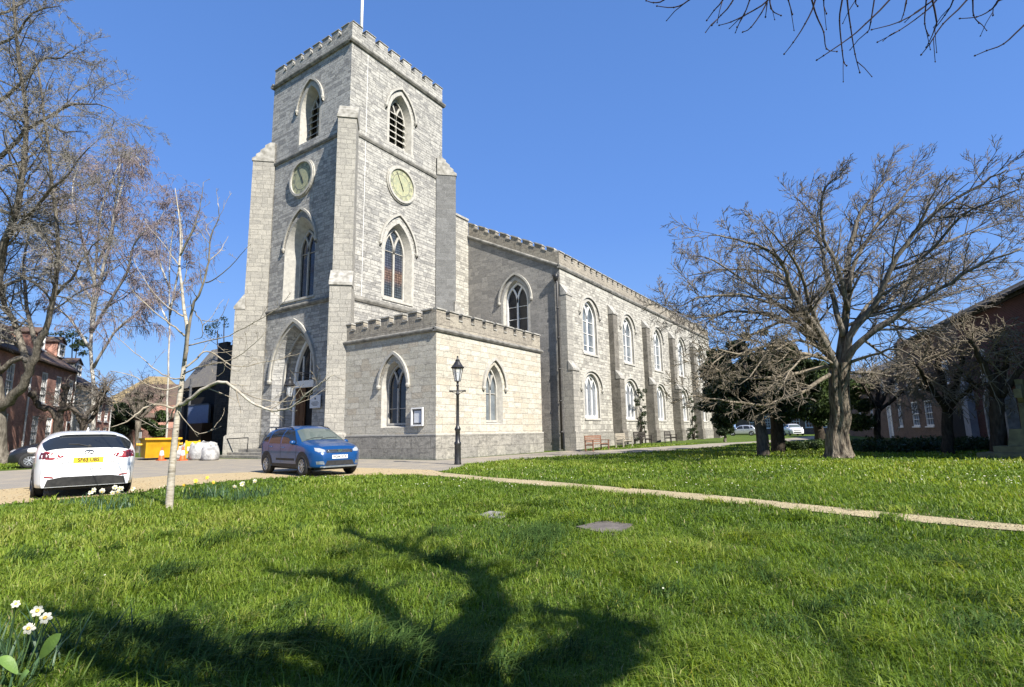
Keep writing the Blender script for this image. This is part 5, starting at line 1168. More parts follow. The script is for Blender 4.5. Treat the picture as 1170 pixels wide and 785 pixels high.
class CarShape:
    def __init__(s, L, W, top, belt, z0, nose=.5, tail=.5, p=1.75, q=4.2, mn=3.2, tn=.22):
        s.L, s.W = L, W; s.top = np.array(top); s.belt = np.array(belt); s.z0 = z0; s.nose, s.tail, s.p, s.q, s.mn, s.tn = nose, tail, p, q, mn, tn
        s.xa, s.xb = s.top[0, 0], s.top[-1, 0]
    def zt(s, x): return float(np.interp(x, s.top[:, 0], s.top[:, 1]))
    def zb(s, x): return min(float(np.interp(x, s.belt[:, 0], s.belt[:, 1])), s.zt(x)-.07)
    def w(s, x):
        h = s.W/2
        if x > s.xb-s.nose: k = (x-(s.xb-s.nose))/s.nose; return h*max(.02, (1-.38*min(1, k)**s.mn))
        if x < s.xa+s.tail: k = ((s.xa+s.tail)-x)/s.tail; return h*max(.02, (1-s.tn*min(1, k)**s.mn))
        return h
    def y(s, x, z):
        w, zb, zt = s.w(x), s.zb(x), s.zt(x)
        if z <= zb: k = (zb-z)/(zb-s.z0+1e-6); return w*(1-.07*abs(k-.25)**2.0)
        t = min(1, (z-zb)/(zt-zb)); return w*(max(0, 1-t**s.p))**(1/s.q)*.9956
    def z(s, x, y):
        w, zb, zt = s.w(x), s.zb(x), s.zt(x); k = min(1, abs(y)/w); return zb+(zt-zb)*(max(0, 1-k**s.q))**(1/s.p)
    def xend(s, y, z, rear=False):
        xs_ = np.linspace(s.xa, s.xb, 420); xs_ = xs_ if rear else xs_[::-1]
        for x in xs_:
            if s.zt(x) >= z and s.y(x, z) >= abs(y): return float(x)
        return 0.
    def body(s):
        st = np.unique(np.concatenate([np.linspace(s.xa, s.xb, 56), s.top[:, 0], np.linspace(s.xb-.25, s.xb, 8), np.linspace(s.xa, s.xa+.25, 8)])); mb = MB(); rings = []
        for x in st:
            zb, zt, w = s.zb(x), s.zt(x), s.w(x); R = []
            for k in range(8): z = s.z0+(zb-s.z0)*k/8; R.append((s.y(x, z), z))
            for k in range(13): a = math.pi/2*k/12; R.append((w*.9956*max(0, math.cos(a))**(2/s.q), zb+(zt-zb)*math.sin(a)**(2/s.p)))
            rings.append([(x, yy, z) for yy, z in R]+[(x, -yy, z) for yy, z in reversed(R[:-1])])
        n = len(rings[0]); vs = [v for R in rings for v in R]; k = len(rings)
        fs = [(i*n+j, i*n+j+1, (i+1)*n+j+1, (i+1)*n+j) for i in range(k-1) for j in range(n-1)]
        fs += [(i*n, (i+1)*n, (i+1)*n+n-1, i*n+n-1) for i in range(k-1)]
        mb.add(vs, fs); mb.add(rings[0], [tuple(range(n))]); mb.add(rings[-1], [tuple(range(n))]); return mb
    def panel(s, mb, poly, mode, eps=.006, step=.05, side=1):
        V = [Vector(p) for p in poly]; VV = []; n = len(V)
        for i in range(n):
            a, b = V[i], V[(i+1) % n]; k = max(1, int((b-a).length/step))
            for j in range(k): VV.append(a.lerp(b, j/k))
        m = len(VV); lo = [min(v[i] for v in V) for i in (0, 1)]; hi = [max(v[i] for v in V) for i in (0, 1)]
        for gx in np.arange(lo[0]+step/2, hi[0], step):
            for gy in np.arange(lo[1]+step/2, hi[1], step): VV.append(Vector((gx+.0007, gy+.0003)))
        r = delaunay_2d_cdt(VV, [], [list(range(m))], 1, 1e-6); out = []
        for v in r[0]:
            a, b = v.x, v.y
            if mode == 'side': out.append((a, side*(s.y(a, b)+eps), b))
            elif mode == 'top': out.append((a, b, s.z(a, b)+eps))
            elif mode == 'front': out.append((s.xend(a, b)+eps, a, b))
            else: out.append((s.xend(a, b, True)-eps, a, b))
        mb.add(out, [tuple(f) for f in r[2]])
def circ(c, r, n=24, a0=0, a1=2*math.pi): return [(c[0]+r*math.cos(a0+(a1-a0)*i/n), c[1]+r*math.sin(a0+(a1-a0)*i/n)) for i in range(n)]
def wheel(parent, x, y, side, R=.31, wd=.2, spokes=5):
    w = MB(); w.lathe([(R*.62, -wd/2), (R*.93, -wd/2), (R, -wd*.36), (R, wd*.36), (R*.93, wd/2), (R*.66, wd/2), (R*.62, wd*.35)], 28, (x, y, R), (0, side, 0)); t = w.build('wheel', M['tyre'], parent, smooth=True)
    m = MB(); m.lathe([(R*.66, wd*.45), (R*.62, wd*.5), (R*.56, wd*.40), (R*.55, wd*.1), (0, wd*.1)], 28, (x, y, R), (0, side, 0))
    c = V3((x, y, R))
    for k in range(spokes):
        a = 2*math.pi*k/spokes+.3; d = V3((math.cos(a), 0, math.sin(a))); e = V3((-math.sin(a), 0, math.cos(a))); o = V3((0, side, 0))
        for q in (-.055, .055):
            m.hexa([c+d*.03+e*(q*.5-.02)+o*wd*.28, c+d*.03+e*(q*.5+.02)+o*wd*.28, c+d*R*.6+e*(q+.02)+o*wd*.33, c+d*R*.6+e*(q-.02)+o*wd*.33],
                   [c+d*.03+e*(q*.5-.02)+o*wd*.46, c+d*.03+e*(q*.5+.02)+o*wd*.46, c+d*R*.6+e*(q+.02)+o*wd*.47, c+d*R*.6+e*(q-.02)+o*wd*.47])
    m.lathe([(.055, wd*.3), (.055, wd*.5), (.03, wd*.52), (0, wd*.52)], 12, c, (0, side, 0)); m.build('rim', M['alloy'], t)
def mirror(parent, x, y, z, side, mat):
    mb = MB(); mb.lathe([(0, -.1), (.06, -.085), (.085, -.03), (.085, .03), (.06, .085), (0, .1)], 10, (0, 0, 0), (0, 1, 0))
    mb.v = [(x+a*.8, y+side*.06+b, z+c*.85) for a, b, c in mb.v]; mb.add([(x-.02, y-.01, z-.08), (x+.05, y-.01, z-.08), (x+.05, y+side*.08, z-.03), (x-.02, y+side*.08, z-.03)], [(0, 1, 2, 3)])
    mb.build('door_mirror', mat, parent, smooth=True)
def hatch(name, label, loc, rz, S, paintm, axles, R, plates, win, extra, group=None):
    t = thing(name, label, 'car', loc, rz, group); OFF[t] = (0, 0, 0)
    b = S.body().build('body', paintm, t, smooth=True)
    P = lambda nm, polys, mode, mat, eps=.006, side=1, par=None, step=.05: _panel(S, nm, polys, mode, mat, eps, side, par or t, step)
    for sd_ in (1, -1):
        for k, poly in enumerate(win['side']): P('side_window', [poly], 'side', M['car_glass'], .004, sd_)
        P('door_seam', [[(x-.006, z0), (x+.006, z0), (x+.006+dx, z1), (x-.006+dx, z1)] for x, z0, z1, dx in win['seams']], 'side', M['plastic'], .002, sd_)
        for x, z in win['handles']:
            mb = MB(); y = S.y(x, z)*sd_; mb.tube([(x-.09, y, z), (x-.07, y+.03*sd_, z), (x+.07, y+.03*sd_, z), (x+.09, y, z)], .013, 6); mb.build('door_handle', win.get('hm', paintm), t, smooth=True)
        for ax in axles:
            P('arch_gap', [circ((ax, R), R+.045, 24)[:]], 'side', M['plastic'], .003, sd_) if not win.get('clad') else None
            if win.get('clad'): P('arch_cladding', [[p for p in circ((ax, R), R+.12, 28) if p[1] > S.z0-.02]], 'side', M['plastic'], .005, sd_)
            wheel(t, ax, sd_*(S.W/2-.10), sd_, R, .21)
        mirror(t, *win['mirror'], sd_, paintm) if False else mirror(t, win['mirror'][0], sd_*S.y(win['mirror'][0], win['mirror'][1]-.02), win['mirror'][1], sd_, paintm)
    mb = MB(); 
    w0, w1 = win['front']; n = 14; vs = []
    def screen(x0, x1, f0, f1, eps, nm, mat):
        mb = MB(); vs = []; n = 12; m = 14
        for i in range(n+1):
            x = x0+(x1-x0)*i/n; f = f0+(f1-f0)*i/n
            for j in range(m+1): y = S.w(x)*f*(2*j/m-1); vs.append((x+(eps if x0 > 0 else -eps), y, S.z(x, y)+eps))
        mb.add(vs, [(i*(m+1)+j, i*(m+1)+j+1, (i+1)*(m+1)+j+1, (i+1)*(m+1)+j) for i in range(n) for j in range(m)]); return mb.build(nm, mat, t, smooth=True)
    screen(w0[0], w1[0], w0[1], w1[1], .005, 'windscreen', M['wind_glass'])
    r0, r1 = win['rear']; screen(r0[0], r1[0], r0[1], r1[1], .006, 'rear_window', M['car_glass'])
    mb = MB(); mb.box(S.xa+.35, -S.W/2+.22, S.z0-.08, S.xb-.35, S.W/2-.22, S.z0+.03); mb.build('underbody', M['plastic'], t)
    extra(S, t, P); return t
def _panel(S, nm, polys, mode, mat, eps, side, par, step):
    mb = MB()
    for p in polys: S.panel(mb, p, mode, eps, step, side)
    return mb.build(nm, mat, par, smooth=True)
def plate(S, t, txt, front, z, mat, wd=.52, ht=.111, y=0):
    x = (S.xend(0, z) if front else S.xend(0, z, True)); d = 1 if front else -1
    mb = MB(); x0, x1 = sorted((x-.01*d, x+.016*d)); mb.box(x0, y-wd/2, z-ht/2, x1, y+wd/2, z+ht/2); p = mb.build('number_plate', mat, t)
    X = x+d*.0175
    m4 = Matrix(((0, 0, d, X), (d, 0, 0, y), (0, 1, 0, z), (0, 0, 0, 1)))
    text(txt, .112, M['ink'], p, m4, ext=.001, sx=.86, bold=.003)
# blue hatchback
Sb = CarShape(4.08, 1.74, [(-2.03, .62), (-2.02, .95), (-1.93, 1.08), (-1.62, 1.40), (-1.5, 1.50), (-1.2, 1.545), (-.6, 1.57), (-.1, 1.56), (.25, 1.50), (.55, 1.36), (1.02, 1.09), (1.25, 1.04), (1.6, .98), (1.85, .90), (1.97, .80), (2.02, .68), (2.03, .56)],
              [(-2.03, .95), (-1.2, .98), (0, .95), (.9, .93), (1.4, .86), (2.03, .62)], .26, .62, .5)
sym = lambda p: [p, [(-a, b) for a, b in reversed(p)]]
def blue_extra(S, t, P):
    for s in (1, -1): P('headlight', [[(s*.47, .735), (s*.47, .79), (s*.60, .845), (s*.72, .86), (s*.735, .77), (s*.66, .725)]], 'front', M['lamp_clear'], .012, step=.03)
    g = P('grille', [[(-.43, .70), (.43, .70), (.45, .80), (-.45, .80)]], 'front', M['plastic'], .008, step=.04)
    mb = MB()
    for z in (.725, .775): mb.tube([(S.xend(y, z)+.016, y, z) for y in np.linspace(-.42, .42, 9)], .010, 5)
    mb.build('grille_bar', M['chrome'], g, smooth=True)
    mb = MB(); x = S.xend(0, .755); mb.prism([(x+.02, -.085, .80), (x+.02, .085, .80), (x+.02, .07, .75), (x+.02, .03, .71), (x+.02, -.03, .71), (x+.02, -.07, .75)], (.02, 0, 0)); mb.build('badge', M['chrome'], g)
    P('lower_grille', [[(-.50, .32), (.50, .32), (.42, .47), (-.42, .47)]], 'front', M['plastic'], .006)
    P('bumper_strip', [[(-.62, .262), (.62, .262), (.60, .31), (-.60, .31)]], 'front', M['alloy'], .012)
    for s in (1, -1): P('fog_lamp', [[(s*.50, .36), (s*.70, .36), (s*.72, .45), (s*.54, .46)]], 'front', M['alloy'], .010, step=.03)
    for s in (1, -1):
        P('side_skirt', [[(-.9, .262), (.9, .262), (.9, .36), (-.9, .36)]], 'side', M['plastic'], .005, s)
        P('side_skirt', [[(-.55, .46), (.75, .46), (.75, .53), (-.55, .53)]], 'side', M['plastic'], .005, s)
        mb = MB(); pts = [(-1.25, 1.52), (-1.1, 1.585), (-.5, 1.625), (.0, 1.615), (.2, 1.55)]; mb.tube([(x, s*(S.w(x)*.72), S.z(x, S.w(x)*.72)+dz) for (x, _), dz in zip(pts, (.0, .055, .06, .055, .0))], .018, 6); mb.build('roof_rail', M['plastic'], t, smooth=True)
        P('tail_light', [[(-2.0, .80), (-1.8, .82), (-1.84, 1.02), (-1.93, 1.03)]], 'side', M['lamp_red'], .006, s)
    plate(S, t, 'HG64 XOE', True, .575, M['plate_white'])
    mb = MB()
    for y0, y1 in ((-.1, .5), (-.6, 0)): mb.tube([(1.0, y0, S.z(1.0, y0)+.02), (.93, (y0+y1)/2, S.z(.93, (y0+y1)/2)+.022), (.9, y1, S.z(.9, y1)+.02)], .009, 4)
    mb.build('wiper', M['plastic'], t)
winb = dict(side=[[(-.18, .99), (.86, .985), (.80, 1.05), (.28, 1.40), (-.16, 1.44)], [(-1.12, 1.0), (-.28, .99), (-.25, 1.44), (-.85, 1.44), (-1.08, 1.34)], [(-1.62, 1.08), (-1.2, 1.04), (-1.17, 1.33), (-1.38, 1.36)]],
            seams=[(-.23, .38, .98, 0), (.86, .42, .95, .02), (-1.12, .70, .98, -.03)], handles=[(-.08, .87), (-.98, .89)], front=((1.01, .86), (.34, .70)), rear=((-1.92, .8), (-1.62, .74)), mirror=(.72, 1.02), clad=True)
fwd = V3((-.16, -.99, 0)); bl = V3((11.52, 16.06, 0))
hatch('blue_car', 'blue five door hatchback with roof rails parked in front of the church', (bl.x, bl.y, .012), math.atan2(fwd.y, fwd.x), Sb, M['blue_paint'], (-1.30, 1.29), .315, None, winb, blue_extra)
# white hatchback seen from behind
Sw = CarShape(4.32, 1.77, [(-2.15, .62), (-2.14, .86), (-2.10, .98), (-2.02, 1.05), (-1.93, 1.10), (-1.60, 1.31), (-1.50, 1.355), (-1.2, 1.40), (-.6, 1.435), (0, 1.43), (.3, 1.37), (1.05, 1.04), (1.3, .99), (1.8, .89), (2.05, .78), (2.15, .6)],
              [(-2.15, .88), (-1.2, .93), (0, .90), (.9, .88), (2.15, .62)], .24, .7, .5, p=1.9, q=4.4, mn=2.8, tn=.13)
def white_extra(S, t, P):
    for s in (1, -1):
        P('tail_light', [[(s*.40, .875), (s*.56, .945), (s*.72, .985), (s*.815, .98), (s*.83, .83), (s*.62, .81)]], 'rear', M['lamp_red'], .008, step=.03)
        P('tail_light', [[(s*.665, .83), (s*.82, .845), (s*.81, .965), (s*.675, .95)]], 'rear', M['lamp_dark'], .012, step=.03)
        P('reflector', [[(s*.56, .425), (s*.72, .45), (s*.72, .475), (s*.58, .455)]], 'rear', M['lamp_red'], .008, step=.03)
    P('bumper_underside', [[(-.70, .25), (.70, .25), (.66, .40), (.42, .445), (-.42, .445), (-.66, .40)]], 'rear', M['tyre'], .006)
    P('tailgate_seam', [[(-.52, .78), (-.47, .62), (-.30, .585), (.30, .585), (.47, .62), (.52, .78), (.51, .78), (.46, .628), (.30, .594), (-.30, .594), (-.46, .628), (-.51, .78)]], 'rear', M['lead'], .002, step=.03)
    P('tailgate_trim', [[(-.40, .862), (.40, .862), (.40, .876), (-.40, .876)]], 'rear', M['lead'], .006, step=.05)
    plate(S, t, 'SF63 UBS', False, .785, M['plate_yellow'])
    x = S.xend(0, .955, True)
    mb = MB(); c = [(.085*math.cos(a), .055*math.sin(a)) for a in np.linspace(0, 2*math.pi, 25)]; f = Fr((x-.022, 0, .955), (0, -1, 0), (-1, 0, 0))
    strip(mb, f, c, [(u*.8, v*.76) for u, v in c], -.02, .012); bar(mb, f, [(.035, .045), (-.035, -.02), (.055, -.02)], .014, -.02, .011); mb.build('badge', M['lead'], t)
    for y, tx in ((.40, 'LEXUS'), (-.40, 'CT 200h')):
        x = S.xend(y, .72, True)-.008; text(tx, .05, M['lead'], t, Matrix(((0, 0, -1, x), (-1, 0, 0, y), (0, 1, 0, .735), (0, 0, 0, 1))), 'model_lettering', .004)
    mb = MB(); mb.tube([(-2.0, 0, 1.075), (-1.93, .18, 1.125), (-1.9, .36, 1.13)], .010, 5); mb.lathe([(0, -.02), (.035, -.015), (.035, .015), (0, .02)], 8, (-2.0, 0, 1.08), (-1, 0, 0)); mb.build('wiper', M['plastic'], t)
    mb = MB(); 
    pts = [(-1.52, y) for y in np.linspace(-.52, .52, 9)]
    for k in range(8):
        y0, y1 = pts[k][1], pts[k+1][1]
        q = [(-1.62, y0, S.z(-1.52, y0)-.004), (-1.62, y1, S.z(-1.52, y1)-.004), (-1.35, y1, S.z(-1.35, y1)+.002), (-1.35, y0, S.z(-1.35, y0)+.002)]
        mb.hexa(q, [(a, b, c+.022) for a, b, c in q])
    mb.build('roof_spoiler', M['white_paint_car'], t, smooth=False)
    mb = MB(); mb.lathe([(.0, 0), (.03, .01), (.012, .1), (0, .12)], 6, (-1.1, 0, 1.40), (-.3, 0, 1)); mb.build('aerial', M['white_paint_car'], t)
winw = dict(side=[[(-.12, .94), (.9, .92), (.82, .98), (.25, 1.29), (-.10, 1.33)], [(-1.05, .97), (-.2, .945), (-.17, 1.33), (-.75, 1.32), (-1.0, 1.24)], [(-1.45, 1.02), (-1.12, .98), (-1.08, 1.21), (-1.2, 1.2)]],
            seams=[(-.16, .36, .93, 0), (.88, .40, .9, .02), (-1.05, .65, .94, -.03)], handles=[(0, .83), (-.9, .85)], front=((1.04, .86), (.36, .70)), rear=((-2.03, .87), (-1.585, .90)), mirror=(.75, .98))
wp = V3((4.78, 14.75, 0)); view = math.atan2(wp.y, wp.x)
hatch('white_car', 'white hatchback with yellow rear number plate parked on the gravel at left', (wp.x+math.cos(view)*1.9, wp.y+math.sin(view)*1.9, .012), view+math.radians(3.5), Sw, M['white_paint_car'], (-1.30, 1.30), .315, None, winw, white_extra)
# black car half hidden behind it
Sk = CarShape(4.2, 1.75, Sb.top.tolist(), Sb.belt.tolist(), .25, .6, .5)
def plain_extra(S, t, P):
    for s in (1, -1):
        P('headlight', [[(s*.47, .70), (s*.47, .79), (s*.62, .84), (s*.72, .84), (s*.70, .74)]], 'front', M['lamp_clear'], .012, step=.04)
        P('tail_light', [[(s*.55, .80), (s*.78, .82), (s*.76, 1.0), (s*.6, 1.0)]], 'rear', M['lamp_red'], .01, step=.04)
    P('grille', [[(-.43, .66), (.43, .66), (.45, .76), (-.45, .76)]], 'front', M['plastic'], .008)
    P('lower_grille', [[(-.50, .34), (.50, .34), (.42, .47), (-.42, .47)]], 'front', M['plastic'], .006)
    P('number_plate', [[(-.26, .52), (.26, .52), (.26, .63), (-.26, .63)]], 'front', M['plate_white'], .014)
wk = dict(winb); wk['clad'] = False
kp = at_g(104, 523)
kp = at_d(77, 505, 26.3); 
hatch('black_car', 'black hatchback parked by the brick terrace, half hidden by the white car', (kp.x, kp.y, .02), math.radians(164), Sk, M['black_paint'], (-1.30, 1.29), .32, None, wk, plain_extra)
kp = at_d(848, 496, 82); hatch('silver_car', 'small pale car parked far away under the dark evergreens', (kp.x, kp.y, .17), math.radians(100), Sk, M['silver_paint'], (-1.3, 1.29), .32, None, wk, plain_extra)
kp = at_d(907, 495, 74); hatch('white_car', 'distant white car facing the camera between two trunks', (kp.x, kp.y, .17), math.radians(200), Sk, M['white_paint_car'], (-1.3, 1.29), .32, None, wk, plain_extra)

# ------------------------------------------------------------------ street lamp
LP = at_g(523, 531)
t = thing('street_lamp', 'black Victorian style street lamp post on the lawn tip before the vestry', 'street lamp', tuple(LP), world=True)
mb = MB(); mb.lathe([(.0, -.1), (.14, -.1), (.145, .05), (.13, .10), (.125, .75), (.14, .80), (.14, .86), (.10, .92), (.095, 1.32), (.12, 1.36), (.125, 1.42), (.09, 1.48), (.065, 1.55), (.058, 2.75), (.075, 2.78), (.075, 2.83), (.05, 2.88), (.045, 3.12), (.07, 3.16), (.04, 3.2), (.05, 3.30), (.11, 3.33)], 16, LP)
mb.build('post', M['black_metal'], t, smooth=True)
mb = MB(); mb.tube([LP+V3((-.30*.56, .30*.83, 2.93)), LP+V3((.30*.56, -.30*.83, 2.93))], .028, 8)
for s in (1, -1):
    e = LP+V3((s*.30*.56, -s*.30*.83, 2.93)); mb.lathe([(0, -.05), (.035, -.03), (.045, 0), (.035, .03), (0, .05)], 8, e)
    mb.tube([e, LP+V3((s*.15*.56, -s*.15*.83, 2.86)), LP+V3((0, 0, 2.78))], .012, 5)
mb.build('ladder_bar', M['black_metal'], t, smooth=True)
f_, g_ = MB(), MB(); lantern(f_, g_, LP+V3((0, 0, 3.33)), 1.02); l_ = f_.build('lantern', M['black_metal'], t); g_.build('glass', M['lantern_glass'], l_)
mb = MB(); mb.lathe([(.03, .02), (.03, .2), (.045, .25), (.04, .36), (0, .38)], 8, LP+V3((0, 0, 3.33))); mb.build('bulb', M['paper'], l_)

# ------------------------------------------------------------------ benches by the nave
M['teak'] = pmat('weathered reddish bench wood', (.25, .13, .08), (.16, .085, .055), 5, .75, .2, stretch=(1, 6, 6))
M['teak_pale'] = pmat('silvered bench wood', (.42, .37, .29), (.30, .265, .21), 5, .8, .2, stretch=(1, 6, 6))
M['teak_dark'] = pmat('dark stained bench wood', (.035, .03, .026), (.055, .045, .04), 5, .7, .2, stretch=(1, 6, 6))
def bench(label, x, y, rz, mat, w=1.8):
    t = thing('park_bench', label, 'bench', (x, y, height(x, y)), rz, group='benches along the nave wall'); h = w/2
    mb = MB()
    for k in range(5): mb.box(-h+.06, -.42+k*.095, .42, h-.06, -.35+k*.095, .45)
    mb.build('seat', mat, t)
    mb = MB(); mb.box(-h+.06, .10, .86, h-.06, .15, .95)
    for k in range(3): mb.box(-h+.06, .085+k*.012, .54+k*.11, h-.06, .11+k*.012, .61+k*.11)
    mb.build('backrest', mat, t)
    for s in (1, -1):
        x0, x1 = sorted((s*h, s*(h-.06)))
        mb = MB(); mb.box(x0, -.45, 0, x1, -.38, .64); mb.build('leg', mat, t)
        mb = MB(); mb.hexa([(x0, .06, 0), (x1, .06, 0), (x1, .13, 0), (x0, .13, 0)], [(x0, .10, .95), (x1, .10, .95), (x1, .16, .95), (x0, .16, .95)]); mb.build('leg', mat, t)
        mb = MB(); mb.box(x0-.01, -.48, .643, x1+.01, .10, .68); mb.box(x0, -.37, .34, x1, .06, .41); mb.build('armrest', mat, t)
    return t
by = 15.2
def bx_(px): return at_y(px, 505, by).x
bench('reddish brown wooden bench, nearest along the nave wall', bx_(678)+.2, by, 0, M['teak'], 2.3)
bench('pale silvered wooden bench beside the reddish one', bx_(713), by+.15, .12, M['teak_pale'], 2.3)
bench('dark bench half hidden in creeper at the second buttress', bx_(737), by+.3, -.1, M['teak_dark'], 1.9)
bench('black wooden bench farthest along the nave wall', bx_(766), by+.1, .1, M['teak_dark'], 2.2)

# ------------------------------------------------------------------ skip, cones, barrier, bags
M['skip'] = pmat('chipped yellow skip paint', (.62, .36, .015), (.50, .27, .012), 3, .5, .2)
M['orange'] = pmat('orange plastic', (.62, .12, .03), (.5, .1, .03), 5, .5, 0)
M['yellow_pl'] = pmat('yellow plastic', (.65, .42, .02), (.55, .34, .02), 5, .5, 0)
M['bag'] = pmat('white woven bag', (.55, .54, .52), (.22, .215, .21), 3, .8, .8, bd=.05)
SD = 33.0; c = at_d(182, 512, SD); ang = math.atan2(c.y, c.x)+.12
t = thing('skip', 'yellow builders skip at the edge of the yard left of the young tree', 'skip', (c.x, c.y, .01), ang)
def skip_pts(z, g): 
    return [(-1.55*g, -.85, z), (1.55*g, -.85, z), (1.55*g, .85, z), (-1.55*g, .85, z)]
mb = MB(); lo = [(-1.05, -.8, .12), (1.05, -.8, .12), (1.05, .8, .12), (-1.05, .8, .12)]; hi = skip_pts(1.25, 1)
mb.add(lo+hi, [(3, 2, 1, 0), (0, 1, 5, 4), (1, 2, 6, 5), (2, 3, 7, 6), (3, 0, 4, 7)])
li = [(a*.96, b*.94, .2) for a, b, z in lo]; hi2 = [(a*.96, b*.94, 1.25) for a, b, z in hi]; mb.add(li+hi2, [(0, 1, 2, 3), (0, 4, 5, 1), (1, 5, 6, 2), (2, 6, 7, 3), (3, 7, 4, 0)])
mb.build('tub', M['skip'], t)
mb = MB(); mb.box(-1.62, -.93, 1.17, 1.62, -.855, 1.28); mb.box(-1.62, .855, 1.17, 1.62, .93, 1.28); mb.box(-1.63, -.85, 1.17, -1.555, .85, 1.28); mb.box(1.555, -.85, 1.17, 1.63, .85, 1.28)
for x in (-.7, 0, .7): mb.box(x-.05, -.91, .2, x+.05, -.853, 1.167)
mb.build('rim', M['skip'], t)
for s in (1, -1):
    mb = MB()
    for x in (-.6, .6): mb.lathe([(.06, 0), (.06, .14), (.09, .15), (.09, .19), (0, .2)], 8, (x, s*.93, .9), (0, s, 0))
    mb.build('lifting_lug', M['skip'], t)
mb = MB(); rs = random.Random(2)
for k in range(16): a = V3((rs.uniform(-1.2, 1.2), rs.uniform(-.6, .6), rs.uniform(.85, 1.1))); mb.lathe([(0, -.2), (.22, -.1), (.26, .05), (.12, .18), (0, .2)], 6, a, rvec(rs))
o = mb.build('rubble', M['coping'], off=(c.x, c.y, 1.2)) if False else mb.build('rubble', M['coping'], t)
M['cone_w'] = M['paper']
def cone(px, py, D, label):
    p = at_d(px, py, D); t = thing('traffic_cone', label, 'traffic cone', (p.x, p.y, .01))
    mb = MB(); mb.box(-.2, -.2, 0, .2, .2, .05); mb.build('base', M['orange'], t)
    mb = MB(); mb.lathe([(.16, .053), (.03, .75), (0, .76)], 16); b = mb.build('cone', M['orange'], t, smooth=True)
    mb = MB(); mb.lathe([(.124, .28), (.127, .285), (.078, .55), (.075, .55)], 16); mb.build('band', M['cone_w'], b, smooth=True)
cone(185, 516, 31, 'orange cone with white band in front of the yellow skip'); cone(209, 517, 30.5, 'orange cone just right of the young tree trunk')
p = at_d(220, 512, 31); t = thing('barrier', 'yellow plastic barrier between the cone and the white rubble bags', 'barrier', (p.x, p.y, .01), math.radians(-48))
mb = MB(); mb.box(-.35, -.03, .75, .35, .03, 1.05); mb.box(-.35, -.03, .35, .35, .03, .5); mb.build('panel', M['yellow_pl'], t)
for s in (1, -1):
    mb = MB(); mb.box(s*.35-.04, -.04, 0, s*.35+.04, .04, 1.1); mb.box(s*.35-.06, -.25, 0, s*.35+.06, .25, .06); mb.build('leg', M['yellow_pl'], t)
def bag(px, py, D, s, label, seed, mat='bag'):
    r = random.Random(seed); p = at_d(px, py, D); mb = MB(); n = 14
    prof = [(.0, 0), (.42, .0), (.5, .12), (.52, .4), (.47, .7), (.40, .82), (.2, .78), (0, .72)]; mb.lathe(prof, n, (0, 0, 0))
    mb.v = [(x*s*(1+.18*mnoise.noise(V3((x*3+seed, y*3, z*4)))), y*s*(1+.18*mnoise.noise(V3((x*3, y*3+seed, z*4)))), z*s*(1+.2*mnoise.noise(V3((x*5, y*5, seed))))) for x, y, z in mb.v]
    o = mb.build('rubble_bag', M[mat], smooth=True); o.location = (p.x, p.y, .01); tag(o, label, 'bag', 'white builders bags by the dark hall')
bag(229, 515, 31, 1.15, 'white bulging builders bag against the dark stone hall', 1); bag(219, 514, 33, 1.1, 'rear white bag topped with sheeting behind the barrier', 2)
bag(241, 514, 30, .9, 'white bag nearest the tower buttress', 3); bag(208, 514, 33, .95, 'low white bag behind the right hand cone', 4); bag(235, 513, 33, 1.2, 'tall white bag behind the bulging one', 5)
# small notice post on the far grass
p = at_d(160, 508, 40); t = thing('notice_post', 'thin grey post with small white notice on the far grass', 'sign', (p.x, p.y, 0))
mb = MB(); mb.tube([(0, 0, 0), (0, 0, 1.7)], .035, 6); mb.build('post', M['lead'], t); mb = MB(); mb.box(-.05, -.2, 1.2, -.036, .2, 1.75); mb.build('panel', M['paper'], t)
# garden wall behind the pollards
a = at_d(122, 500, 60); b = at_d(205, 500, 56); d = (b-a); d.z = 0; nrm = V3((-d.y, d.x, 0)).normalized()*.3
mb = MB(); A = V3((a.x, a.y, 0)); Bq = V3((b.x, b.y, 0)); mb.hexa([A, Bq, Bq+nrm, A+nrm], [p+V3((0, 0, 2.2)) for p in (A, Bq, Bq+nrm, A+nrm)]); o = mb.build('garden_wall', M['brick_red'], off=tuple(A)); tag(o, 'low red brick garden wall beyond the pollards', 'wall')
# railings before the left terrace
t0 = fL.P(uu(4), 0, 2.2); t = thing('railings', 'black iron railings in front of the left brick house', 'railing', tuple(t0), world=True)
mb = MB(); u0_, u1_ = uu(-14), uu(30)
for z in (.25, 1.0): mb.tube([fL.P(u0_, z, 2.2), fL.P(u1_, z, 2.2)], .025, 5)
mb.build('rail', M['black_metal'], t)
mb = MB(); u = u0_
while u < u1_: mb.tube([fL.P(u, 0, 2.2), fL.P(u, 1.12, 2.2)], .014, 4); u += .14
mb.build('bars', M['black_metal'], t)

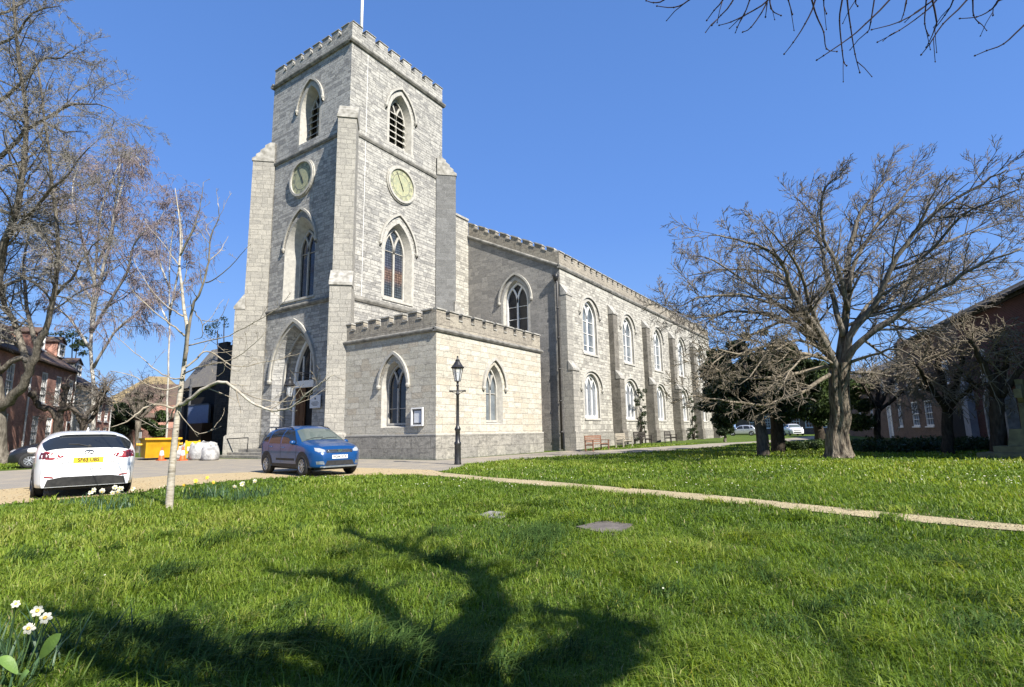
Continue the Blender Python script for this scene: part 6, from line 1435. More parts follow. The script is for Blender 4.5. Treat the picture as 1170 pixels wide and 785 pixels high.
# ------------------------------------------------------------------ stone cross memorial at the right edge
M['mossy'] = pmat('mossy yellow stone', (.20, .175, .085), (.12, .105, .055), 4, .9, .6)
XD = 19.5; p = at_d(1179, 520, XD); xa = math.radians(34+180)
t = thing('stone_cross', 'mossy stone memorial cross on a stepped base at the right edge', 'memorial', (p.x, p.y, height(p.x, p.y)-.02), math.radians(-20))
mb = MB(); mb.box(-1.25, -1.25, 0, 1.25, 1.25, .22); mb.build('step', M['mossy'], t); mb = MB(); mb.box(-.85, -.85, .223, .85, .85, .45); mb.build('step', M['mossy'], t)
mb = MB(); mb.hexa([(-.5, -.5, .453), (.5, -.5, .453), (.5, .5, .453), (-.5, .5, .453)], [(-.42, -.42, 1.05), (.42, -.42, 1.05), (.42, .42, 1.05), (-.42, .42, 1.05)]); mb.build('base', M['mossy'], t)
mb = MB(); mb.hexa([(-.17, -.13, 1.053), (.17, -.13, 1.053), (.17, .13, 1.053), (-.17, .13, 1.053)], [(-.12, -.10, 2.35), (.12, -.10, 2.35), (.12, .10, 2.35), (-.12, .10, 2.35)]); mb.build('shaft', M['mossy'], t)
mb = MB(); f = Fr((0, -.12, 0), (1, 0, 0), (0, -1, 0))
for a in range(4):
    an = a*math.pi/2; ca, sa = math.cos(an), math.sin(an)
    q = [(-.10, .1), (-.16, .52), (.16, .52), (.10, .1)]; mb.prism([(u*ca-v*sa, -.11+.002*a, 2.32+u*sa+v*ca) for u, v in q], (0, .22, 0))
c0 = [(.36*math.cos(x), 2.32+.36*math.sin(x)) for x in np.linspace(0, 2*math.pi, 29)]; strip(mb, Fr((0, 0, 0), (1, 0, 0), (0, -1, 0)), c0, [(u*.76, 2.32+(v-2.32)*.76) for u, v in c0], -.075, .075)
mb.box(-.12, -.115, 2.2, .12, .125, 2.44); mb.build('cross_head', M['mossy'], t)
# ivy and climbing shrub on the nave wall
def shrub(name, label, clumps, n, size, seed, mat, off, cat='shrub', group=None):
    t = thing(name, label, cat, off, group=group, world=True); r = random.Random(seed); mb = MB()
    for c in clumps[:14]: mb.tube([V3(off)+V3((r.uniform(-.2, .2), r.uniform(-.1, .1), 0)), V3(off).lerp(V3(c[:3]), .5)+rvec(r)*.15, V3(c[:3])], [.03, .02, .008], 5)
    mb.build('stem', M['bark_dark'], t, smooth=True); leaves('foliage', M[mat], t, clumps, n, size, seed, off); return t
r = random.Random(41)
def climber(px, w, hgt, lab, n, seed):
    x = at_y(px, 470, 17.0).x; r = random.Random(seed)
    cl = [(x+r.gauss(0, w*.5), 17.05-r.uniform(0, .25), r.uniform(.1, 1)**1.3*hgt, r.uniform(.12, .26)) for _ in range(n)]
    shrub('climbing_plant', lab, cl, n*90, .06, seed, 'yew', (x, 16.95, .1), 'climbing plant')
climber(731, 1.1, 4.6, 'dark straggly creeper on the nave wall beside the second lower window', 26, 51)
climber(790, 2.2, 5.0, 'dense dark creeper round the far nave buttress', 34, 52)
p = at_g(502, 525); cl = [(p.x+r.gauss(0, .12), p.y+r.gauss(0, .12), r.uniform(.05, .35), .12) for _ in range(7)]; shrub('wall_weed', 'small leafy weed growing at the vestry corner', cl, 260, .05, 53, 'ivy', (p.x, p.y, 0), 'weed')
# ------------------------------------------------------------------ tree overhead, outside the frame at the right: its limbs shade the lawn and its twigs hang into view
r = random.Random(77)
def sh(px, py, h):        # the point at height h that throws its shadow on the lawn there
    g_ = at_g(px, py); return g_+SUN*(h/SUN.z)
tb = V3((1.0, -7.6, height(1, -7.6)-.1))
t = thing('overhanging_tree', 'bare tree whose dark twigs hang into the top right of the view', 'tree', tuple(tb), world=True)
tr, lm, cr = MB(), MB(), MB()
crown0 = V3((1.5, -4.6, 4.0))
limb(tr, [tb, tb+V3((.05, .3, 1.0)), tb+V3((.2, 1.6, 2.6)), crown0], .33, .22, 14, 4, r, .02)
A0 = sh(520, 782, 5.0)
SL = [([crown0, A0, sh(548, 715, 5.4), sh(556, 685, 5.7), sh(532, 655, 6.0), sh(480, 638, 6.3), sh(440, 626, 6.6), sh(390, 608, 7.0)], .17, .045),
 ([A0, sh(495, 745, 5.2), sh(455, 715, 5.5), sh(425, 685, 5.8), sh(392, 668, 6.0), sh(350, 660, 6.4), sh(306, 653, 6.8)], .11, .035),
 ([sh(556, 685, 5.7), sh(552, 668, 5.9), sh(520, 640, 6.3)], .07, .03),
 ([crown0, sh(640, 800, 4.8), sh(690, 765, 5.0), sh(705, 735, 5.2), sh(668, 708, 5.5), sh(610, 700, 5.8)], .18, .07),
 ([crown0, sh(610, 790, 5.2), sh(640, 750, 5.3), sh(700, 715, 5.6), sh(730, 722, 5.8)], .16, .06),
 ([crown0, sh(420, 800, 5.6), sh(330, 775, 5.7), sh(250, 765, 5.9), sh(170, 735, 6.2), sh(100, 712, 6.5), sh(50, 700, 6.8)], .18, .05),
 ([sh(330, 775, 5.7), sh(260, 790, 5.6), sh(180, 778, 5.9), sh(110, 760, 6.3), (sh(40, 735, 6.8))], .14, .05),
 ([sh(250, 765, 5.9), sh(215, 735, 6.1), sh(180, 705, 6.5)], .09, .04),
 ([sh(420, 800, 5.6), sh(400, 770, 5.6), sh(340, 745, 5.9), sh(270, 735, 6.2)], .13, .05),
 ([sh(500, 800, 5.2), sh(440, 770, 5.4), sh(390, 745, 5.7), sh(330, 725, 6.1)], .10, .04)]
cs = dict(seg=[4, 4, 3], n=[5, 4, 3], wob=[.2, .25, .3], trop=[V3((0, 0, .2)), V3(), V3()], num=[16, 7, 0], start=[.12, .15, 0], ang=[(45, 16), (42, 14), (30, 10)], len=[.3, .5, .5], rad=[.35, .5, .6], rmin=.004, tip=.35)
for pts, a, b in SL:
    lo_ = len(pts) < 7 and pts[0] is crown0 or pts[-1].x < 0 or pts[0] is crown0 and pts[1].x < .8
    Q, RR = limb(lm, pts, a*(.85 if lo_ else 1.3), b*(1.2 if lo_ else 1.6), 9, 4, r, .02); L = sum((Q[i+1]-Q[i]).length for i in range(len(Q)-1))
    for k in range(4, len(Q), 6): lm.lathe([(0, -RR[k]*1.3), (RR[k]*1.2, -RR[k]*.6), (RR[k]*1.45, 0), (RR[k]*1.15, RR[k]*.7), (0, RR[k]*1.3)], 8, Q[k], Q[min(k+1, len(Q)-1)]-Q[k-1])
    spawn([cr, cr, cr], Q[len(Q)//3:], RR[len(Q)//3:], min(L, 4.5), 0, cs, r, dens=L/4)
def tx(x, y): return (720+x/2.6, y/2.6)
E0 = [crown0, V3((3.4, -6.0, 5.6)), at_d(1560, -330, 5.0), at_d(1250, -150, 4.9), at_d(1080, -110, 5.2), at_d(930, -85, 5.4), at_d(800, -60, 5.6), at_d(735, -22, 5.7)]
Q, RR = limb(lm, E0, .022, .008, 8, 4, r, .0)
TW = [([(560, -120), (550, 0), (520, 70), (485, 125), (458, 160)], 0), ([(520, -100), (540, 0), (555, 50), (575, 95), (583, 145), (614, 153)], .1), ([(880, -140), (770, 0), (700, 70), (655, 110), (575, 165), (555, 178)], -.1), ([(650, -120), (630, 0), (622, 60), (630, 150), (635, 185), (643, 195)], .2), ([(640, -120), (645, 0), (655, 80), (668, 160), (682, 215)], .1),
 ([(940, -60), (880, 15), (800, 65), (718, 88)], 0), ([(960, -80), (910, 0), (870, 40), (800, 90), (735, 125)], .2), ([(1080, -130), (1000, 0), (930, 70), (890, 130), (865, 162)], -.2), ([(890, -120), (880, 0), (875, 70), (887, 105)], .1), ([(1130, -80), (1095, 0), (1070, 30), (1030, 50), (980, 55)], 0), ([(1300, -40), (1170, 75), (1110, 130), (1060, 150), (1025, 165)], -.1),
 ([(440, -110), (470, 0), (482, 42)], .1), ([(460, -80), (410, 0), (350, 40), (300, 65), (265, 75)], .2), ([(430, -80), (405, 10), (360, 80), (335, 95)], .2), ([(350, -90), (300, 10), (270, 45), (243, 75)], .1), ([(320, -90), (275, 0), (250, 30), (228, 60)], .2), ([(390, -100), (355, 0), (340, 40), (318, 80)], .15), ([(240, -70), (175, 0), (130, 22), (80, 18)], .1), ([(130, -50), (100, 0), (70, 8), (48, 2)], .2),
 ([(985, -110), (960, 0), (935, 45), (905, 85)], .2), ([(1010, -90), (1018, 0), (1020, 45), (1036, 68)], .1), ([(1200, -60), (1090, 5), (1078, 45)], .15), ([(830, -90), (820, 10), (805, 62)], .1), ([(600, -90), (575, 0), (583, 40)], .2), ([(690, -80), (670, 0), (676, 18)], .1), ([(740, -120), (715, 65), (705, 95)], .15), ([(410, -60), (408, 0), (402, 50)], .25), ([(410, -50), (418, 25), (448, 46)], .25), ([(905, 30), (905, 85), (880, 140)], .0)]
for pts, dz in TW:
    P = [at_d(*tx(*p), 5.2+dz+.04*i) for i, p in enumerate(pts)]
    near = min(Q, key=lambda q: (q-P[0]).length); P = ([near] if (near-P[0]).length < 3 else [])+P
    S2 = smooth_path(P, 3); m = len(S2); R2 = [.011-(.0075)*(i/(m-1)) for i in range(m)]; cr.tube(S2, R2, 5, True)
    for p in P[2:]: cr.lathe([(0, -.012), (.008, -.003), (.009, .004), (0, .014)], 6, p, (P[-1]-P[-2]))
    if r.random() < .8:
        i = r.randrange(m//2, m-1); d = (S2[i]-S2[i-1]).normalized(); d = (d+rvec(r)*.6+V3((0, 0, -.2))).normalized(); q = [S2[i], S2[i]+d*.10, S2[i]+d*.19+V3((0, 0, -.03))]; cr.tube(q, [.005, .004, .0035], 4); cr.lathe([(0, -.01), (.007, 0), (0, .012)], 6, q[-1], d)
tr.build('trunk', M['bark_dark'], t, smooth=True); lm.build('limb', M['bark_dark'], t, smooth=True); cr.build('crown', M['twig_dark'], t, smooth=True)

# ------------------------------------------------------------------ grass
def in_poly(P, x, y):
    P = np.array(P); n = len(P); c = np.zeros(len(x), bool); j = n-1
    for i in range(n):
        xi, yi, xj, yj = P[i, 0], P[i, 1], P[j, 0], P[j, 1]
        k = ((yi > y) != (yj > y)) & (x < (xj-xi)*(y-yi)/(yj-yi+1e-12)+xi); c ^= k; j = i
    return c
def vheight(x, y):
    t1 = np.clip(np.hypot(x, y)/13, 0, 1); t2 = np.clip((x-30)/12, 0, 1); return -.38*(1-t1*t1*(3-2*t1))+.16*t2*t2*(3-2*t2)
def vnoise(x, y, s, seed):
    g = np.random.default_rng(seed); T = g.uniform(0, 1, (64, 64)); u, v = x*s, y*s; i, j = np.floor(u).astype(int), np.floor(v).astype(int); f, h = u-i, v-j; f = f*f*(3-2*f); h = h*h*(3-2*h)
    a = T[i % 64, j % 64]; b = T[(i+1) % 64, j % 64]; c = T[i % 64, (j+1) % 64]; d = T[(i+1) % 64, (j+1) % 64]; return (a*(1-f)+b*f)*(1-h)+(c*(1-f)+d*f)*h
def blade_mat(name, ramp, trans=.45, rough=.5):
    nt = NT(name); at = nt.n('Attribute', attribute_name='tint'); col = nt.ramp(at.outputs['Fac'], ramp)
    nt.l(col, nt.b.inputs['Base Color']); nt.set(Roughness=rough); nt.b.inputs['Specular IOR Level'].default_value = .35
    tl = nt.n('BsdfTranslucent'); nt.l(nt.mix(1., col, (1.25, 1.2, .6), 'MULTIPLY'), tl.inputs[0]); mx = nt.n('MixShader'); mx.inputs[0].default_value = trans
    nt.l(nt.b.outputs[0], mx.inputs[1]); nt.l(tl.outputs[0], mx.inputs[2]); nt.l(mx.outputs[0], nt.t.nodes['Material Output'].inputs[0]); return nt.m
M['grass'] = blade_mat('fresh lawn grass', [(0., (.045, .09, .012)), (.3, (.115, .192, .017)), (.65, (.212, .290, .031)), (.93, (.32, .34, .07)), (1., (.36, .32, .15))])
M['tuft'] = blade_mat('dark bulb leaves', [(0., (.026, .056, .014)), (.6, (.065, .118, .026)), (1., (.14, .195, .05))], .35, .75)
M['tuft'].node_tree.nodes['Principled BSDF'].inputs['Specular IOR Level'].default_value = .12
def blades(x, y, h, w, lean, tint, seed, z=None, curl=1., ang=None):
    g = np.random.default_rng(seed); n = len(x); a = g.uniform(0, 2*np.pi, n) if ang is None else ang; z0 = (vheight(x, y) if z is None else z)-.01
    lx, ly = np.cos(a)*lean*h, np.sin(a)*lean*h; b = a+np.pi/2+g.normal(0, .5, n); wx, wy = np.cos(b)*w/2, np.sin(b)*w/2
    B = np.stack([x, y, z0], 1); Mi = B+np.stack([lx*.35, ly*.35, h*.62], 1); T = B+np.stack([lx, ly, h*(1-.35*np.minimum(1, lean)*curl)], 1); W = np.stack([wx, wy, np.zeros(n)], 1)
    V = np.stack([B-W, B+W, Mi+W*.8, Mi-W*.8, T+W*.12, T-W*.12], 1).reshape(-1, 3)
    i = np.arange(n)*6; F = np.stack([np.stack([i, i+1, i+2, i+3], 1), np.stack([i+3, i+2, i+4, i+5], 1)], 1).reshape(-1, 4)
    return V, F, np.repeat(tint, 6)
def grass(name, bands, seed, avoid):
    g = np.random.default_rng(seed); Vs, Fs, Ts = [], [], []; o = 0
    for (r0, r1, dens, hh, ww, lean) in bands:
        A = (r1*r1-r0*r0)*.5*math.radians(104); n = int(A*dens); rr = np.sqrt(g.uniform(r0*r0, r1*r1, n)); th = YAW+g.uniform(-math.radians(52), math.radians(52), n)
        x, y = rr*np.cos(th), rr*np.sin(th)
        jx, jy = x+.30*(vnoise(x, y, 1.9, 31)-.5)+.22*(vnoise(x, y, 6.5, 32)-.5), y+.30*(vnoise(x, y, 1.9, 33)-.5)+.22*(vnoise(x, y, 6.5, 34)-.5)
        k = in_poly(LAWN1, jx, jy) | in_poly(LAWN2, jx, jy) | in_poly(STRIP, jx, jy) | in_poly(LAWN3, jx, jy)
        for (ax, ay, ar) in avoid: k &= np.hypot(x-ax, y-ay) > ar
        # sparse worn edge along the path
        x, y = x[k], y[k]; n = len(x)
        p1, p2, p3 = vnoise(x, y, .45, 1), vnoise(x, y, 1.7, 2), vnoise(x, y, 6, 3)
        h = hh*(.35+.95*p2+.5*p3)*g.uniform(.6, 1.35, n)*(.75+.5*p1); w = ww*g.uniform(.6, 1.3, n)
        p0 = vnoise(x, y, .16, 4); tint = np.clip(-.16+.45*p1+.30*p2+.22*p3+.25*p0+g.normal(0, .14, n), 0, .92); dry = g.uniform(0, 1, n) < .025; tint[dry] = 1.
        V, F, T = blades(x, y, h, w, lean*g.uniform(.3, 1.6, n), tint, seed+int(r0*10)); Vs.append(V); Fs.append(F+o); Ts.append(T); o += len(V)
    for i in range(170):                    # tussocks
        rr_, th_ = g.uniform(3.2, 11), YAW+g.uniform(-.85, .85); cx, cy = rr_*math.cos(th_), rr_*math.sin(th_); n = int(g.uniform(60, 220)); sp = g.uniform(.06, .22)
        x, y = cx+g.normal(0, sp, n), cy+g.normal(0, sp, n); k = in_poly(LAWN1, x, y) | in_poly(LAWN2, x, y)
        for (ax, ay, ar) in avoid: k &= np.hypot(x-ax, y-ay) > ar
        x, y = x[k], y[k]; n = len(x)
        if n < 5: continue
        V, F, T = blades(x, y, g.uniform(.09, .17)*g.uniform(.5, 1.3, n), g.uniform(.006, .010, n)*max(1, rr_/6), g.uniform(.5, 1.7, n), np.clip(g.uniform(.2, .75)+g.normal(0, .15, n), 0, .95), seed+1000+i, ang=g.normal(g.uniform(0, 6.28), 1.0, n)); Vs.append(V); Fs.append(F+o); Ts.append(T); o += len(V)
    ob = np_mesh(name, np.concatenate(Vs), np.concatenate(Fs), M['grass'], None, np.concatenate(Ts)); tag(ob, 'short lush green lawn grass', 'grass', kind='stuff'); return ob
av = []
for px, py, rad in ((690, 604, .32), (672, 604, .22), (708, 604, .25), (565, 587, .2)): p = at_g(px, py); av.append((p.x, p.y, rad))
p = at_g(960, 523); av.append((p.x, p.y, .5))
grass('grass_blades', [(2.6, 4.8, 5200, .085, .0060, .8), (4.8, 8, 2600, .085, .0085, .8), (8, 14, 950, .085, .014, .75), (14, 24, 230, .085, .028, .7), (24, 44, 60, .09, .05, .6)], 100, av)
# long dark leaf tufts (bulb leaves gone to grass)
g = np.random.default_rng(8); X, Y, H, W_, Le, Ti, An = [], [], [], [], [], [], []
TUFT = [(600, 622, .45, 420, .20), (622, 612, .35, 300, .18), (500, 615, .25, 160, .17), (186, 662, .22, 200, .20), (170, 672, .2, 120, .16), (386, 636, .16, 120, .16), (440, 765, .35, 420, .24), (330, 740, .3, 260, .18), (480, 772, .25, 260, .26), (150, 750, .45, 480, .20), (220, 765, .35, 320, .20), (285, 760, .3, 200, .18), (90, 740, .3, 240, .18), (405, 740, .2, 160, .18), (330, 700, .18, 100, .14),
        (1078, 648, .24, 260, .13), (1050, 640, .15, 100, .1), (760, 680, .2, 130, .13), (505, 640, .2, 100, .14), (610, 640, .3, 160, .15), (255, 618, .3, 200, .18), (240, 625, .25, 130, .18), (725, 588, .3, 200, .12), (655, 600, .25, 120, .1), (880, 665, .2, 80, .09), (965, 690, .22, 120, .12), (900, 720, .2, 90, .1), (640, 745, .2, 90, .11), (1140, 720, .25, 120, .12), (30, 640, .2, 80, .15), (390, 660, .2, 100, .15), (560, 770, .25, 140, .15), (700, 690, .2, 70, .12), (860, 610, .3, 110, .1), (980, 620, .3, 110, .1), (1090, 750, .2, 90, .12)]
for _ in range(60): TUFT.append((g.uniform(0, 1170), g.uniform(600, 770), g.uniform(.08, .22), int(g.uniform(20, 70)), g.uniform(.09, .15)))
for px, py, sp, n, hh in TUFT:
    c = at_g(px, py); n = int(n*.8); X.append(c.x+g.normal(0, sp*.5, n)); Y.append(c.y+g.normal(0, sp*.5, n)); H.append(hh*g.uniform(.6, 1.35, n)); W_.append(g.uniform(.007, .013, n)); Le.append(g.uniform(.5, 1.9, n)); Ti.append(np.clip(g.normal(.45, .25, n), 0, 1)); An.append(g.normal(g.uniform(-1.2, .3), .8, n))
X, Y, H, W_, Le, Ti, An = map(np.concatenate, (X, Y, H, W_, Le, Ti, An))
V, F, T = blades(X, Y, H, W_, Le, Ti, 9, ang=An); o = np_mesh('long_grass', V, F, M['tuft'], None, T); tag(o, 'tufts of long dark arching leaves in the lawn', 'grass', kind='stuff')
# daisies
M['petal'] = pmat('white petals', (.58, .565, .47), (.50, .48, .34), 60, .6, 0, obj=False); M['corona'] = pmat('yellow petals', (.70, .50, .06), (.66, .42, .04), 60, .6, 0, obj=False)
g = np.random.default_rng(12); n = 1500; px = g.uniform(0, 1170, n); py = np.where(g.uniform(0, 1, n) < .72, g.uniform(514, 560, n), g.uniform(556, 690, n))
pts = []
for a, b in zip(px, py):
    q = at_g(a, b)
    if math.hypot(q.x, q.y) > 46: continue
    keep = vnoise(np.array([q.x]), np.array([q.y]), .6, 21)[0]*(1 if b < 560 else .45)*(1. if (a > 480 or b > 545) else .3)
    if keep > g.uniform(.32, 1.1): pts.append((q.x, q.y))
pts = np.array(pts); k = in_poly(LAWN1, *pts.T) | in_poly(LAWN2, *pts.T); pts = pts[k]; n = len(pts)
z = vheight(*pts.T)+.075; s = .0085*g.uniform(.7, 1.3, n)*np.clip(np.hypot(*pts.T)/9, 1, 1.9); ang = np.arange(6)*np.pi/3
V = np.stack([pts[:, None, 0]+s[:, None]*np.cos(ang), pts[:, None, 1]+s[:, None]*np.sin(ang), np.repeat(z[:, None], 6, 1)+s[:, None]*.4*np.sin(ang+1)], 2).reshape(-1, 3)
o = np_mesh('daisies', V, np.arange(6*n).reshape(-1, 6), M['petal']); tag(o, 'tiny white daisies scattered over the lawn', 'flowers', kind='stuff')
# dark ground cover on the bank before the right-hand houses, pale weeds by the trunk
g = np.random.default_rng(14)
cl = []
for px in np.arange(985, 1150, 3.2):
    for D in (25.5, 27.5, 30, 33):
        q = at_d(px, 505, D); cl.append((q.x+g.normal(0, .4), q.y+g.normal(0, .4), .05+g.uniform(0, .28), g.uniform(.28, .5)))
o = leaves('ground_cover', M['ivy'], None, cl, 15000, .09, 15, (0, 0, 0)); tag(o, 'low dark ivy bank before the right hand houses', 'ground cover', kind='stuff')
cl = []
for px in np.concatenate([np.arange(895, 945, 2.5), np.arange(976, 990, 3)]):
    q = at_d(px, 509, g.uniform(27, 31)); cl.append((q.x, q.y, .1+g.uniform(0, .3), g.uniform(.2, .35)))
o = leaves('weeds', M['shrub'], None, cl, 4500, .07, 16, (0, 0, 0)); tag(o, 'pale green weeds in the far lawn beyond the big trunk', 'weeds', kind='stuff')

# ------------------------------------------------------------------ daffodils
def strap(mb, b, tip, w, r):
    d = tip-b; side = V3((-d.y, d.x, 0)); side = (side.normalized() if side.length > 1e-4 else V3((1, 0, 0))); rot = r.uniform(-1, 1); side = (side+V3((d.x, d.y, 0)).normalized()*rot).normalized() if d.xy.length > 1e-4 else side
    n = 6; vs = []
    for i in range(n):
        t_ = i/(n-1); p = b+V3((d.x*t_**1.7, d.y*t_**1.7, d.z*(1.25*t_-.25*t_*t_) if d.z > 0 else d.z*t_)); ww = w*(1-.85*t_**3)/2
        vs += [p-side*ww, p+V3((0, 0, -.15*ww)), p+side*ww]
    mb.add(vs, [(i*3+j, i*3+j+1, i*3+j+4, i*3+j+3) for i in range(n-1) for j in (0, 1)])
M['leaf'] = pmat('daffodil leaf', (.055, .105, .045), (.035, .07, .032), 20, .45, .1, obj=False); M['broad'] = pmat('broad green leaf', (.12, .20, .04), (.085, .15, .035), 14, .5, .3, obj=False); M['stem'] = pmat('flower stem', (.07, .12, .04), (.05, .09, .03), 20, .5, 0, obj=False)
def bloom(parent, c, nrm, s, yellow, r):
    nrm = nrm.normalized(); u = nrm.orthogonal().normalized(); v = nrm.cross(u); mb = MB()
    for k in range(6):
        a = k*math.pi/3+r.uniform(-.1, .1); d = u*math.cos(a)+v*math.sin(a); e = nrm.cross(d); off = nrm*(.002 if k % 2 else -.002)
        P = [c+off, c+off+d*s*.40-e*s*.30, c+off+d*s*.78-e*s*.30-nrm*s*.06, c+off+d*s*1.0-nrm*s*.16+e*s*r.uniform(-.06, .06), c+off+d*s*.78+e*s*.30-nrm*s*.06, c+off+d*s*.40+e*s*.30, c+off+d*s*.55+nrm*s*.07]
        mb.add(P, [(i, (i+1) % 6, 6) for i in range(6)])
    f = mb.build('flower', M['corona'] if yellow else M['petal'], parent, smooth=True)
    mb = MB(); mb.lathe([(.13*s, 0), (.18*s, .10*s), (.22*s, .24*s), (.29*s, .29*s), (.19*s, .24*s), (.1*s, .06*s), (0, .05*s)], 10, c, nrm); mb.build('corona', M['corona'], f, smooth=True)
def daffodils(label, px, py, nl, nf, hh, spread, yellow, seed, s=.045, name='daffodil_clump'):
    r = random.Random(seed); b = at_g(px, py); t = thing(name, label, 'flowers', tuple(b), world=True); mb = MB(); ms = MB()
    for i in range(nl):
        p = b+V3((r.gauss(0, spread), r.gauss(0, spread), 0)); p.z = height(p.x, p.y)-.01; a = r.uniform(0, 6.28); l = r.uniform(.05, .75)*hh; strap(mb, p, p+V3((math.cos(a)*l, math.sin(a)*l, hh*r.uniform(.55, 1.05))), r.uniform(.010, .018), r)
    mb.build('leaves', M['leaf'], t)
    for i in range(nf):
        p = b+V3((r.gauss(0, spread*.9), r.gauss(0, spread*.9), 0)); p.z = height(p.x, p.y); top = p+V3((r.gauss(0, .05), r.gauss(0, .05), hh*r.uniform(.95, 1.3))); nrm = V3((-.55, -.75, .15))+rvec(r)*.55
        ms.tube([p, p.lerp(top, .6)+V3((.01, 0, 0)), top, top+nrm.normalized()*.025], .0035, 5); bloom(t, top+nrm.normalized()*.03, nrm, s*r.uniform(.85, 1.15), yellow, r)
    if nf: ms.build('stem', M['stem'], t, smooth=True)
daffodils('white daffodils on the lawn edge in front of the white car', 132, 584, 70, 7, .30, .20, False, 1, .042)
daffodils('small clump of white flowers left of the white daffodils', 108, 580, 34, 4, .26, .14, False, 2, .045)
daffodils('yellow daffodils just right of the young tree trunk', 229, 572, 70, 3, .34, .18, True, 3, .04)
daffodils('single yellow daffodil between two leafy clumps', 246, 568, 40, 1, .30, .14, True, 4, .04)
daffodils('leafy clump with pale blooms right of the yellow daffodils', 275, 572, 70, 2, .28, .22, False, 5, .045)
daffodils('rightmost leafy daffodil clump with one white bloom', 297, 568, 60, 1, .27, .2, False, 6, .045)
daffodils('pale weedy tuft left of the white daffodils', 85, 578, 40, 0, .2, .16, False, 7)
# the near flowers at the left edge
r = random.Random(90)
nb = at_g(24, 770)
for k, ((px, py), D, lab) in enumerate((((18, 690), 3.55, 'small half open white daffodil, leftmost of the near flowers'), ((42.5, 698), 3.40, 'big white daffodil with yellow centre, topmost of the near flowers'), ((52, 706), 3.36, 'white daffodil touching the topmost one on its right'), ((33, 718), 3.38, 'lowest white daffodil drooping over the near leaves'))):
    c = at_d(px, py, D); b = V3((c.x+r.gauss(0, .03)-.02, c.y+r.gauss(0, .03), 0)); b.z = height(b.x, b.y)
    t = thing('daffodil', lab, 'flower', tuple(b), world=True, group='near daffodils at the left edge'); nrm = V3((-.35, -.8, .25))+rvec(r)*.25; s = .026 if k == 0 else .036
    mb = MB(); mb.tube([b, b.lerp(c, .6)+V3((.008, .004, 0)), c-nrm.normalized()*.03+V3((0, 0, .012)), c-nrm.normalized()*.005], .0042, 6); mb.build('stem', M['stem'], t, smooth=True); bloom(t, c, nrm, s, False, r)
t = thing('daffodil_leaves', 'tall dark strap leaves of the near daffodils at the left edge', 'plant', tuple(nb), world=True); mb = MB()
for i in range(170):
    p = nb+V3((r.gauss(-.12, .22), r.gauss(.10, .24), 0)); p.z = height(p.x, p.y)-.01; a = r.uniform(0, 6.28); l = r.uniform(.02, .2); strap(mb, p, p+V3((math.cos(a)*l, math.sin(a)*l, r.uniform(.14, .36))), r.uniform(.009, .017), r)
mb.build('leaf', M['leaf'], t)
b = at_g(48, 772); t = thing('dock_plant', 'broad bright green leaf beside the near white daffodils', 'plant', tuple(b), world=True)
def broad(P0, P1, w, up):
    mb = MB(); d = P1-P0; s_ = d.cross(up).normalized(); n = 9; vs = []
    for i in range(n):
        t_ = i/(n-1); ww = w*math.sin(math.pi*min(1, t_*.97+.03))**.7; c = P0+d*t_+up*.03*math.sin(t_*3); vs += [c-s_*ww+up*ww*.22, c-s_*ww*.5+up*ww*.04, c, c+s_*ww*.5+up*ww*.04, c+s_*ww+up*ww*.22]
    mb.add(vs, [(i*5+j, i*5+j+1, i*5+j+6, i*5+j+5) for i in range(n-1) for j in range(4)]); return mb.build('leaf', M['broad'], t, smooth=True)
P0, P1 = at_d(45, 752, 3.33), at_d(70, 724, 3.28); broad(P0, P1, .038, V3((-.3, -.8, .5)).normalized())
broad(at_d(20, 770, 3.2), at_d(-2, 752, 3.2), .03, V3((-.3, -.3, .9)).normalized()); broad(at_d(18, 790, 3.05), at_d(34, 768, 3.05), .035, V3((-.3, -.4, .85)).normalized())
mb = MB(); mb.tube([b, b.lerp(P0, .6), P0], .005, 5); mb.tube([b, at_d(20, 770, 3.2)], .005, 5); mb.tube([b, at_d(18, 790, 3.05)], .005, 5); mb.build('stalk', M['stem'], t, smooth=True)
# white band of loose stones along the edge of the paving

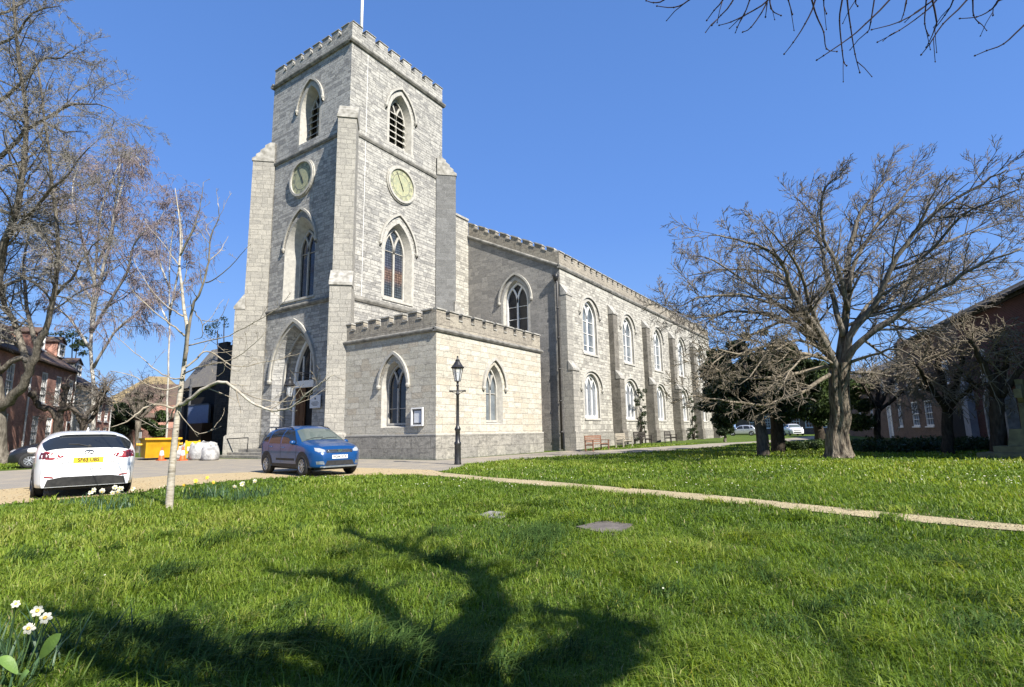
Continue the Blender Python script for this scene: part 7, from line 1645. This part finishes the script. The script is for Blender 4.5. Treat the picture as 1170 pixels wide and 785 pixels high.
g = np.random.default_rng(44); n = 9000; px = g.uniform(0, 1170, n); py = g.uniform(528, 606, n); P = np.array([tuple(at_g(a, b)) for a, b in zip(px, py)])
x, y = P[:, 0], P[:, 1]; jx, jy = x+.5*(vnoise(x, y, 2, 41)-.5), y+.5*(vnoise(x, y, 2, 42)-.5)
PATHP = [LAWN1[10]]+LAWN1[11:20]+list(reversed(PATH_UP)); DRV = [(-60, 12)]+LAWN1[1:11]+[(13.25, 11.6), (14.2, 13.0), (14.2, 16.6), (9, 20.0), (3, 18.7), (-60, 17.6)]
k = (in_poly(PATHP, jx, jy) | in_poly(DRV, jx, jy)) & (np.hypot(x, y) < 24); P = P[k]; n = len(P); s = g.uniform(.006, .018, n)*np.clip(np.hypot(P[:, 0], P[:, 1])/12, .7, 1.6)
O = np.array([(1, 0, 0), (0, 1, 0), (-1, 0, 0), (0, -1, 0), (0, 0, .7), (0, 0, -.5)]); rotn = g.uniform(0, 6.28, n); c_, s_ = np.cos(rotn), np.sin(rotn)
V = np.empty((n, 6, 3)); 
for i, o_ in enumerate(O): V[:, i, 0] = P[:, 0]+s*(o_[0]*c_-o_[1]*s_*.7); V[:, i, 1] = P[:, 1]+s*(o_[0]*s_+o_[1]*c_*.7); V[:, i, 2] = P[:, 2]+.018+s*o_[2]
Ft = np.array([(0, 1, 4), (1, 2, 4), (2, 3, 4), (3, 0, 4), (1, 0, 5), (2, 1, 5), (3, 2, 5), (0, 3, 5)]); F = (np.arange(n)[:, None, None]*6+Ft[None]).reshape(-1, 3)
M['stones'] = pmat('loose stones', (.42, .33, .20), (.22, .17, .11), 9, .9, .2, obj=False)
o = np_mesh('loose_gravel', V.reshape(-1, 3), F, M['stones']); tag(o, 'loose stones scattered on the path and drive', 'gravel', kind='stuff')
# ------------------------------------------------------------------ groups of things of one kind
for kind_, phrase in (('pollard_tree', 'pollarded trees round the churchyard'), ('birch_tree', 'weeping birches behind the budding tree'), ('yew_tree', 'dark evergreens near the nave'), ('traffic_cone', 'traffic cones by the skip'),
                      ('daffodil_clump', 'daffodil clumps along the lawn edge'), ('grave_slab', 'flat slabs in the lawn'), ('climbing_plant', 'climbing plants on the nave wall'), ('garden_tree', 'dark trees beyond the yard')):
    for o in scene.objects:
        if o.parent is None and o.name.split('.')[0] == kind_ and 'group' not in o: o['group'] = phrase
